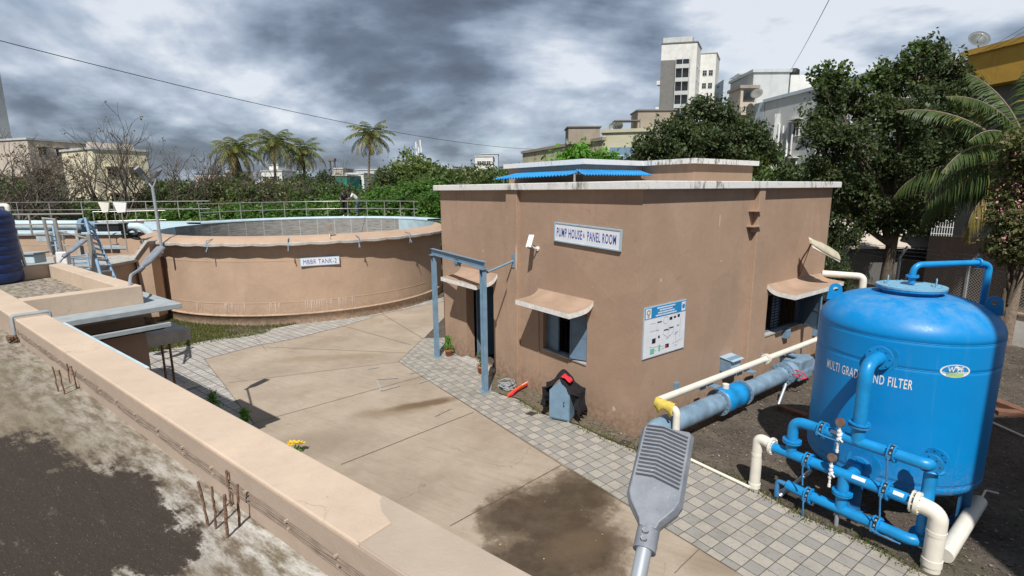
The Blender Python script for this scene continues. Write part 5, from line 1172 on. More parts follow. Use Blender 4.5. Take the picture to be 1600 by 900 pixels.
# flume beside the round tank
fy = 19.4; xa, xb = yp(158, 400, fy).x, yp(231, 430, fy).x
fm = thing('inlet_flume', 'brown inlet channel with grey bent coping joining the round tank at its left', 'channel', Vector((xa, fy, 0)))
mb = MB(); mb.box(((xa + xb) / 2, fy + .9, 1.27), (xb - xa, 1.8, 2.5)); mb.build('wall', M['tank_brown'], fm)
mb = MB(); mb.box(((xa + xb) / 2 - .3, fy + 1.9, 2.7), (xb - xa + .6, .25, .95)); mb.build('back_wall', M['tank_brown'], fm)
mb = MB(); A_, B_, C_ = yp(160, 404, fy - .3), yp(208, 404, fy - .3), yp(228, 377, fy - .1)
def slab(mb, a, b_, w_, th): 
    d_ = (b_ - a).normalized(); y_ = Vector((0, 1, 0)); n_ = d_.cross(y_).normalized(); mb.box((a + b_) / 2 + y_ * w_ / 2, ((b_ - a).length + .04, w_, th), (d_, y_, n_))
slab(mb, A_, B_, .75, .10); slab(mb, B_, C_, .75, .10); mb.build('coping', M['rough_conc'], fm, bevel=.008)
mb = MB(); A2, B2 = yp(178, 420, fy - .18), yp(210, 417, fy - .18); slab(mb, A2, B2, .3, .05); mb.build('lower_ledge', M['rough_conc'], fm)
mb = MB(); mb.prism([B_ + Vector((.02, .1, -.04)), C_ + Vector((.02, .1, -.04)), Vector((C_.x + .05, C_.y + .1, 0.3)), Vector((B_.x + .1, B_.y + .1, 0.3))], (0, .5, 0)); mb.build('side_wall', M['tank_brown'], fm)
# rectangular tanks further left
quadbox('rectangular_tank', 'low brown rectangular tank with a pale concrete top behind the far parapet', 'tank', yp(-60, 400, 17).x, yp(131, 400, 17).x, 15.4, 20, 0, 2.45, 'tank_brown', 'rough_conc')
quadbox('settling_tank', 'long brown tank wall behind the pale blue pipe', 'tank', yp(-60, 360, 25).x, yp(215, 360, 25).x, 24.5, 33.5, 0, 3.05, 'tank_brown', 'pale_blue')
quadbox('valve_chamber', 'small brown chamber with pale coping right of the blue ladder', 'chamber', yp(163, 380, 21.5).x, yp(200, 380, 21.5).x, 21.3, 22.8, 0, 2.72, 'tank_brown', 'grey_conc')
# large pale blue pipe
pA, pB = yp(-60, 352, 22), yp(132, 352, 22.3)
bp = thing('large_pipe', 'thick pale blue pipe running level behind the railings at far left', 'pipe', pA)
mb = MB(); mb.tube([pA, pB], .21, 18); mb.build('pipe', M['pale_blue'], bp)
mb = MB(); mb.cyl(pB - Vector((.1, 0, 0)), pB + Vector((.08, 0, 0)), .30, 18); mb.cyl(pB + Vector((.1, 0, 0)), pB + Vector((.5, .05, 0)), .17, 16); mb.build('flange', M['blue_grey'], bp)
for u in (20, 75, 120):
    p = yp(u, 352, 22.1); mb = MB(); mb.box((p.x, p.y, (p.z - .2 + 2.4) / 2), (.12, .2, p.z - .2 - 2.4)); mb.build('support', M['rough_conc'], bp)
# grey blower / cover boxes
def cover(u0, v0, u1, v1, Y, dep, mat, label, name='equipment_cover', cat='cover', lid=True):
    a, b_ = yp(u0, v1, Y), yp(u1, v0, Y)
    t_ = thing(name, label, cat, Vector(((a.x + b_.x) / 2, Y + dep / 2, a.z)))
    mb = MB(); mb.box(((a.x + b_.x) / 2, Y + dep / 2, (a.z + b_.z) / 2), (b_.x - a.x, dep, b_.z - a.z)); mb.build('body', M[mat], t_, bevel=.02)
    if lid: mb = MB(); mb.box(((a.x + b_.x) / 2, Y + dep / 2, b_.z + .03), (b_.x - a.x + .12, dep + .12, .05)); mb.build('lid', M['grey_conc'], t_, bevel=.008)
    return t_
cover(152, 350, 184, 362, 21.4, 1.0, 'dark', 'grey-blue steel shelter with a dark opening between the ladder and the tank')
cover(36, 398, 52, 412, 14.6, .4, 'pale_blue', 'small pale blue box on the low tank top at far left')
cover(194, 344, 206, 351, 24.0, .8, 'white', 'small white box on the far tank edge left of the round tank', lid=False)
cover(57, 366, 78, 378, 18.5, .6, 'grey_conc', 'grey machine housing behind the front railing at left')
mb = MB()
p = yp(197, 354, 22); mb.tube(fillet([p, p + Vector((.7, 0, 0)), p + Vector((1.1, .1, -.5))], .3, 6), .16, 14); mb.tube([p, p - Vector((.6, 0, 0))], .16, 14)
tag(mb.build('pipe_bend', M['pale_blue'], origin=p), 'short pale blue pipe bend at the left end of the round tank', 'pipe')
mb = MB(); p = yp(205, 372, 20.5); pts = [p + Vector((.35 * math.sin(k * 1.3), .1 * math.cos(k), .02 * k + .12 * math.cos(k * 2.1))) for k in range(14)]; mb.tube(fillet(pts, .1, 3), .05, 7)
tag(mb.build('black_hose', M['black'], origin=p), 'tangled black hose beside the flume left of the round tank', 'hose')
# two white panel lights on stalks
for (u0, u1, lb, mt) in ((154, 171, 'pale green-white panel lamp turned to the left above the far railing', 'pvc'), (177, 198, 'pale grey-white panel lamp, right one of the pair above the far railing', 'white')):
    a = yp((u0 + u1) / 2, 324, 19.5); t_ = thing('panel_lamp', lb, 'lamp', Vector((a.x, a.y, 2.8)))
    mb = MB(); w_ = (u1 - u0) * 19.5 / 810; mb.prism([a + Vector((x, 0, z_)) for x, z_ in ((-w_ / 2, .19), (w_ / 2, .17), (w_ / 2 - .08, -.18), (-w_ / 2 + .12, -.2))], (0, .06, 0)); mb.build('head', M[mt], t_, bevel=.01)
    mb = MB(); mb.tube([Vector((a.x, a.y + .05, 2.75)), a + Vector((0, .05, -.1))], .02, 6); mb.build('stalk', M['steel'], t_)
# twin-headed lamp post
b_ = yp(251, 374, 19.3); tpz = yp(238, 290, 19.3)
tw = thing('twin_lamp_post', 'tall pale grey twin-armed lamp post at the left rim of the round tank', 'lamp post', b_)
mb = MB(); mb.tube([b_ - Z * .5, tpz], [.055] * 2, 10); mb.build('pole', M['galv'], tw)
for (u, v, w_) in ((216, 265, -1), (246, 268, 1)):
    e_ = yp(u + (6 if w_ < 0 else -1), v + 6, 19.3); mb = MB(); mb.tube([tpz - Z * .1, tpz.lerp(e_, .35) + Vector((w_ * .05, 0, 0)), e_], .03, 8); mb.build('arm', M['galv'], tw)
    h0 = e_; h1 = yp(u + (-2 if w_ < 0 else 3), v - 2, 18.9); mb = MB(); dd = (h1 - h0).normalized(); mb.box((h0 + h1) / 2, ((h1 - h0).length + .1, .2, .07), (dd, dd.orthogonal().normalized(), dd.cross(dd.orthogonal().normalized()))); mb.build('head', M['lamp_grey'], tw, bevel=.01)
# railings of the plant
def rail_px(us, v0, v1, Y0, Y1, label, step=1.3, r_=.022, h=None):
    a, b_ = yp(us[0], v1, Y0), yp(us[1], v1, Y1); za = a.z; tpz_ = yp(us[0], v0, Y0).z
    return railing([(a.x, a.y), ((a.x + b_.x) / 2, (a.y + b_.y) / 2), (b_.x, b_.y)], za, label, h=tpz_ - za, post_step=step, r_=r_)
rail_px((-70, 330), 317, 342, 31.0, 31.0, 'long straight steel railing behind the pale blue pipe, below the bare trees', 1.9)
rail_px((-60, 136), 336, 369, 15.4, 15.6, 'front steel railing along the low tank at far left', 2.0, .026)
rail_px((8, 140), 366, 402, 17.5, 17.3, 'low steel railing behind the front one at far left', 2.2)
rail_px((150, 262), 331, 362, 23.5, 24.5, 'short steel railing by the shelter left of the round tank', .8)
rail_px((90, 170), 402, 432, 13.6, 13.4, 'short steel railing at the top of the blue ladder', .55, .02)
# steel gate posts and brace
pg_ = yp(137, 337, 13.2); pf = yp(150, 430, 13.2)
gp_ = thing('stair_frame', 'pale steel stair post frame standing just behind the far parapet', 'frame', Vector((pf.x, pf.y, 1.0)))
mb = MB(); mb.box(((pf + yp(138, 366, 13.2)) / 2), (.10, .06, (yp(138, 366, 13.2) - pf).length), (Vector((1, 0, 0)), Vector((0, 1, 0)), (yp(138, 366, 13.2) - pf).normalized())); mb.build('post', M['steel'], gp_)
mb = MB(); a, b_ = yp(68, 341, 15), yp(80, 395, 15); mb.cyl(a, b_, .04, 8); a, b_ = yp(85, 342, 15), yp(97, 396, 15); mb.cyl(a, b_, .05, 8); mb.cyl(yp(66, 341, 15), yp(87, 343, 15), .03, 8); mb.cyl(yp(90, 361, 15), yp(136, 372, 14), .025, 8); mb.build('brace', M['steel'], gp_)
# blue ladders
def ladder(a0, a1, b0, b1, label, n=9, r_=.03):
    t_ = thing('ladder', label, 'ladder', a1)
    for a, b_ in ((a0, a1), (b0, b1)):
        mb = MB(); mb.tube([a, b_], r_, 6); mb.build('side_rail', M['ladder'], t_)
    for k in range(n):
        f_ = (k + .5) / n; mb = MB(); mb.cyl(a0.lerp(a1, f_), b0.lerp(b1, f_), r_ * .8, 6); mb.build('rung', M['ladder'], t_)
    return t_
M['ladder'] = simple('pale_blue_ladder_paint', (.22, .34, .46), .5, .15, 6, .1)
ladder(yp(133, 341, 14.5), yp(160, 440, 12.4), yp(142, 350, 15.1), yp(181, 437, 13.0), 'wide pale blue steel stair ladder leaning behind the far parapet', 11, .035)
ladder(yp(82, 350, 16.5), yp(90, 400, 15.5), yp(88, 352, 16.8), yp(97, 402, 15.8), 'short blue ladder left of the wide stair ladder', 6)
ladder(yp(104, 398, 14.3), yp(108, 425, 13.8), yp(136, 396, 14.3), yp(140, 424, 13.8), 'blue pipe rack between the ladders behind the far parapet', 5, .03)
cover(89, 394, 102, 414, 13.0, .15, 'white', 'small white box on a post left of the wide stair ladder', lid=False)
# plants below the parapet
potted(Vector((gp(334, 640).x, gp(334, 640).y, .01)), 'dark green bush on the shaded paving just past the near parapet', .35, M['leaf_bright'], seed=41, rad=.16, pot=False, pot_h=.05)
potted(Vector((gp(384, 668).x, gp(384, 668).y, .01)), 'bright green bush poking above the near parapet edge', .35, M['leaf_bright'], seed=51, rad=.15, pot=False, pot_h=.05)
p = gp(462, 708); yf = thing('yellow_flowers', 'yellow flowers poking above the near parapet edge', 'flowers', p)
for k in range(7):
    rnd = random.Random(k); c = Vector((rnd.uniform(-.12, .12), rnd.uniform(-.06, .06), .16 + .05 * rnd.random())); m_ = MB()
    for j in range(5):
        a = j * 1.257 + k; d_ = Vector((math.cos(a), math.sin(a), .35)).normalized(); sd = Vector((-math.sin(a), math.cos(a), 0)); m_.add([c, c + d_ * .05 + sd * .025, c + d_ * .09, c + d_ * .05 - sd * .025], [(0, 1, 2, 3)])
    fo_ = m_.build('flower', M['flower_y'], None); fo_.parent = yf
mesh_obj('foliage', leaf_mesh('foliage', [leaf_cloud((0, 0, .06), 60, .09, .05, 4, .6)], M['leaf_bright']), yf)
mb = MB(); q = gp(296, 604); mb.box((q.x, q.y, .03), (.5, .4, .015), (D, T, Z)); 
for k in range(5): mb.box((q + D * (-.2 + k * .1)) + Z * .045, (.03, .36, .012), (D, T, Z))
tag(mb.build('drain_grate', M['steel'], origin=q), 'small steel drain grate in the shaded paving below the parapet', 'grate')
# ---------------------------------------------------------------- sand filter tank
FC = Vector((6.222, 7.938, 0)); FR_ = 1.176
filt = thing('sand_filter_tank', 'large glossy blue steel filter tank lettered MULTI GRADE SAND FILTER', 'tank', FC)
ZB, ZS, ZT = .66, 2.92, 3.40
prof = [(0, ZB - .30)]
for k in range(1, 13):
    a = math.pi / 2 * k / 12; prof.append((FR_ * math.sin(a) ** .85, ZB + .02 - .30 * math.cos(a)))
def weld(z): return [(FR_, z - .05), (FR_, z - .012), (FR_ - .004, z - .008), (FR_ + .003, z - .003), (FR_ + .003, z + .003), (FR_ - .004, z + .008), (FR_, z + .012), (FR_, z + .05)]
prof += weld(ZB + .08) + weld(2.47) + weld(ZS - .06)[:-1]
for k in range(1, 17):
    a = math.pi / 2 * k / 16; c_ = math.cos(a); prof.append((FR_ * c_ ** .62 if k < 16 else 0, ZS - .02 + (ZT - ZS) * math.sin(a) ** 1.15))
mb = MB(); mb.lathe(prof, FC, 96); sh_ = mb.build('shell', M['filter_blue'], filt)
for k in range(4):
    a = R(30 + 90 * k); p = FC + Vector((math.cos(a), math.sin(a), 0)) * (FR_ - .14); rd = Vector((math.cos(a), math.sin(a), 0)); td = Vector((-rd.y, rd.x, 0))
    mb = MB(); mb.box(p + Z * .36, (.02, .30, .72), (rd, td, Z)); mb.box(p + Z * .36 + rd * .05, (.10, .02, .72), (rd, td, Z)); mb.box(p + Z * .012, (.26, .36, .024), (rd, td, Z)); mb.build('leg', M['pipe_blue_d'], filt)
# manhole on top with bolts and handles
def flange(mb, c, ax, r_, th=.025, bolts=8, br=.012, bR=None, seg=28):
    ax = Vector(ax).normalized(); mb.cyl(c - ax * th / 2, c + ax * th / 2, r_, seg, False); x = ax.orthogonal().normalized(); y = ax.cross(x); bR = bR or r_ * .84
    for k in range(bolts):
        a = 2 * math.pi * k / bolts; p = c + (x * math.cos(a) + y * math.sin(a)) * bR; mb.cyl(p - ax * (th / 2 + .014), p + ax * (th / 2 + .014), br, 6, False)
top = FC + Z * ZT
mb = MB(); mb.cyl(top - Z * .12, top + Z * .04, .36, 36); flange(mb, top + Z * .045, Z, .45, .028, 20); mb.build('manhole_neck', M['pipe_blue'], filt)
M['cover_blue'] = simple('faded_blue_cover', (.20, .42, .58), .5, .12, 5, .1)
mb = MB(); flange(mb, top + Z * .077, Z, .455, .028, 20); mc = mb.build('manhole_cover', M['cover_blue'], filt)
for s_ in (-1, 1):
    c = top + Z * .09 + D * (.30 * s_); mb = MB(); mb.tube(fillet([c - T * .06, c - T * .06 + Z * .12, c + T * .06 + Z * .12, c + T * .06], .02, 3), .010, 6); mb.build('handle', M['cover_blue'], mc)
# vent pipe from the cover over to the right and down the back
n0 = top + Z * .11; a1 = n0 + Z * .30; out_ = Vector((.97, .02, 0)).normalized()
q1 = a1 + out_ * 1.02; dn = Vector((q1.x + .10, q1.y + .06, 1.2))
mb = MB(); mb.tube(fillet([n0, a1, q1 + Z * .02], .16, 8), .045, 14); flange(mb, n0 + Z * .12, Z, .085, .03, 6, .008)
mb.tube(fillet([q1 + Z * .02, q1 + out_ * .17 - Z * .02, Vector((q1.x + .17, q1.y, 1.0))], .10, 8), .05, 14); mb.torus(q1 + Z * .02, .055, .02, out_); mb.build('vent_pipe', M['pipe_blue'], filt)
# lifting lugs
for az in (R(146), R(-36), R(60)):
    td = Vector((math.cos(az), math.sin(az), 0)); rd = Vector((-td.y, td.x, 0)); c = FC + td * (FR_ * .84) + Z * 3.27
    mb = MB(); pts = []; n = 10
    outl = [(-.115, -.12)] + [(-.095 * math.cos(math.pi * k / n) , .06 + .095 * math.sin(math.pi * k / n)) for k in range(n + 1)] + [(.115, -.12)]
    hole = [(-.036 * math.cos(2 * math.pi * k / 12), .06 + .036 * math.sin(2 * math.pi * k / 12)) for k in range(12)]
    o_ = len(outl); vs = []
    for w_ in (-.012, .012):
        vs += [c + td * x + Z * y + rd * w_ for x, y in outl] ; vs += [c + td * x + Z * y + rd * w_ for x, y in hole]
    tot = o_ + 12; fs = []
    idx_map = [0, 0, 1, 2, 3, 4, 5, 6, 7, 8, 9, 10]
    for base in (0, tot):
        # ring faces: connect outline arc to upper half of the hole, then the body below
        for k in range(10):
            h0, h1 = int(round(k * 6 / 10)), int(round((k + 1) * 6 / 10))
            f_ = [base + 1 + k, base + 2 + k, base + o_ + h1] + ([base + o_ + h0] if h1 != h0 else []); fs.append(tuple(f_))
        lowh = [base + o_ + k % 12 for k in range(6, 13)]
        fs.append(tuple([base + 11] + [base + 12, base + 0, base + 1] + [base + o_] + [base + o_ + k for k in range(11, 5, -1)]))
    for k in range(o_): fs.append((k, (k + 1) % o_, tot + (k + 1) % o_, tot + k))
    mb.add(vs, fs); mb.build('lifting_lug', M['pipe_blue'], filt)
# lettering wrapped on the shell
def cyl_text(body, u0, u1, v0, v1, h, name, mat, hfix=None, bold=.02):
    def hit(u, v):
        r_ = ray(u, v); a = r_.x ** 2 + r_.y ** 2; b_ = -2 * (r_.x * FC.x + r_.y * FC.y); c_ = FC.x ** 2 + FC.y ** 2 - FR_ ** 2
        t_ = (-b_ - math.sqrt(b_ * b_ - 4 * a * c_)) / (2 * a); p = Vector((0, 0, EYE)) + r_ * t_; return math.atan2(p.y - FC.y, p.x - FC.x), p.z
    a0, z0 = hit(u0, v0); a1, z1 = hit(u1, v1)
    a1 = a0 + ((a1 - a0 + math.pi) % (2 * math.pi) - math.pi)
    vs, fs = text_mesh(body, abs(a1 - a0) * FR_, h, bold=bold); out = []
    for q in vs:
        f_ = q.x / (abs(a1 - a0) * FR_) + .5; a = a0 + (a1 - a0) * f_; z_ = z0 + (z1 - z0) * f_ + q.y; out.append(FC + Vector((math.cos(a), math.sin(a), 0)) * (FR_ + .004) + Z * z_)
    mb = MB(); mb.add(out, fs); return mb.build(name, mat, filt), hit
_, hit = cyl_text('MULTI GRADE SAND FILTER', 1293, 1426, 567, 602, .145, 'lettering', M['white'], bold=.012)
a0, z0 = hit(1493, 580)
def cyl_poly(pts, off, mat, name, parent):
    mb = MB(); vs = [FC + Vector((math.cos(a0 + x / FR_), math.sin(a0 + x / FR_), 0)) * (FR_ + off) + Z * (z0 + y) for x, y in pts]; mb.add(vs, [tuple(range(len(vs)))]); return mb.build(name, mat, parent)
E_ = [(math.cos(2 * math.pi * k / 28) * .19, math.sin(2 * math.pi * k / 28) * .095) for k in range(28)]
cyl_poly(E_, .004, M['white'], 'emblem', filt)
cyl_poly([(x * .88, y * .85 if y > -.01 else -.01) for x, y in E_], .0055, M['sign_blue'], 'emblem_field', filt)
cyl_poly([(x * .6, y * .35 - .055) for x, y in E_], .006, simple('emblem_green', (.35, .55, .25), .5, .1, 8, 0), 'emblem_swoosh', filt)
vs, fs = text_mesh('WTE', .20, .075, bold=.01); mb = MB(); mb.add([FC + Vector((math.cos(a0 + q.x / FR_), math.sin(a0 + q.x / FR_), 0)) * (FR_ + .0075) + Z * (z0 + .022 + q.y) for q in vs], fs); mb.build('emblem_lettering', M['white'], filt)

# manifold on its own vertical plane
P0 = Vector((4.08, 8.0, 0)); MD = -E1
def mp_(m_, z_, o=0): return P0 + MD * m_ + E2 * o + Z * z_
man = thing('valve_manifold', 'bright blue pipe manifold with butterfly valves and gauges in front of the filter tank', 'pipework', mp_(1.3, 0))
PR = .078
def pipe(path, r_=PR, mat='pipe_blue', name='pipe', rad=.16, parent=None):
    mb = MB(); mb.tube(fillet(path, rad, 7), r_, 18); return mb.build(name, M[mat], parent or man)
ZTop, ZMid, ZBot = 1.42, .85, .29
pipe([mp_(.53, ZMid), mp_(.53, ZTop), mp_(.95, ZTop)]); pipe([mp_(.9, ZTop), mp_(2.24, ZTop, 0), mp_(2.24, ZTop, .22)], rad=.2)
pipe([mp_(.25, ZMid), mp_(2.16, ZMid)]); pipe([mp_(2.24, ZTop - .0, .16), mp_(2.24, .3, .16)])
pipe([mp_(.52, ZBot + .02), mp_(.75, ZBot), mp_(2.24, ZBot), mp_(2.24, ZBot, .3)], rad=.2)
pipe([mp_(.37, .03), mp_(.37, ZBot + .02), mp_(.60, ZBot + .01)], r_=.035, mat='pipe_blue_d', rad=.05)
pipe([mp_(.37, .05), mp_(.42, .05, .5)], r_=.045, mat='galv'); pipe([mp_(.42, .06), mp_(.66, .45, .5)], r_=.03, mat='galv')
pipe([mp_(1.30, ZMid), mp_(1.30, ZBot)], mat='pipe_blue'); pipe([mp_(1.41, ZTop), mp_(1.41, 2.58, 0), mp_(1.41, 2.58, .62)], rad=.2, r_=.088)
pipe([mp_(1.36, ZMid, 0), mp_(1.36, ZMid + .03, .75)], r_=.08)
pipe([mp_(1.27, .2), mp_(1.27, 0)], r_=.03, mat='galv', name='support')
def fl(m_, z_, o, ax, r_=.135, mat='pipe_blue', bolts=8, th=.022, name='flange'):
    mb = MB(); flange(mb, mp_(m_, z_, o), ax, r_, th, bolts, .010); return mb.build(name, M[mat], man)
for z_, o_ in ((1.06, 0),): 
    fl(.53, z_, 0, Z); fl(.53, z_ + .03, 0, Z)
fl(1.41, 1.66, 0, Z, mat='pipe_blue_d'); fl(1.41, 1.70, 0, Z)
fl(1.30, .55, 0, Z); fl(1.30, .58, 0, Z)
fl(1.41, 2.58, .44, E2, .17); fl(1.41, 2.58, .47, E2, .17, 'pipe_blue_d'); fl(1.41, 2.58, .53, E2, .22, bolts=0)
fl(1.36, ZMid + .02, .34, E2, .16); fl(1.36, ZMid + .02, .37, E2, .16, 'pipe_blue_d'); fl(1.36, ZMid + .02, .52, E2, .23, bolts=0)
fl(2.24, ZTop, .06, E2, .0 + .14); fl(2.24, ZTop + .0, .30, E2, .14); fl(2.24, ZBot, .2, E2, .15)
mb = MB(); mb.lathe([(0, 0), (.14, 0), (.14, .02), (0, .02)], mp_(2.24, 1.30, .16), 20); mb.build('flange', M['pipe_blue'], man)
mb = MB()
for m_ in (-.03, .10): mb.box(mp_(2.42 + m_, 1.55, .50), (.02, .02, .12), (MD, E2, Z))
# butterfly valves
def valve(m_, z_, lever=1):
    v = MB(); flange(v, mp_(m_ - .035, z_), MD, .125, .02, 8, .010); flange(v, mp_(m_ + .035, z_), MD, .125, .02, 8, .010); o_ = v.build('valve', M['pipe_blue'], man)
    v = MB(); v.cyl(mp_(m_ - .024, z_), mp_(m_ + .024, z_), .112, 24); v.cyl(mp_(m_, z_), mp_(m_, z_) - E2 * .17, .025, 10); v.build('body', M['black'], o_)
    v = MB()
    for k in range(7): a = R(-60 + 40 * k); v.box(mp_(m_, z_) + (Z * math.sin(a) - E2 * math.cos(a)) * .113, (.022, .006, .028), (MD, (Z * math.sin(a) - E2 * math.cos(a)), (Z * math.cos(a) + E2 * math.sin(a)))) 
    v.build('mark', M['galv'], o_)
    c = mp_(m_, z_) - E2 * .175; 
    v = MB(); e_ = c - Z * .34 + MD * .02 if lever == 1 else c + MD * .34 - Z * .02; v.tube([c, c.lerp(e_, .2) - E2 * .02, e_], [.016, .012, .012], 6); v.box(c, (.05, .02, .05), (MD, E2, Z)); v.build('lever', M['pipe_blue_d'], o_)
for m_, z_, l_ in ((.95, ZTop, 2), (1.84, ZTop, 1), (.80, ZMid, 1), (1.82, ZMid, 1), (.86, ZBot, 1), (1.77, ZBot, 2)): valve(m_, z_, l_)
# white stencil patches on the pipes
for m_, z_, ln in ((1.15, ZTop, .16), (1.50, ZMid, .17), (1.98, ZMid, .12), (.56, 1.47, 0)):
    if not ln: continue
    v = MB(); n = 6; vs = [mp_(m_ + x, z_) + (Z * math.sin(a) - E2 * math.cos(a)) * (PR + .0015) for x in (-ln / 2, ln / 2) for a in [R(22 + 8 * k) for k in range(n)]]
    v.add(vs, [(k, k + 1, n + k + 1, n + k) for k in range(n - 1)]); v.build('white_mark', M['white'], man)
# gauges on white valves
def gauge(m_, z_, lb):
    c = mp_(m_, z_) - E2 * .09; g_ = MB(); g_.tube([c + E2 * .03, c - E2 * .06], .018, 8); g_.tube([c - E2 * .06 - Z * .17, c - E2 * .06 + Z * .20], .016, 8)
    for zz in (-.05, .0, .07, .13): g_.cyl(c - E2 * .06 + Z * (zz - .012), c - E2 * .06 + Z * (zz + .012), .028, 8)
    g_.tube([c - E2 * .06 + Z * .02, c - E2 * .10 + MD * .07 + Z * .0], .014, 6); g_.cyl(c - E2 * .06 - Z * .20, c - E2 * .06 - Z * .16, .022, 8)
    o_ = g_.build('gauge_cock', M['white'], man)
    g_ = MB(); f_ = (-E2 - MD * .2 + Z * .25).normalized(); d_ = c - E2 * .06 + Z * .265; g_.cyl(d_ - f_ * .018, d_ + f_ * .02, .062, 22); g_.build('gauge', M['brass'], o_)
    g_ = MB(); g_.cyl(d_ + f_ * .020, d_ + f_ * .022, .052, 22); g_.build('dial', simple(lb, (.20, .13, .10), .35, .2, 12, 0), o_)
gauge(1.22, ZTop, 'dial_brown'); gauge(1.17, ZMid, 'dusty_dial')
# white pvc pipes joining the manifold
def pvc_thing(label, path, r_, extra=(), rad=.16, name='white_pipe', bands=()):
    t_ = thing(name, label, 'pipe', path[0]); mb = MB(); mb.tube(fillet(path, rad, 8), r_, 20); mb.build('pipe', M['pvc'], t_)
    for (c, ax, rr, th, bl) in extra:
        mb = MB(); flange(mb, c, ax, rr, th, bl, .010); mb.build('flange', M['pvc'], t_)
    for (c, ax, rr, th) in bands:
        mb = MB(); mb.cyl(c - Vector(ax) * th / 2, c + Vector(ax) * th / 2, rr, 20); mb.build('coupling', M['pvc'], t_)
    return t_
pvc_thing('short white pipe elbow rising from the ground at the left end of the blue manifold', [mp_(0, 0), mp_(0, .93), mp_(.25, .87)], .085, [(mp_(.235, ZMid + .01), MD, .14, .04, 8)], .13, bands=[(mp_(0, .62), Z, .090, .05), (mp_(0, .06), Z, .095, .08)])
pvc_thing('thick white pipe elbow going into the ground at the right end of the blue manifold', [mp_(2.17, ZMid), mp_(2.42, ZMid - .03), mp_(2.42, 0)], .108, [(mp_(2.19, ZMid), MD, .15, .05, 8), (mp_(2.13, ZMid), MD, .15, .02, 8)], .2, bands=[(mp_(2.42, .55), Z, .114, .06), (mp_(2.42, .12), Z, .118, .10)])
a, b_ = gp(1476, 868, .12), gp(1535, 775, .25)
pvc_thing('slanting white pipe lying on the dirt behind the thick white elbow', [a, a.lerp(b_, .9)], .10)
pvc_thing('thin white pipe on the ground from the street lamp to the short white elbow', [gp(1075, 716, .04), gp(1172, 762, .04)], .028)
pvc_thing('thin white pipe lying on the dirt at the right edge behind the filter tank', [gp(1546, 658, .04), gp(1640, 700, .04)], .022)
pvc_thing('thin bent white pipe stub on the dirt right of the slanting pipe', [gp(1530, 785, .05), gp(1540, 766, .10), gp(1560, 771, .05)], .015, rad=.03)

# ---------------------------------------------------------------- pipes along the pump house
# long white pipe
zp = 1.28; off = .62
A_ = hq(.30, off, zp); B_ = hq(9.6, off * .75, zp + .02)
q0 = pp(1022, 628, C0 - E1 * 0.25, -E1)
W0 = gp(1060, 700); 
Aa = pp(1040, 632, C0 - E1 * .45, -E1)
lw = thing('white_wall_pipe', 'long straight white pipe running along the right wall of the pump house', 'pipe', Aa)
c1 = pp(1024, 627, C0 - E1 * .50, -E1); c2 = pp(1272, 532, C0 - E1 * .52, -E1); dirw = (c2 - c1).normalized()
front = c1 + (-E1) * .42 ; front = Vector((front.x, front.y, c1.z + .0))
frontp = pp(1058, 640, C0 - E1 * .95, -E1)
mb = MB(); mb.tube(fillet([Vector((frontp.x, frontp.y, .0)), frontp, c1, c2 + dirw * 2.2], .12, 7), .068, 16); mb.build('pipe', M['pvc'], lw)
for f_ in (.18, .42, .66):
    p = c1.lerp(c2, f_); mb = MB(); mb.cyl(p - dirw * .03, p + dirw * .03, .068, 16); mb.build('coupling', M['pvc'], lw)
p = c1.lerp(c2, .62); mb = MB(); flange(mb, p, dirw, .12, .03, 8, .009); flange(mb, p + dirw * .05, dirw, .12, .03, 8, .009); mb.build('flange', M['pvc'], lw)
for f_ in (.28, .50, .80):
    p = c1.lerp(c2, f_) - Z * .11; mb = MB(); mb.box(p, (.20, .36, .02), (dirw, -E1, Z)); mb.box(p + E1 * .18 - Z * .08, (.2, .02, .16), (dirw, -E1, Z)); mb.build('bracket', M['blue_grey'], lw)
# yellow cloth on the elbow
n = 18; mb = MB(); vs = []; L0 = c1; L1 = frontp + (c1 - frontp) * .0
for i in range(n + 1):
    f_ = i / n; base = c1.lerp(frontp, .04 + f_ * .86) + Z * .0
    sd = (frontp - c1).normalized().cross(Z).normalized()
    for j in range(13):
        a = R(-125 + 250 * j / 12); rr = .092 + .012 * math.sin(i * 1.1 + j * 1.3)
        v = base + sd * math.sin(a) * rr + Z * math.cos(a) * rr
        if j in (0, 1, 11, 12): v -= Z * ((.05 + .06 * math.sin(i * .55 + j)) * (1 if j in (0, 12) else .4))
        vs.append(v)
mb.add(vs, [(i * 13 + j, i * 13 + j + 1, (i + 1) * 13 + j + 1, (i + 1) * 13 + j) for i in range(n) for j in range(12)], True)
o = mb.build('yellow_cloth', M['cloth_yellow'], origin=c1); s_ = o.modifiers.new('thick', 'SOLIDIFY'); s_.thickness = .01
tag(o, 'dusty yellow cloth wrapped over the elbow of the long white pipe', 'cloth')
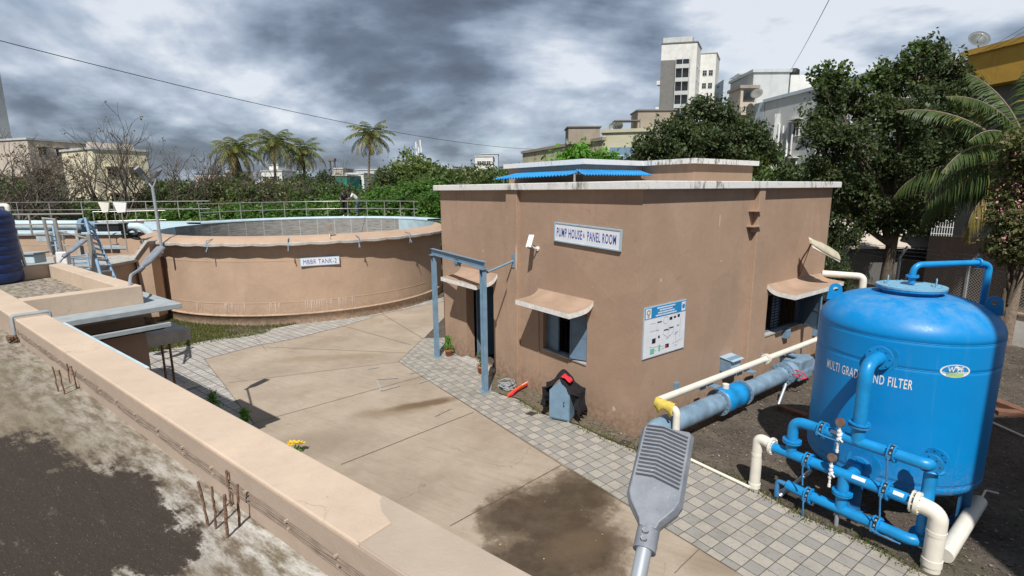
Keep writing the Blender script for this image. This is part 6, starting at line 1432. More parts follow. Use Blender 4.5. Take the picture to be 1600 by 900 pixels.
# big grey-blue pipe with flow meter
M['pipe_grey'] = simple('grey_blue_pipe_paint', (.19, .285, .38), .45, .30, 4, .2, 20, dist=.008)
BO, BZ, BR = .62, .46, .205
g0, g1, g2_, g3 = hq(.45, BO, BZ), hq(2.0, BO, BZ), hq(2.92, BO, BZ), hq(4.75, BO, BZ)
big = thing('main_pipe', 'big grey-blue water main with bolted flanges running beside the right wall', 'pipe', hq(2, BO, 0))
mb = MB(); mb.tube(fillet([hq(-.30, BO - .02, -.1), hq(-.26, BO, BZ - .0), g1], .40, 10), BR, 28); mb.build('pipe', M['pipe_grey'], big)
mb = MB(); mb.tube([g2_, g3], BR * .93, 28); mb.build('pipe', M['pipe_grey'], big)
for p, mt in ((g1, 'pipe_grey'), (g2_, 'pipe_grey'), (g3, 'pipe_grey'), (g3 + E2 * .12, 'pipe_grey')):
    mb = MB(); flange(mb, p, E2, .285, .035, 14, .017, seg=32); mb.build('flange', M[mt], big)
mb = MB(); mb.lathe([(.0, 0), (.25, 0), (.275, .04), (.275, .30), (.262, .32), (.262, .55), (.275, .57), (.25, .82), (0, .82)], g1 + E2 * .05, 32, (-E1, Z, E2)); fmn = mb.build('flow_meter', M['pipe_blue'], big)
mb = MB(); mb.cyl(g1 + E2 * .25 + Z * .26, g1 + E2 * .25 + Z * .36, .07, 12); mb.build('terminal_box', M['pvc'], fmn)
mb = MB(); mb.tube([g3 + E2 * .12, g3 + E2 * .45, g3 + E2 * 1.3], [.20, .27, .27], 28); mb.box(g3 + E2 * .75 + Z * .05, (.7, .52, .5), (E2, -E1, Z)); mb.build('valve_body', M['pipe_grey'], big, bevel=.02)
hw = g3 + E2 * .15 - E1 * .34 + Z * .08
mb = MB(); mb.torus(hw, .18, .012, (Z * .9 - E1 * .3), 24, 6)
for k in range(3):
    a = R(120 * k); v = (E2 * math.cos(a) - E1 * math.sin(a)) * .17; mb.cyl(hw, hw + v, .009, 6)
mb.tube([hw, g3 + E2 * .3], .015, 6); mb.build('hand_wheel', M['cloth_red'], big)
# loose props, planks
for (a, b_, r_, mt, lb, nm) in ((gp(1216, 632), yp(1228, 600, gp(1216, 632).y + .3), .035, 'galv', 'short grey prop tube leaning near the big valve', 'prop'),):
    mb = MB(); mb.tube([a, b_], r_, 8); tag(mb.build(nm, M[mt], origin=a), lb, 'prop')
def plank(u0, v0, u1, v1, w_, h_, label, mat='wood_red', z0=.0):
    a, b_ = gp(u0, v0, z0 + h_), gp(u1, v1, z0 + h_); d_ = (b_ - a).normalized(); mb = MB(); mb.box((a + b_) / 2 - Z * h_ / 2, ((b_ - a).length, w_, h_), (d_, Z.cross(d_), Z))
    o = mb.build('steel_channel', M[mat], origin=(a + b_) / 2, bevel=.006); tag(o, label, 'channel'); return o
M['wood_red'] = simple('rust_red_channel', (.20, .10, .065), .8, .3, 8, .4)
plank(1552, 622, 1640, 655, .22, .12, 'rust-brown steel channel on the dirt behind the right side of the filter tank')
plank(1556, 640, 1600, 643, .20, .10, 'second rust-brown steel channel crossing in front at the right edge')
plank(1218, 632, 1262, 648, .16, .10, 'rust-brown steel channel lying at the left foot of the filter tank')
# white pipe elbow at the far end of the wall
p = pp(1284, 427, C0, -E1)
pvc_thing('white pipe elbow leaving the far end of the pump house wall behind the lamp', [p - E1 * .02, p - E1 * .95 + E2 * .3, p - E1 * .95 + E2 * .3 - Z * 1.8], .09, rad=.15)
# ---------------------------------------------------------------- fence and low wall at right
fd = Vector((-.27, .963, 0)).normalized(); F0 = gp(1598, 542); fn = Vector((-fd.y, fd.x, 0))
if fn.dot(Vector((-1, -1, 0))) < 0: fn = -fn
def fpnt(s_, z_): return F0 + fd * s_ + Z * z_
lwall = thing('boundary_wall', 'low pale boundary wall under the chain-link fence at right', 'wall', F0)
mb = MB(); mb.box(fpnt(6, .5), (24, .2, 1.0), (fd, fn, Z)); mb.build('wall', M['white_wall'], lwall)
mb = MB(); mb.box(fpnt(6, 1.02), (24, .3, .06), (fd, fn, Z)); mb.build('coping', M['brown'], lwall)
fence = thing('chain_link_fence', 'chain-link fence with leaning posts and barbed wire above the low boundary wall', 'fence', F0 + Z * 1.05)
def mesh_mat():
    m, t, b = nodes('chain_link_mesh'); o = t.nodes['Material Output']
    tcn = t.nodes.new('ShaderNodeTexCoord').outputs['Object']
    n = t.nodes.new('ShaderNodeVectorMath'); n.operation = 'DOT_PRODUCT'; t.links.new(tcn, n.inputs[0]); n.inputs[1].default_value = fd
    sx = t.nodes.new('ShaderNodeSeparateXYZ'); t.links.new(tcn, sx.inputs[0]); s = n.outputs['Value']; z = sx.outputs['Z']
    k = None
    for op in ('ADD', 'SUBTRACT'):
        q = tmath(t, 'FRACT', tmath(t, 'DIVIDE', tmath(t, op, s, z), .10)); q = tramp(t, tmath(t, 'ABSOLUTE', tmath(t, 'SUBTRACT', q, .5)), .08, .09, 1, 0); k = q if k is None else tmath(t, 'MAXIMUM', k, q)
    b.inputs['Base Color'].default_value = (.42, .40, .36, 1); b.inputs['Roughness'].default_value = .5
    tr = t.nodes.new('ShaderNodeBsdfTransparent'); mx = t.nodes.new('ShaderNodeMixShader'); t.links.new(k, mx.inputs[0]); t.links.new(tr.outputs[0], mx.inputs[1]); t.links.new(b.outputs[0], mx.inputs[2]); t.links.new(mx.outputs[0], o.inputs[0]); return m
mb = MB(); mb.add([fpnt(-6, 1.06), fpnt(18, 1.06), fpnt(18, 2.28), fpnt(-6, 2.28)], [(0, 1, 2, 3)]); mb.build('mesh', mesh_mat(), fence)
for s_ in np.arange(-5.4, 18, 2.42):
    mb = MB(); p = fpnt(float(s_), 1.0); mb.box(p + Z * .65, (.07, .07, 1.3), (fd, fn, Z)); e_ = (Z - fn * .75).normalized(); mb.box(p + Z * 1.3 + e_ * .26, (.065, .06, .55), (fd, fd.cross(e_), e_)); mb.build('post', M['galv'], fence)
for zz, o_ in ((2.28, 0), (2.42, .1), (2.56, .2), (2.68, .29)):
    pts = [fpnt(-6 + k * .6, zz - .03 * math.sin((k % 4) / 4 * math.pi)) - fn * o_ for k in range(41)]; mb = MB(); mb.tube(pts, .008, 4, False)
    if o_:
        for k in range(1, 120): p = fpnt(-6 + k * .2, zz) - fn * o_; mb.tube([p - Z * .025 + fd * .01, p + Z * .025 - fd * .01], .003, 3, False)
    mb.build('wire', M['galv'], fence)
mb = MB(); p = fpnt(8.0, 2.05); mb.box(p, (.2, .12, .28), (fd, fn, Z)); mb.build('fence_box', M['pvc'], fence)

# ---------------------------------------------------------------- buildings
def facade_windows(parent, o, u, n_, W, rows, cols, w_, h_, z0, dz, margin, hood=True, skip=(), depth=.10, frame='white_wall'):
    for r_ in range(rows):
        for c in range(cols):
            if (r_, c) in skip: continue
            x = margin + (W - 2 * margin) * ((c + .5) / cols); p = o + u * x + Z * (z0 + r_ * dz)
            mb = MB(); t_ = .06
            for k in (-1, 1): mb.box(p + u * k * (w_ / 2 + t_ / 2) + n_ * .03, (t_, .10, h_ + 2 * t_), (u, n_, Z)); mb.box(p + Z * k * (h_ / 2 + t_ / 2) + n_ * .03, (w_ - .004, .10, t_), (u, n_, Z))
            if hood: mb.box(p + Z * (h_ / 2 + .2) + n_ * .25, (w_ + .5, .5, .07), (u, n_, Z))
            wd = mb.build('window', M[frame], parent)
            mb = MB(); mb.box(p + n_ * .012, (w_, .02, h_), (u, n_, Z)); mb.build('pane', M['glass'], wd)
            mb = MB(); mb.box(p + n_ * .03, (.05, .02, h_), (u, n_, Z)); mb.box(p + n_ * .03 + Z * h_ * .1, (w_, .018, .04), (u, n_, Z)); mb.build('mullion', M[frame], wd)
def block(parent, o, u, v, W, Dp, z0, z1, mat, name='wall', top=None, bev=0):
    mb = MB(); mb.box(o + u * W / 2 + v * Dp / 2 + Z * (z0 + z1) / 2, (W, Dp, z1 - z0), (u, v, Z)); w_ = mb.build(name, M[mat], parent, bevel=bev)
    if top:
        mb = MB(); mb.box(o + u * W / 2 + v * Dp / 2 + Z * (z1 + .12), (W + .3, Dp + .3, .25), (u, v, Z)); mb.build('roof', M[top], parent)
    return w_
def az(deg): a = R(deg); return Vector((math.sin(a), math.cos(a), 0))
def base(u, Y, v=300): p = yp(u, v, Y); return Vector((p.x, p.y, 0))

# tall tower
Yt = 128; o = base(1090, Yt, 66)
uF = -az(78); vF = az(12); uF = (base(1034, Yt + 1.5, 70) - o).normalized(); vF = Vector((uF.y, -uF.x, 0)); vF = vF if vF.y > 0 else -vF; vF = (vF + Vector((.30, 0, 0))).normalized()
WF = (base(1034, Yt + 1.5, 70) - o).length; HT = yp(1086, 66, Yt).z
tw_ = thing('apartment_tower', 'tall white and dark grey apartment tower rising behind the trees', 'building', o)
block(tw_, o, uF, vF, WF, 7.0, 0, HT, 'white_wall', top='grey_tower')
nF = -vF; nF = Vector((uF.y, -uF.x, 0)); nF = nF if nF.y < 0 else -nF
block(tw_, o + uF * (WF * .18) , uF, nF, WF * .82, .15, 0, HT - 3.6, 'grey_tower', 'grey_panel')
for k in range(13):
    z_ = HT - 4.6 - k * 2.95
    mb = MB(); c = o + uF * WF * .40 + nF * .35 + Z * z_
    mb.box(c - Z * .95, (3.1, 1.1, .18), (uF, nF, Z)); mb.box(c - Z * .55 + nF * .5, (3.1, .06, .8), (uF, nF, Z)); bl_ = mb.build('balcony', M['grey_white'], tw_)
    mb = MB(); mb.box(c - nF * .15 + Z * .2, (2.9, .12, 1.7), (uF, nF, Z)); mb.build('opening', M['glass'], bl_)
    mb = MB()
    for x in (-1.5, 0, 1.5): mb.box(c + uF * x + nF * .45, (.14, .12, 2.9), (uF, nF, Z))
    mb.build('pier', M['grey_white'], bl_)
for k in range(6):
    mb = MB(); c = o + uF * (WF + .3) + vF * 1 + Z * (HT - 8.5 - k * 5.9); mb.box(c, (1.0, 2, .9), (uF, vF, Z)); mb.build('balcony', M['white_wall'], tw_)
nS = -uF; facade_windows(tw_, o, vF, nS, 7.0, 11, 2, .9, 1.2, HT - 4.5 - 10 * 2.95, 2.95, .4, hood=False, frame='grey_white')
block(tw_, o + vF * 7.0, -uF, vF, 3.6, 8, 0, HT - 1.0, 'white_wall', 'stair_wall', top='grey_white')
block(tw_, o + vF * 12 - uF * 3.6, -uF, vF, 3.0, 8, 0, HT - 8.5, 'white_wall', 'wing_wall')
fo = o + vF * 7.0 - uF * 0; facade_windows(tw_, fo, -uF, nF, 3.6, 11, 2, .9, 1.2, HT - 5.5 - 10 * 2.95, 2.95, .4, hood=False, frame='grey_white')
facade_windows(tw_, o + vF * 12 - uF * 3.6, -uF, nF, 3.0, 8, 2, .8, 1.1, HT - 11.5 - 7 * 2.95, 2.95, .3, hood=False, frame='grey_white')
block(tw_, o + uF * 1.2 + vF * .5, uF, vF, WF - 1.4, 2.0, HT, HT + 1.5, 'grey_white', 'parapet')

# white tower behind the roofs
Yw = 95; o = base(1131, Yw, 124); wbx = thing('white_apartment_block', 'small white apartment block between the tall tower and the stained rooftop', 'building', o)
block(wbx, o, Vector((1, 0, 0)), az(5), 2.6, 5, 0, yp(1133, 124, Yw).z, 'pale_bluewall'); block(wbx, o + Vector((2.6, 0, 0)), Vector((1, 0, 0)), az(5), 3.0, 6, 0, yp(1133, 117, Yw).z, 'white_wall', 'wing_wall', top='grey_white')
facade_windows(wbx, o + Vector((2.6, 0, 0)), Vector((1, 0, 0)), Vector((0, -1, 0)), 3.0, 6, 2, .6, .9, yp(1133, 150, Yw).z - 12, 2.8, .2, hood=False)
# large grey-white block at right
Yg = 44; uG = (base(1345, 36, 140) - base(1192, 46, 160)).normalized(); vG = Vector((-uG.y, uG.x, 0)); vG = vG if vG.y > 0 else -vG
o = base(1196, 46, 160); HG = yp(1196, 160, 46).z
gb = thing('grey_white_apartment', 'large grey-white apartment building with drain pipes behind the right end of the pump house', 'building', o)
block(gb, o, uG, vG, 15, 12, 0, HG, 'grey_white', top='pale_bluewall')
mb = MB(); mb.box(o - uG * 1.6 + vG * 1.5 + Z * (HG - 1.2), (3.0, 3, 2.6), (uG, vG, Z)); mb.build('corner_bay', M['pale_bluewall'], gb)
mb = MB(); mb.box(o - uG * 1.4 + vG * 2.2 + Z * (HG / 2 - 1.3), (2.6, 3, HG - 2.6), (uG, vG, Z)); mb.build('corner_wall', M['grey_white'], gb)
facade_windows(gb, o, uG, -vG, 15, 3, 6, .7, 1.0, HG - 8.4, 2.9, .6, hood=True, skip=((2, 0),))
mb = MB(); mb.box(o + uG * .9 - vG * .05 + Z * (HG - 4.2), (1.6, .12, 1.7), (uG, vG, Z)); mb.build('dark_opening', M['dark'], gb)
for x in (2.2, 3.3, 6.5, 9.5):
    mb = MB(); p = o + uG * x - vG * .12; mb.tube([p, p + Z * (HG - 2.0)], .09, 8); mb.tube([p + Z * (HG - 5.5), p + uG * .5 + Z * (HG - 4.9), p + uG * .5 + Z * (HG - 2.2)], .07, 8); mb.tube([p + Z * (HG - 8.5), p - uG * .5 + Z * (HG - 7.9)], .07, 8); mb.build('drain_pipe', M['white'], gb)
p_ = o + uG * 1.9 - vG * .25; mb = MB(); mb.box(p_ + Z * (HG / 2 - .6), (.35, .5, HG - 1.2), (uG, vG, Z)); mb.build('fin', M['grey_white'], gb)
# rooftop rooms
X_ = Vector((1, 0, 0)); Y_ax = Vector((0, 1, 0))
def roomblock(u0, u1, v0, Y, dep, mat, name, top=None, z0=HG - .8):
    a_, c_ = yp(u0, v0, Y), yp(u1, v0, Y); return block(gb, Vector((a_.x, Y, 0)), X_, Y_ax, c_.x - a_.x, dep, z0, a_.z, mat, name, top=top)
roomblock(1178, 1234, 113, 49, 5, 'grey_white', 'roof_room', 'grey_white'); roomblock(1236, 1300, 117, 49.2, 5, 'white_wall', 'roof_room')
roomblock(1176, 1196, 118, 51, 4, 'stained_conc', 'roof_room'); roomblock(1158, 1184, 138, 47.5, 2.5, 'beige_wall', 'roof_shed', 'stained_conc')
a_ = yp(1171, 148, 47.4); mb = MB(); mb.box(a_, (1.0, .1, .8)); mb.build('shed_window', M['glass'], gb)
a_ = yp(1240, 112, 50); mb = MB(); mb.lathe([(0, -.6), (.5, -.6), (.5, .1), (.3, .25), (0, .28)], a_, 16); mb.build('roof_tank', M['black'], gb)
mb = MB(); a_ = yp(1183, 148, 46.5); nrm = Vector((-.5, -.6, .5)).normalized(); x_ = nrm.orthogonal().normalized(); mb.lathe([(0, 0), (.3, .06), (.5, .18), (.5, .16), (.3, .04), (0, -.02)], a_, 20, (x_, nrm.cross(x_), nrm)); mb.build('roof_dish', M['grey_tower'], gb)
# low pale yellow block with water tanks
Yy = 42; oy = base(940, Yy); uy = (base(822, 56) - oy).normalized(); vy = Vector((-uy.y, uy.x, 0)); vy = vy if vy.y > 0 else -vy
HY = yp(940, 212, Yy).z
yb = thing('pale_yellow_apartment', 'long stained pale yellow building with concrete tanks on its roof behind the pump house', 'building', oy)
block(yb, oy, uy, vy, 16, 9, 0, HY - .35, 'pale_yellow', top='stained_conc')
ux = (base(1120, 40) - oy).normalized(); vx = Vector((-ux.y, ux.x, 0)); vx = vx if vx.y > 0 else -vx
block(yb, oy, ux, vx, 10, 7, 0, yp(1000, 205, 41).z, 'pale_yellow', 'wing_wall', top='pale_yellow')
facade_windows(yb, oy, uy, -vy, 16, 2, 6, 1.0, 1.1, HY - 5.2, 2.9, .8, frame='pale_yellow')
block(yb, oy + ux * .6 - vx * 1.2 , ux, vx, 2.6, 1.22, 0, HY - 1.0, 'blue_grey', 'glazed_bay')
facade_windows(yb, oy + ux * .6 - vx * 1.2, ux, -vx, 2.6, 2, 2, .7, 1.3, HY - 4.9, 2.6, .1, hood=False, frame='pale_bluewall')
for (u0, u1, v0, v1, Y_) in ((888, 938, 199, 225, 43.5), (996, 1056, 173, 203, 43)):
    a, b_ = yp(u0, v1, Y_), yp(u1, v0, Y_); mb = MB(); mb.box(((a.x + b_.x) / 2, Y_ + 1.2, (a.z + b_.z) / 2), (b_.x - a.x, 2.4, b_.z - a.z)); mb.build('roof_tank', M['stained_conc'], yb)
    mb = MB(); mb.box(((a.x + b_.x) / 2, Y_ + 1.2, b_.z + .06), (b_.x - a.x + .2, 2.6, .1)); mb.build('tank_slab', M['grey_tower'], yb)
mb = MB(); a = yp(1000, 190, 43); mb.cyl(a - Z * 1, a + Z * .25, .04, 6); mb.box(a + Vector((-1, .5, .1)), (2.0, 1.2, .06)); mb.build('roof_canopy', M['grey_tower'], yb)
for (u, v) in ((890, 226), (957, 205), (966, 202)):
    a = yp(u, v, 44); mb = MB(); mb.tube([a - Z * .6, a + Z * .3], .03, 5); mb.lathe([(0, 0), (.25, .06), (.35, .16)], a + Z * .3, 14, (Vector((1, 0, 0)), Z, Vector((0, -1, 0)))); mb.build('dish', M['galv'], yb)
# yellow building at right
Yr = 26; o = base(1512, Yr, 88); ur = (base(1720, 21, 60) - o).normalized(); vr = Vector((-ur.y, ur.x, 0)); vr = vr if vr.y > 0 else -vr
HR = yp(1512, 88, Yr).z
yw = thing('yellow_building', 'mustard yellow building at the right edge behind the big tree', 'building', o)
block(yw, o, ur, vr, 9, 9, HR - 1.5, HR, 'yellow_wall', top='yellow_wall'); block(yw, o + vr * .8, ur, vr, 9, 8.2, 3.2, HR - 1.52, 'grey_tower', 'balcony_recess')
block(yw, o, ur, vr, 9, 9, 0, 3.2, 'brown_shade', 'lower_wall')
block(yw, o - ur * 3.2 + vr * .6, ur, vr, 3.19, 8, 0, HR - .6, 'grey_white', 'side_wall', top='yellow_wall')
mb = MB()
for k in range(12): p = o + ur * (.4 + k * .7); mb.cyl(p + Z * 3.2, p + Z * 4.2, .02, 5)
mb.build('balcony_bars', M['steel'], yw)
# satellite dish on its pole
p = yp(1528, 108, 27.2); ds = thing('satellite_dish', 'dark round satellite dish on a pole on top of the yellow building', 'dish', Vector((p.x, p.y, HR + .2)))
c = yp(1528, 63, 27.2); mb = MB(); mb.tube([Vector((p.x, p.y, HR + .1)), c], .035, 6); mb.tube([c - Z * .1, c - Z * 1.0 + Vector((.4, 0, 0))], .02, 5); mb.build('pole', M['galv'], ds)
dx_ = (Vector((-.25, -.80, .50))).normalized(); x_ = dx_.orthogonal().normalized(); y_ = dx_.cross(x_)
mb = MB(); mb.lathe([(0, 0), (.15, .015), (.3, .06), (.44, .13), (.45, .12), (.30, .045), (0, -.012)], c, 28, (x_, y_, dx_)); mb.build('dish', simple('dark_mesh_dish', (.10, .12, .12), .5, .2, 10, 0), ds)
mb = MB(); mb.tube([c, c + dx_ * .35], .012, 5); mb.cyl(c + dx_ * .33, c + dx_ * .40, .03, 8); mb.build('feed', M['galv'], ds)
# dark ground floor house behind the fence with a grille
o = base(1462, 23.5); uh = (base(1640, 21) - o).normalized(); vh = Vector((-uh.y, uh.x, 0)); vh = vh if vh.y > 0 else -vh
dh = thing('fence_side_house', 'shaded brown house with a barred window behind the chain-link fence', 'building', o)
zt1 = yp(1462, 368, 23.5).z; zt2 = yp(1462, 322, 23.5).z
block(dh, o, uh, vh, 5.5, 4, 0, zt1, 'brown_shade'); block(dh, o + vh * .8, uh, vh, 5.5, 3.2, zt1 + .002, zt2 + .5, 'dark', 'recess', top='brown_shade')  # near-black walls and recess stand in for deep shade
mb = MB()
for k in range(9): mb.cyl(o + uh * (.05 + k * .09) + Z * zt1, o + uh * (.05 + k * .09) + Z * zt2, .014, 5)
for k in range(4): mb.cyl(o + uh * .02 + Z * (zt1 + .1 + k * .3), o + uh * .8 + Z * (zt1 + .1 + k * .3), .014, 5)
mb.build('grille', M['white'], dh)
# shed roof seen between trees
o = base(1310, 26); sd_ = thing('lean_to_shed', 'low shed with a pale sloping roof beyond the fence right of the pump house', 'shed', o)
block(sd_, o, Vector((1, 0, 0)), Vector((0, 1, 0)), 4.5, 5, 0, 1.9, 'grey_tower'); 
mb = MB(); mb.prism([o + Z * 2.0 + Vector((-.5, -.6, 0)), o + Z * 2.0 + Vector((5, -.6, 0)), o + Z * 3.2 + Vector((5, 2.2, 0)), o + Z * 3.2 + Vector((.8, 2.2, 0))], (0, 0, .08)); mb.build('roof', M['beige_wall'], sd_)

# left side buildings
def simple_building(u0, u1, v0, Y, dep, mat, label, rot=0, rows=3, cols=2, top='grey_white', w_=.9, h_=1.0, z_top=1.6, dz=3.0, hood=True, skip=()):
    a = base(u0, Y, v0); b_ = base(u1, Y + rot, v0); u_ = (b_ - a).normalized(); v_ = Vector((-u_.y, u_.x, 0)); W = (b_ - a).length; H_ = yp(u0, v0, Y).z
    t_ = thing('building', label, 'building', a); block(t_, a, u_, v_, W, dep, 0, H_, mat, top=top)
    facade_windows(t_, a, u_, -v_, W, rows, cols, w_, h_, H_ - z_top - (rows - 1) * dz, dz, .5, hood=hood, frame=mat, skip=skip); return t_, a, u_, v_, W, H_
t_, a, u_, v_, W, H_ = simple_building(143, 228, 233, 62, 8, 'cream_wall', 'cream three storey house with small windows behind bare trees at left', rows=3, cols=2, z_top=2.6, dz=3.1, rot=5)
mb = MB()
for x in (1.5, 3.2, 5.0): mb.box(a + u_ * x + v_ * 3 + Z * (H_ + .6), (1.1, 1.1, .8), (u_, v_, Z))
mb.build('roof_tank', M['beige_wall'], t_)
t_, a, u_, v_, W, H_ = simple_building(42, 133, 218, 72, 10, 'beige_wall', 'stained beige apartment building behind the tangled shrub at far left', rows=3, cols=3, z_top=1.5, skip=((1, 1), (0, 0)), rot=7)
block(t_, a + u_ * W - v_ * .8, u_, v_, 1.8, 6, 0, H_ - 2.6, 'beige_wall', 'wing_wall', top='beige_wall')
block(t_, a + u_ * 2.2 - v_ * 1.0, u_, v_, 4.2, 1.02, 0, H_ - 4.6, 'pale_yellow', 'front_bay', top='pale_yellow')
# far left tower
a = base(-75, 75, 200); lt_ = thing('grey_tower_block', 'tall grey tower block cut by the left edge', 'building', a)
W_ = base(-6, 75, 200).x - a.x; HL = yp(-6, 60, 75).z
block(lt_, a, Vector((1, 0, 0)), Vector((0, 1, 0)), W_ - .5, 2.6, 0, HL, 'grey_white', top='grey_white')
for k in range(6):
    mb = MB(); c = Vector((a.x + W_ - .4, 75.0, HL - 3 - k * 3.2)); mb.box(c, (1.2, 2.0, .25)); mb.box(c + Vector((.5, 0, .6)), (.15, 2.0, 1.1)); b__ = mb.build('balcony', M['grey_white'], lt_)
    mb = MB(); mb.box(c + Vector((-1.2, -.05, 1.5)), (1.4, .2, 1.5)); mb.build('opening', M['glass'], b__)

# distant town
def small_house(u0, u1, v0, Y, mat, label, rows=1, cols=2, top='grey_white', dz=2.6): return simple_building(u0, u1, v0, Y, 8, mat, label, rows=rows, cols=cols, w_=1.0, h_=1.0, z_top=1.6, top=top, dz=dz, hood=False)
small_house(408, 440, 268, 118, 'white_wall', 'distant white house between the first and second palm', 2, 3)
small_house(420, 434, 258, 121, 'white_wall', 'tiny white rooftop room right behind the second palm')
small_house(304, 352, 272, 130, 'beige_wall', 'distant low house with a blue roof left of the leftmost palm', 1, 4, 'blue_sheet')
small_house(352, 372, 268, 140, 'cream_wall', 'distant cream house behind the leftmost palm trunk')
small_house(519, 542, 275, 92, 'green_net', 'distant house wrapped in bright green netting', 1, 1)
small_house(521, 536, 264, 125, 'beige_wall', 'tiny beige house just above the green netting')
small_house(540, 568, 272, 100, 'white_wall', 'distant whitish house right of the green netting', 2, 3)
small_house(556, 588, 266, 128, 'grey_white', 'distant grey house behind the rightmost palm trunk', 1, 3)
small_house(700, 716, 264, 120, 'beige_wall', 'distant beige house above the trees left of the pump house')
small_house(708, 724, 271, 110, 'white_wall', 'tiny white house wall just left of the pump house roof')
small_house(742, 770, 245, 135, 'white_wall', 'white rooftop block left of the pump house roof', 2, 3)
small_house(752, 778, 241, 150, 'pale_bluewall', 'pale bluish top storey behind the white rooftop block', 1, 2)
# telecom mast and water tower
p = base(657, 150); tm = thing('telecom_mast', 'thin telecom mast with antennas above the round green tree', 'mast', p)
zt = yp(657, 214, 150).z; mb = MB(); mb.cyl(p, p + Z * zt, .16, 6); mb.build('pole', M['galv'], tm)
for (dx, dz_, h_) in ((-.7, -2.2, 1.8), (.5, -1.7, 1.8), (0, -3.6, 1.6), (.7, -3.4, 1.5), (-.6, -4.4, 1.0)):
    mb = MB(); mb.box(p + Vector((dx, -.2, zt + dz_)), (.3, .2, h_)); mb.cyl(p + Z * (zt + dz_), p + Vector((dx, -.2, zt + dz_)), .05, 4); mb.build('antenna', M['white'], tm)
p = base(522, 150); wt_ = thing('water_tower', 'tiny dark water tower far behind the green netting', 'water tower', p)
mb = MB(); z1 = yp(522, 250, 150).z
for dx in (-.6, .6):
    for dy in (-.6, .6): mb.cyl(p + Vector((dx, dy, 0)), p + Vector((dx, dy, z1)), .15, 5)
mb.build('legs', M['grey_tower'], wt_); mb = MB(); mb.box(p + Z * (z1 + .1), (1.9, 1.9, .7)); mb.build('tank', M['grey_tower'], wt_)

# ---------------------------------------------------------------- trees
def npr(seed): return np.random.default_rng(seed)
def crown(name, lobes, n, size, seed, mat, clump=14, hollow=.45, elong=1.8, spray=1.0, gapf=3.2, gap=-.55):
    r_ = npr(seed); arrs = []; vol = np.array([l[3] ** 2 for l in lobes]); vol = vol / vol.sum()
    for (cx, cy, cz, rad, sq), w_ in zip(lobes, vol):
        m_ = max(clump, int(n * w_)); k = m_ // clump + 1
        d_ = r_.normal(size=(k, 3)); d_ /= np.linalg.norm(d_, axis=1, keepdims=True)
        bump = 1 + .16 * np.sin(d_[:, 0] * 5 + seed) + .14 * np.sin(d_[:, 1] * 6 + cz) + .12 * np.sin(d_[:, 2] * 7 + cx)
        rr = rad * (hollow + (1 - hollow) * r_.random(k) ** .6) * bump * (1 + .12 * r_.normal(size=k) * spray)
        tw = d_ * rr[:, None]; tw[:, 2] *= sq; tw += np.array([cx, cy, cz])
        g_ = np.sin(tw[:, 0] * gapf + seed) * np.sin(tw[:, 1] * gapf + 1.3 * seed) + np.sin(tw[:, 2] * gapf * 1.2 + tw[:, 0] * .7 * gapf); keep = g_ > gap; tw = tw[keep]; d_ = d_[keep]; k = len(tw)
        if k == 0: continue
        cc_ = np.repeat(tw, clump, 0) + r_.normal(size=(k * clump, 3)) * size * 1.25; nn = len(cc_)
        a = r_.normal(size=(nn, 3)) * .7 + np.repeat(d_, clump, 0) * .5; a[:, 2] -= .35; a /= np.linalg.norm(a, axis=1, keepdims=True)
        b_ = r_.normal(size=(nn, 3)); b_ -= (b_ * a).sum(1)[:, None] * a; b_ /= np.linalg.norm(b_, axis=1, keepdims=True)
        s_ = size * (.55 + .9 * r_.random(nn))[:, None]
        arrs.append(np.stack([cc_ - a * s_ * .5 * elong, cc_ + b_ * s_ * .42, cc_ + a * s_ * .5 * elong, cc_ - b_ * s_ * .42], 1).reshape(-1, 3))
    return leaf_mesh(name, arrs, mat)
def limbs(seed, h, lobes, r0=.14, bare=False):
    rnd = random.Random(seed); mb = MB(); fork = h * .38
    mb.tube([(0, 0, -.1), (rnd.uniform(-.1, .1), rnd.uniform(-.1, .1), fork * .5), (rnd.uniform(-.15, .15), rnd.uniform(-.15, .15), fork)], [r0, r0 * .8, r0 * .7], 8)
    for (cx, cy, cz, rad, sq) in lobes:
        a = Vector((0, 0, fork * rnd.uniform(.7, 1))); b_ = Vector((cx, cy, cz)); m_ = a.lerp(b_, .5) + Vector((rnd.uniform(-.3, .3), rnd.uniform(-.3, .3), rnd.uniform(-.1, .3)))
        mb.tube([a, m_, b_], [r0 * .5, r0 * .3, r0 * .12], 6, False)
        for _ in range(4):
            e_ = b_ + Vector((rnd.uniform(-1, 1), rnd.uniform(-1, 1), rnd.uniform(-.2, 1) * sq)) * rad * .8; mb.tube([b_.lerp(m_, .3), e_], [r0 * .14, r0 * .04], 4, False)
    return mb
def tree_proto(name, label, h, lobes, n, size, seed, mat, loc, cat='tree', group=None, r0=.14, clump=14, hollow=.45, rotz=0, scale=1):
    t_ = thing(name, label, cat, loc, group)
    limbs(seed, h, lobes, r0).build('trunk', M['bark'], None).parent = t_
    mesh_obj('crown', crown('crown', lobes, n, size, seed, mat, clump, hollow), t_)
    t_.matrix_basis = Matrix.Identity(4); t_.location = loc; t_.rotation_euler = (0, 0, rotz); t_.scale = (scale,) * 3; return t_
def rlobes(seed, h, spread, k=9, rad=(.9, 1.5)):
    rnd = random.Random(seed); L_ = [(0, 0, h * .78, rad[1], .8)]
    for i in range(k): a = i * 2.4 + rnd.uniform(-.4, .4); rr = spread * rnd.uniform(.35, 1); L_.append((math.cos(a) * rr, math.sin(a) * rr, h * rnd.uniform(.42, .88), rnd.uniform(*rad), rnd.uniform(.6, .9)))
    return L_
protos = {}
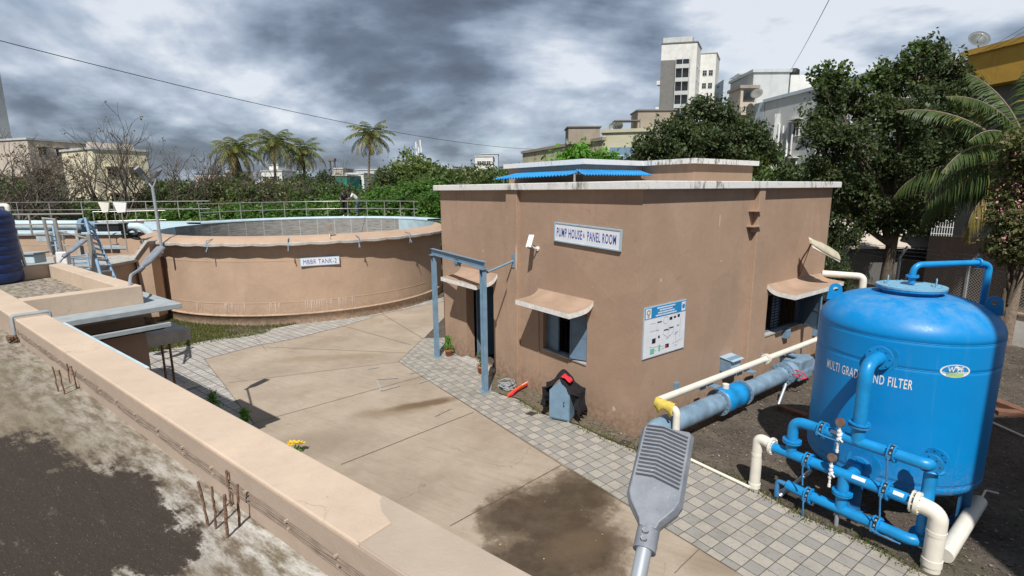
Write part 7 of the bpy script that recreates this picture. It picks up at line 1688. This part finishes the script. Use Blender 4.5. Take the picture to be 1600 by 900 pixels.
for i, (kind, mt, h, sp, n, sz) in enumerate([('dark', 'leaf_dark', 6, 2.2, 15000, .135), ('mid', 'leaf_mid', 5.2, 2.4, 15000, .135), ('lush', 'leaf_lush', 4.2, 2.3, 17000, .115), ('olive', 'leaf_olive', 5.4, 2.2, 8000, .12), ('dry', 'leaf_dry', 5.0, 2.2, 4000, .10)]):
    lb = rlobes(10 + i, h, sp); protos[kind] = (limbs(i, h, lb, .13), crown('crown', lb, n, sz, 40 + i, M[mt], 12, .35), h)
tm_ = {}
for k, (mb_, cm, h) in protos.items():
    me = bpy.data.meshes.new('trunk'); me.from_pydata([tuple(v) for v in mb_.v], [], mb_.f); me.materials.append(M['bark']); tm_[k] = me
NAMES = {'dark': 'dense_tree', 'mid': 'bushy_tree', 'lush': 'leafy_bush', 'olive': 'scrub_tree', 'dry': 'thorn_bush'}
def place(kind, u, vtop, Y, label, group='trees behind the round tank', wide=1.0, rot=None):
    H_ = yp(u, vtop, Y).z; p = base(u, Y, (vtop + 310) / 2); s_ = H_ / (protos[kind][2] * 1.05)
    t_ = thing(NAMES[kind], label, 'bush' if kind in ('lush', 'dry') else 'tree', p, group); t_.matrix_basis = Matrix.Identity(4); t_.location = p; t_.rotation_euler = (0, 0, rot if rot is not None else u * .7); t_.scale = (s_ * wide, s_ * wide, s_)
    mesh_obj('trunk', tm_[kind], t_); mesh_obj('crown', protos[kind][1], t_); return t_
rows = [
 ('mid', 12, 288, 45, 'bushy tree low at the far left edge behind the railings'), ('dark', 60, 308, 46, 'dark tree under the beige apartment building'),
 ('mid', 100, 310, 44, 'bushy tree left of the cream house base'), ('olive', 6, 262, 52, 'olive scrub tree in front of the grey tower block'), ('dark', 128, 308, 48, 'dark tree at the gap between the two left houses'),
 ('olive', 205, 312, 44, 'scrub tree below the cream house'), ('dark', 248, 282, 46, 'dark tree right of the twin lamp post'), ('mid', 285, 284, 50, 'bushy tree left of the leftmost palm, below the blue roof'),
 ('mid', 318, 284, 45, 'olive scrub tree just left of the leftmost palm trunk'), ('dark', 345, 266, 54, 'dark tree under the leftmost palm crown'), ('olive', 372, 272, 44, 'twiggy olive tree right of the leftmost palm trunk'),
 ('mid', 398, 286, 47, 'bushy tree between the first two palms'), ('dry', 422, 292, 42, 'dry brown bush below the distant white house'), ('dark', 470, 262, 58, 'dark tree under the third palm'),
 ('dark', 500, 270, 56, 'dark tree just left of the green netting'), ('mid', 448, 288, 43, 'brown-green scrub tree under the second palm'), ('mid', 492, 296, 45, 'bushy tree left of the dark shirted person'),
 ('lush', 520, 306, 40, 'bright leafy bush right behind the dark shirted person'), ('mid', 548, 306, 43, 'bushy tree below the distant whitish house'), ('mid', 588, 290, 46, 'bushy tree at the foot of the rightmost palm'),
 ('dark', 602, 262, 54, 'dark tree right of the rightmost palm trunk'), ('lush', 600, 292, 40, 'tall lush bush right of the white shirted person'), ('lush', 636, 286, 39, 'lush bush below the round green tree'),
 ('lush', 668, 282, 41, 'lush bush beside the pump house left roof corner'), ('dark', 684, 262, 55, 'dark tree above the left roof corner of the pump house'), ('mid', 658, 268, 52, 'bushy tree under the telecom mast'),
 ('mid', 706, 272, 50, 'bushy tree just left of the flat roof behind the pump house'), ('lush', 560, 310, 38, 'low lush bush directly behind the white shirted person'), ('lush', 470, 316, 39, 'low lush bush behind the middle of the curved railing'),
 ('lush', 372, 318, 40, 'low lush bush behind the curved railing under the leftmost palm'), ('lush', 425, 318, 39, 'low lush bush behind the curved railing under the second palm'), ('lush', 300, 320, 40, 'low lush bush at the left part of the curved railing'),
 ('lush', 262, 322, 41, 'low lush bush right of the twin lamp post'), ('mid', 160, 314, 43, 'bushy tree in front of the cream house base'), ('dark', 30, 300, 42, 'low dark tree behind the long pale blue pipe'), ('lush', 690, 300, 37, 'lush bush against the left edge of the pump house')]
for r_ in rows: place(r_[0], r_[1], r_[2], r_[3], r_[4], wide=1.25 if r_[0] in ('lush',) else 1.1)
# round vine-covered tree
Yv = 56; p = base(642, Yv); H_ = yp(642, 248, Yv).z
lb = [(0, 0, H_ * .80, 2.5, .72), (-2.2, 0, H_ * .66, 1.9, .8), (2.3, 0, H_ * .68, 2.1, .8), (0, -1, H_ * .5, 2.6, .9), (-2.8, .3, H_ * .42, 1.6, 1), (3.0, .2, H_ * .42, 1.7, 1), (1.4, 0, H_ * .84, 1.6, .7)]
tree_proto('vine_covered_tree', 'rounded yellow-green tree covered in creepers below the telecom mast', H_, lb, 15000, .22, 77, M['leaf_vine'], p, clump=10, hollow=.82)
# trees left of and behind the pump house roof
for (k, u, v, Y, lb, w_) in [('mid', 748, 262, 44, 'bushy tree at the left end of the upper flat roof', 1.0), ('olive', 790, 250, 40, 'reddish olive tree left of the pale yellow building', 1.0), ('mid', 815, 262, 36, 'small bushy tree at the left end of the pale yellow building', .8), ('mid', 728, 272, 50, 'distant bushy tree over the left half of the pump house roof', 1.0),
                          ('mid', 1250, 246, 24, 'leafy green tree low behind the right end of the upper roof', .8), ('dark', 1215, 262, 22, 'low dark tree right behind the pump house roof', .9)]:
    place(k, u, v, Y, lb, 'trees behind the pump house', w_)
# bright green young tree
Yb = 24; p = base(900, Yb); H_ = yp(900, 224, Yb).z
tree_proto('young_tree', 'bright green young tree above the pump house roof, left of the dark crown', H_, [(0, 0, H_ - .45, .55, .6), (-.6, 0, H_ - .75, .5, .6), (.8, 0, H_ - .75, .55, .5), (1.5, .1, H_ - .7, .35, .5), (0, .2, H_ - 1.2, .8, .7)], 2600, .13, 81, M['leaf_bright'], p, r0=.07)
# broad dark tree behind the pump house
Yd = 27; p = base(1105, Yd); H_ = yp(1105, 145, Yd).z; s_ = Yd / 810
def px_lobes(spec, Yc, p0): 
    out = []
    for (u, v, rpx, sq, dy) in spec:
        q = yp(u, v, Yc + dy); out.append((q.x - p0.x, q.y - p0.y, q.z, rpx * Yc / 810, sq))
    return out
lb = px_lobes([(1105, 165, 24, .9, 0), (1080, 190, 30, .8, 0), (1130, 190, 32, .85, .4), (1045, 215, 34, .7, 0), (1100, 225, 44, .7, -.6), (1160, 215, 34, .8, 0), (1185, 232, 28, .8, .3), (1010, 232, 24, .7, .2), (1060, 245, 40, .6, -.3), (1150, 250, 44, .6, 0), (1200, 250, 18, .8, 0), (992, 244, 14, .8, 0)], Yd, p)
tree_proto('broad_dark_tree', 'broad dark green tree standing right behind the upper roof of the pump house', H_, lb, 42000, .105, 91, M['leaf_dark'], p, r0=.22, clump=12, hollow=.45)
# big tree at right
Yq = 19.5; p = base(1400, Yq)
lb = px_lobes([(1440, 95, 38, .9, 0), (1400, 120, 36, .9, .5), (1475, 120, 40, .9, 0), (1375, 135, 24, 1.2, 0), (1300, 130, 20, 1.3, 0), (1290, 165, 34, 1, 0), (1340, 160, 34, 1, .3), (1410, 175, 52, .9, -.5), (1470, 185, 46, .9, 0), (1270, 215, 34, 1, 0), (1325, 220, 48, .9, -.4),
                (1400, 250, 56, .8, 0), (1460, 260, 50, .8, .4), (1285, 265, 32, .9, 0), (1340, 290, 46, .8, 0), (1400, 330, 56, .7, 0), (1340, 350, 34, .7, .2), (1455, 330, 40, .8, .6), (1510, 150, 30, 1, .8), (1500, 220, 40, 1, .8), (1308, 335, 22, .8, 0)], Yq, p)
lb = [(a, b_, c, r_ * .86, s_) for a, b_, c, r_, s_ in lb]
tree_proto('large_tree', 'largest tree with sparse top sprigs, right of the pump house', yp(1440, 60, Yq).z, lb, 66000, .080, 95, M['leaf_dark'], p, r0=.24, clump=12, hollow=.25)
# upright sprigs on its crown
arr = []
spr = thing('upright_sprigs', 'upright leafy young shoots standing out of the top of the largest tree', 'shoots', yp(1400, 110, Yq))
spr.matrix_basis = Matrix.Identity(4); 
for j, (u, v, hh) in enumerate([(1278, 110, 24), (1298, 100, 32), (1320, 105, 26), (1375, 100, 30), (1388, 115, 22), (1415, 85, 30), (1432, 72, 28), (1452, 75, 26), (1466, 80, 22), (1350, 120, 20)]):
    for k in range(5):
        q = yp(u + 3 * math.sin(k + j), v + hh - k * hh / 4, Yq + .3 * math.sin(j * 2)); arr.append(leaf_cloud(tuple(q), 40, .22 - .02 * k, .12, j * 7 + k, .6))
mesh_obj('foliage', leaf_mesh('foliage', arr, M['leaf_mid']), spr)
# dark shade tree layer behind the fence
for (k, u, v, Y, lb, w_) in [('dark', 1345, 262, 30, 'dark tree in shade beyond the fence, behind the lean-to shed', 1.1), ('dark', 1440, 215, 29, 'dark tree beyond the fence under the largest crown', 1.3), ('mid', 1530, 190, 27, 'green tree between the largest tree and the near coconut palm', 1.1), ('dark', 1575, 230, 30, 'dark tree behind the coconut palm at the right edge', 1.2), ('dark', 1312, 340, 19.5, 'small leafy tree touching the right end of the pump house', .45)]:
    place(k, u, v, Y, lb, 'trees beyond the fence', w_)
# flowering shrub at right edge
Yf = 13.0; p = base(1606, Yf)
lb = px_lobes([(1602, 225, 26, 1, 0), (1590, 262, 26, 1, .3), (1616, 300, 44, 1, 0), (1590, 345, 36, .9, 0), (1572, 310, 18, 1, .3), (1600, 400, 34, .8, 0), (1570, 385, 20, .8, 0), (1640, 250, 50, 1, 0)], Yf, p)
fs_ = tree_proto('flowering_shrub', 'tall shrub with small pink flowers at the right edge', yp(1600, 200, Yf).z, lb, 16000, .075, 97, M['leaf_olive'], p, r0=.08, hollow=.3, clump=8)
mesh_obj('flowers', crown('flowers', lb, 2600, .05, 98, M['flower_p'], 7, .85, 1.0), fs_)

# ---------------------------------------------------------------- palms
def frond(mb, base_, az_, el, L_, droop, wl, seed, sag=.35, stepn=26, lw=1.0):
    rnd = random.Random(seed); h_ = Vector((math.cos(az_), math.sin(az_), 0)); pts = []; p = Vector(base_); e_ = el
    n = 14
    for k in range(n + 1):
        pts.append(p.copy()); d_ = h_ * math.cos(e_) + Z * math.sin(e_); p = p + d_ * (L_ / n); e_ -= droop / n * (1 + k / n)
    mb.mi = 1; mb.tube(pts, [.035 * L_ / 3 * (1 - .8 * k / n) for k in range(n + 1)], 4, False); mb.mi = 0
    side = h_.cross(Z).normalized(); vs = []; fs = []
    for k in range(stepn):
        f_ = .10 + .9 * k / stepn; i = min(int(f_ * n), n - 1); q = pts[i].lerp(pts[i + 1], f_ * n - i); t_ = (pts[i + 1] - pts[i]).normalized()
        ll = wl * math.sin(math.pi * min(1, .12 + f_ * .88)) ** .6 * rnd.uniform(.8, 1.1)
        for s_ in (-1, 1):
            d_ = (side * s_ * .75 + t_ * .55 - Z * rnd.uniform(sag * .6, sag * 1.5)).normalized(); w_ = t_ * (L_ / stepn * .50 * lw)
            m_ = q + d_ * ll * .55 ; e2_ = m_ + (d_ - Z * sag * .9).normalized() * ll * .45; o = len(vs)
            vs += [q - w_ * .5, q + w_ * .5, m_ + w_ * .6, m_ - w_ * .6, e2_]; fs += [(o, o + 1, o + 2, o + 3), (o + 3, o + 2, o + 4)]
    mb.add(vs, fs)
def palm(p, H_, L_, label, seed, mat='leaf_palm_far', nf=26, lean=.0, rt_=.16, group='coconut palms behind the round tank', skirt=.0, stepn=24, old='leaf_palm_y', dense_skirt=False):
    t_ = thing('coconut_palm', label, 'palm tree', p, group); rnd = random.Random(seed)
    mb = MB(); pts = [Vector((lean * (k / 8) ** 2, 0, H_ * k / 8)) for k in range(9)]; mb.tube(pts, [rt_ * (1.25 - .06 * k) for k in range(9)], 10); mb.build('trunk', M['palm_bark'], None).parent = t_
    top = pts[-1]
    for k in range(nf):
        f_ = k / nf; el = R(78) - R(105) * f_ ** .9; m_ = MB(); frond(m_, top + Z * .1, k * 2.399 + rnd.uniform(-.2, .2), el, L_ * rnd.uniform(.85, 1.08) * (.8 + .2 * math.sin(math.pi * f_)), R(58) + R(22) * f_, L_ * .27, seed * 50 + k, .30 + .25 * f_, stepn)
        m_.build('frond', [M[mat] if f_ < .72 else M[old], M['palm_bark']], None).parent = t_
    if skirt:
        m_ = MB()
        for k in range(14): frond(m_, top - Z * (.1 + .05 * k), k * 2.4, R(-70), L_ * skirt, R(15), L_ * .12, k, .6, 10)
        m_.build('dead_fronds', [M['leaf_dry'], M['palm_bark']], None).parent = t_
    m_ = MB()
    for k in range(7): a = k * .9; c = top + Vector((math.cos(a) * .25, math.sin(a) * .25, -.15 - .06 * (k % 3))); m_.lathe([(0, -.12), (.09, -.07), (.11, 0), (.08, .08), (0, .12)], c, 8)
    m_.build('coconuts', M['leaf_palm_y'], None).parent = t_
    return t_
for (u, v, Y, Lp, lb, seed, sk, lean, rt_) in [(368, 238, 62, 52, 'leftmost coconut palm behind the tank, with a shaggy skirt of dead fronds', 3, .9, 0, .22), (428, 228, 66, 52, 'second coconut palm from the left, with yellowing lower fronds', 4, 0, .3, .17),
                                    (472, 240, 70, 44, 'third and smallest coconut palm from the left', 5, .4, -.2, .17), (579, 215, 68, 46, 'lone coconut palm with a slim curved trunk, right of the other three', 6, 0, .8, .14)]:
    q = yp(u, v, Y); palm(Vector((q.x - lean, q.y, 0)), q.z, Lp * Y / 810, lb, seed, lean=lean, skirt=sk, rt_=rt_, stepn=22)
# big palm at right
q = yp(1612, 285, 16); t_ = thing('coconut_palm', 'large near coconut palm whose fronds arch in from the right edge', 'palm tree', Vector((q.x, q.y, 0)))
mb = MB(); mb.tube([(0, 0, 0), (.05, 0, q.z * .5), (0, 0, q.z)], [.2, .17, .15], 12); mb.build('trunk', M['palm_bark'], None).parent = t_
top = Vector((0, 0, q.z - .1)); k = 0
for (az_, el, L_, dr, mt) in [(R(185), R(38), 3.7, R(62), 'leaf_palm'), (R(165), R(22), 3.2, R(60), 'leaf_palm'), (R(200), R(62), 3.6, R(70), 'leaf_palm'), (R(150), R(64), 4.2, R(50), 'leaf_palm'), (R(110), R(80), 4.0, R(35), 'leaf_palm'), (R(60), R(78), 4.2, R(35), 'leaf_palm'),
                             (R(20), R(60), 3.8, R(60), 'leaf_palm'), (R(300), R(50), 3.6, R(80), 'leaf_palm'), (R(215), R(15), 3.0, R(85), 'leaf_palm_y'), (R(180), R(8), 2.6, R(70), 'leaf_palm_y'), (R(90), R(45), 3.6, R(60), 'leaf_palm'), (R(172), R(80), 3.8, R(60), 'leaf_palm'), (R(240), R(85), 3.6, R(30), 'leaf_palm'), (R(196), R(50), 4.0, R(75), 'leaf_palm'), (R(140), R(40), 3.6, R(60), 'leaf_palm'), (R(330), R(30), 3.2, R(70), 'leaf_palm_y')]:
    m_ = MB(); frond(m_, top, az_, el, L_ * 1.10, dr * (1.3 if el < R(45) else 1), (1.05 if el < R(45) else .80), 700 + k, (2.2 if el < R(45) else .7), 100, 1.5); m_.build('frond', [M[mt], M['palm_bark']], None).parent = t_; k += 1

# ---------------------------------------------------------------- bare trees
def bare(p, H_, spread, label, seed, r0=.10, depth=6, name='bare_tree', first=5, tips=True, group='bare trees at left'):
    rnd = random.Random(seed); mb = MB(); tipl = []
    def grow(a, d_, ln, r_, dep):
        m_ = a + d_ * ln * .5 + Vector((rnd.uniform(-1, 1), rnd.uniform(-1, 1), rnd.uniform(-.5, .5))) * ln * .07; b_ = a + d_ * ln
        mb.tube([a, m_, b_], [r_, r_ * .85, r_ * .68], 5 if dep > 2 else 3, False)
        if dep == 0: tipl.append(b_); return
        for _ in range(rnd.choice((2, 3)) if dep < depth else first):
            nd = (d_ + Vector((rnd.gauss(0, 1), rnd.gauss(0, 1), rnd.gauss(.25, .5))) * spread).normalized(); grow(b_ if rnd.random() < .75 else m_, nd, ln * rnd.uniform(.66, .88), r_ * .64, dep - 1)
    grow(Vector((0, 0, 0)), Vector((0, 0, 1)), H_ * .31, r0, depth)
    t_ = thing(name, label, 'tree', p, group); t_.matrix_basis = Matrix.Translation(p)
    mb.build('branches', M['bark_bare'], None).parent = t_
    if tips: 
        arr = [leaf_cloud(tuple(q), 8, .15, .10, i, 1) for i, q in enumerate(tipl[::7])]
        if arr: mesh_obj('twig_leaves', leaf_mesh('twig_leaves', arr, M['leaf_dry']), t_)
    return t_
for (u, v, Y, sp, lb, s_, dp) in [(183, 202, 40, .36, 'tall bare tree in front of the cream house', 1, 5), (140, 232, 44, .36, 'bare tree between the two left houses', 2, 5), (216, 218, 42, .36, 'bare tree at the right side of the cream house', 3, 5), (262, 240, 42, .40, 'thin bare tree right of the twin lamp post', 4, 5),
                                  (300, 248, 46, .42, 'thin bare tree left of the leftmost palm', 5, 5), (60, 248, 34, .50, 'wide tangled bare tree at far left', 6, 6), (14, 228, 32, .50, 'tangled bare tree cut by the left edge', 7, 6), (105, 268, 36, .5, 'tangled bare tree before the beige apartment building', 8, 5), (330, 262, 44, .5, 'small bare tree beside the leftmost palm trunk', 9, 5), (440, 272, 42, .5, 'small bare tree under the second palm', 10, 5), (556, 268, 60, .5, 'small bare tree above the white shirted person', 11, 5), (395, 266, 42, .5, 'small bare tree between the first two palms', 12, 5)]:
    bare(base(u, Y), yp(u, v, Y).z * 1.0, sp, lb, s_, depth=dp, r0=.13)

# far ground cover so that no bare ground shows between the trees
arr = []; r_ = npr(5)
n = 90000; x = r_.uniform(-75, 40, n); y = r_.uniform(36, 110, n); z = r_.random(n) * (2.0 + .018 * y); 
cc_ = np.stack([x, y, z + .3 * np.sin(x * .8) + .3 * np.sin(y * .7)], 1); a = r_.normal(size=(n, 3)); a /= np.linalg.norm(a, axis=1, keepdims=True); b_ = np.cross(a, r_.normal(size=(n, 3))); b_ /= np.linalg.norm(b_, axis=1, keepdims=True); s_ = (.14 + .20 * r_.random(n))[:, None]
arr = [np.stack([cc_ - a * s_, cc_ + b_ * s_ * .6, cc_ + a * s_, cc_ - b_ * s_ * .6], 1).reshape(-1, 3)]
tag(mesh_obj('thicket', leaf_mesh('thicket', arr, M['leaf_mid'])), 'tangled green undergrowth between the trees behind the round tank', 'undergrowth', kind='stuff')

# ---------------------------------------------------------------- overhead cables
def cable(a, b_, sag, r_, label, n=30):
    mb = MB(); pts = [a.lerp(b_, k / n) - Z * sag * 4 * (k / n) * (1 - k / n) for k in range(n + 1)]; mb.tube(pts, r_, 5, False)
    return tag(mb.build('overhead_cable', M['black'], origin=a), label, 'cable')
cable(yp(-60, 48, 16), yp(832, 233, 47), .65, .013, 'long black overhead cable crossing the sky from upper left to the pale yellow building')
cable(yp(1298, -5, 22), yp(1235, 110, 46), .1, .014, 'thin cable slanting down the sky right of the tall tower')
for k in range(3): cable(yp(1620, 30 + 8 * k, 20), yp(1495, 98 + 2 * k, 27), .1, .007, ['upper', 'middle', 'lowest'][k] + ' of three thin wires above the yellow building')
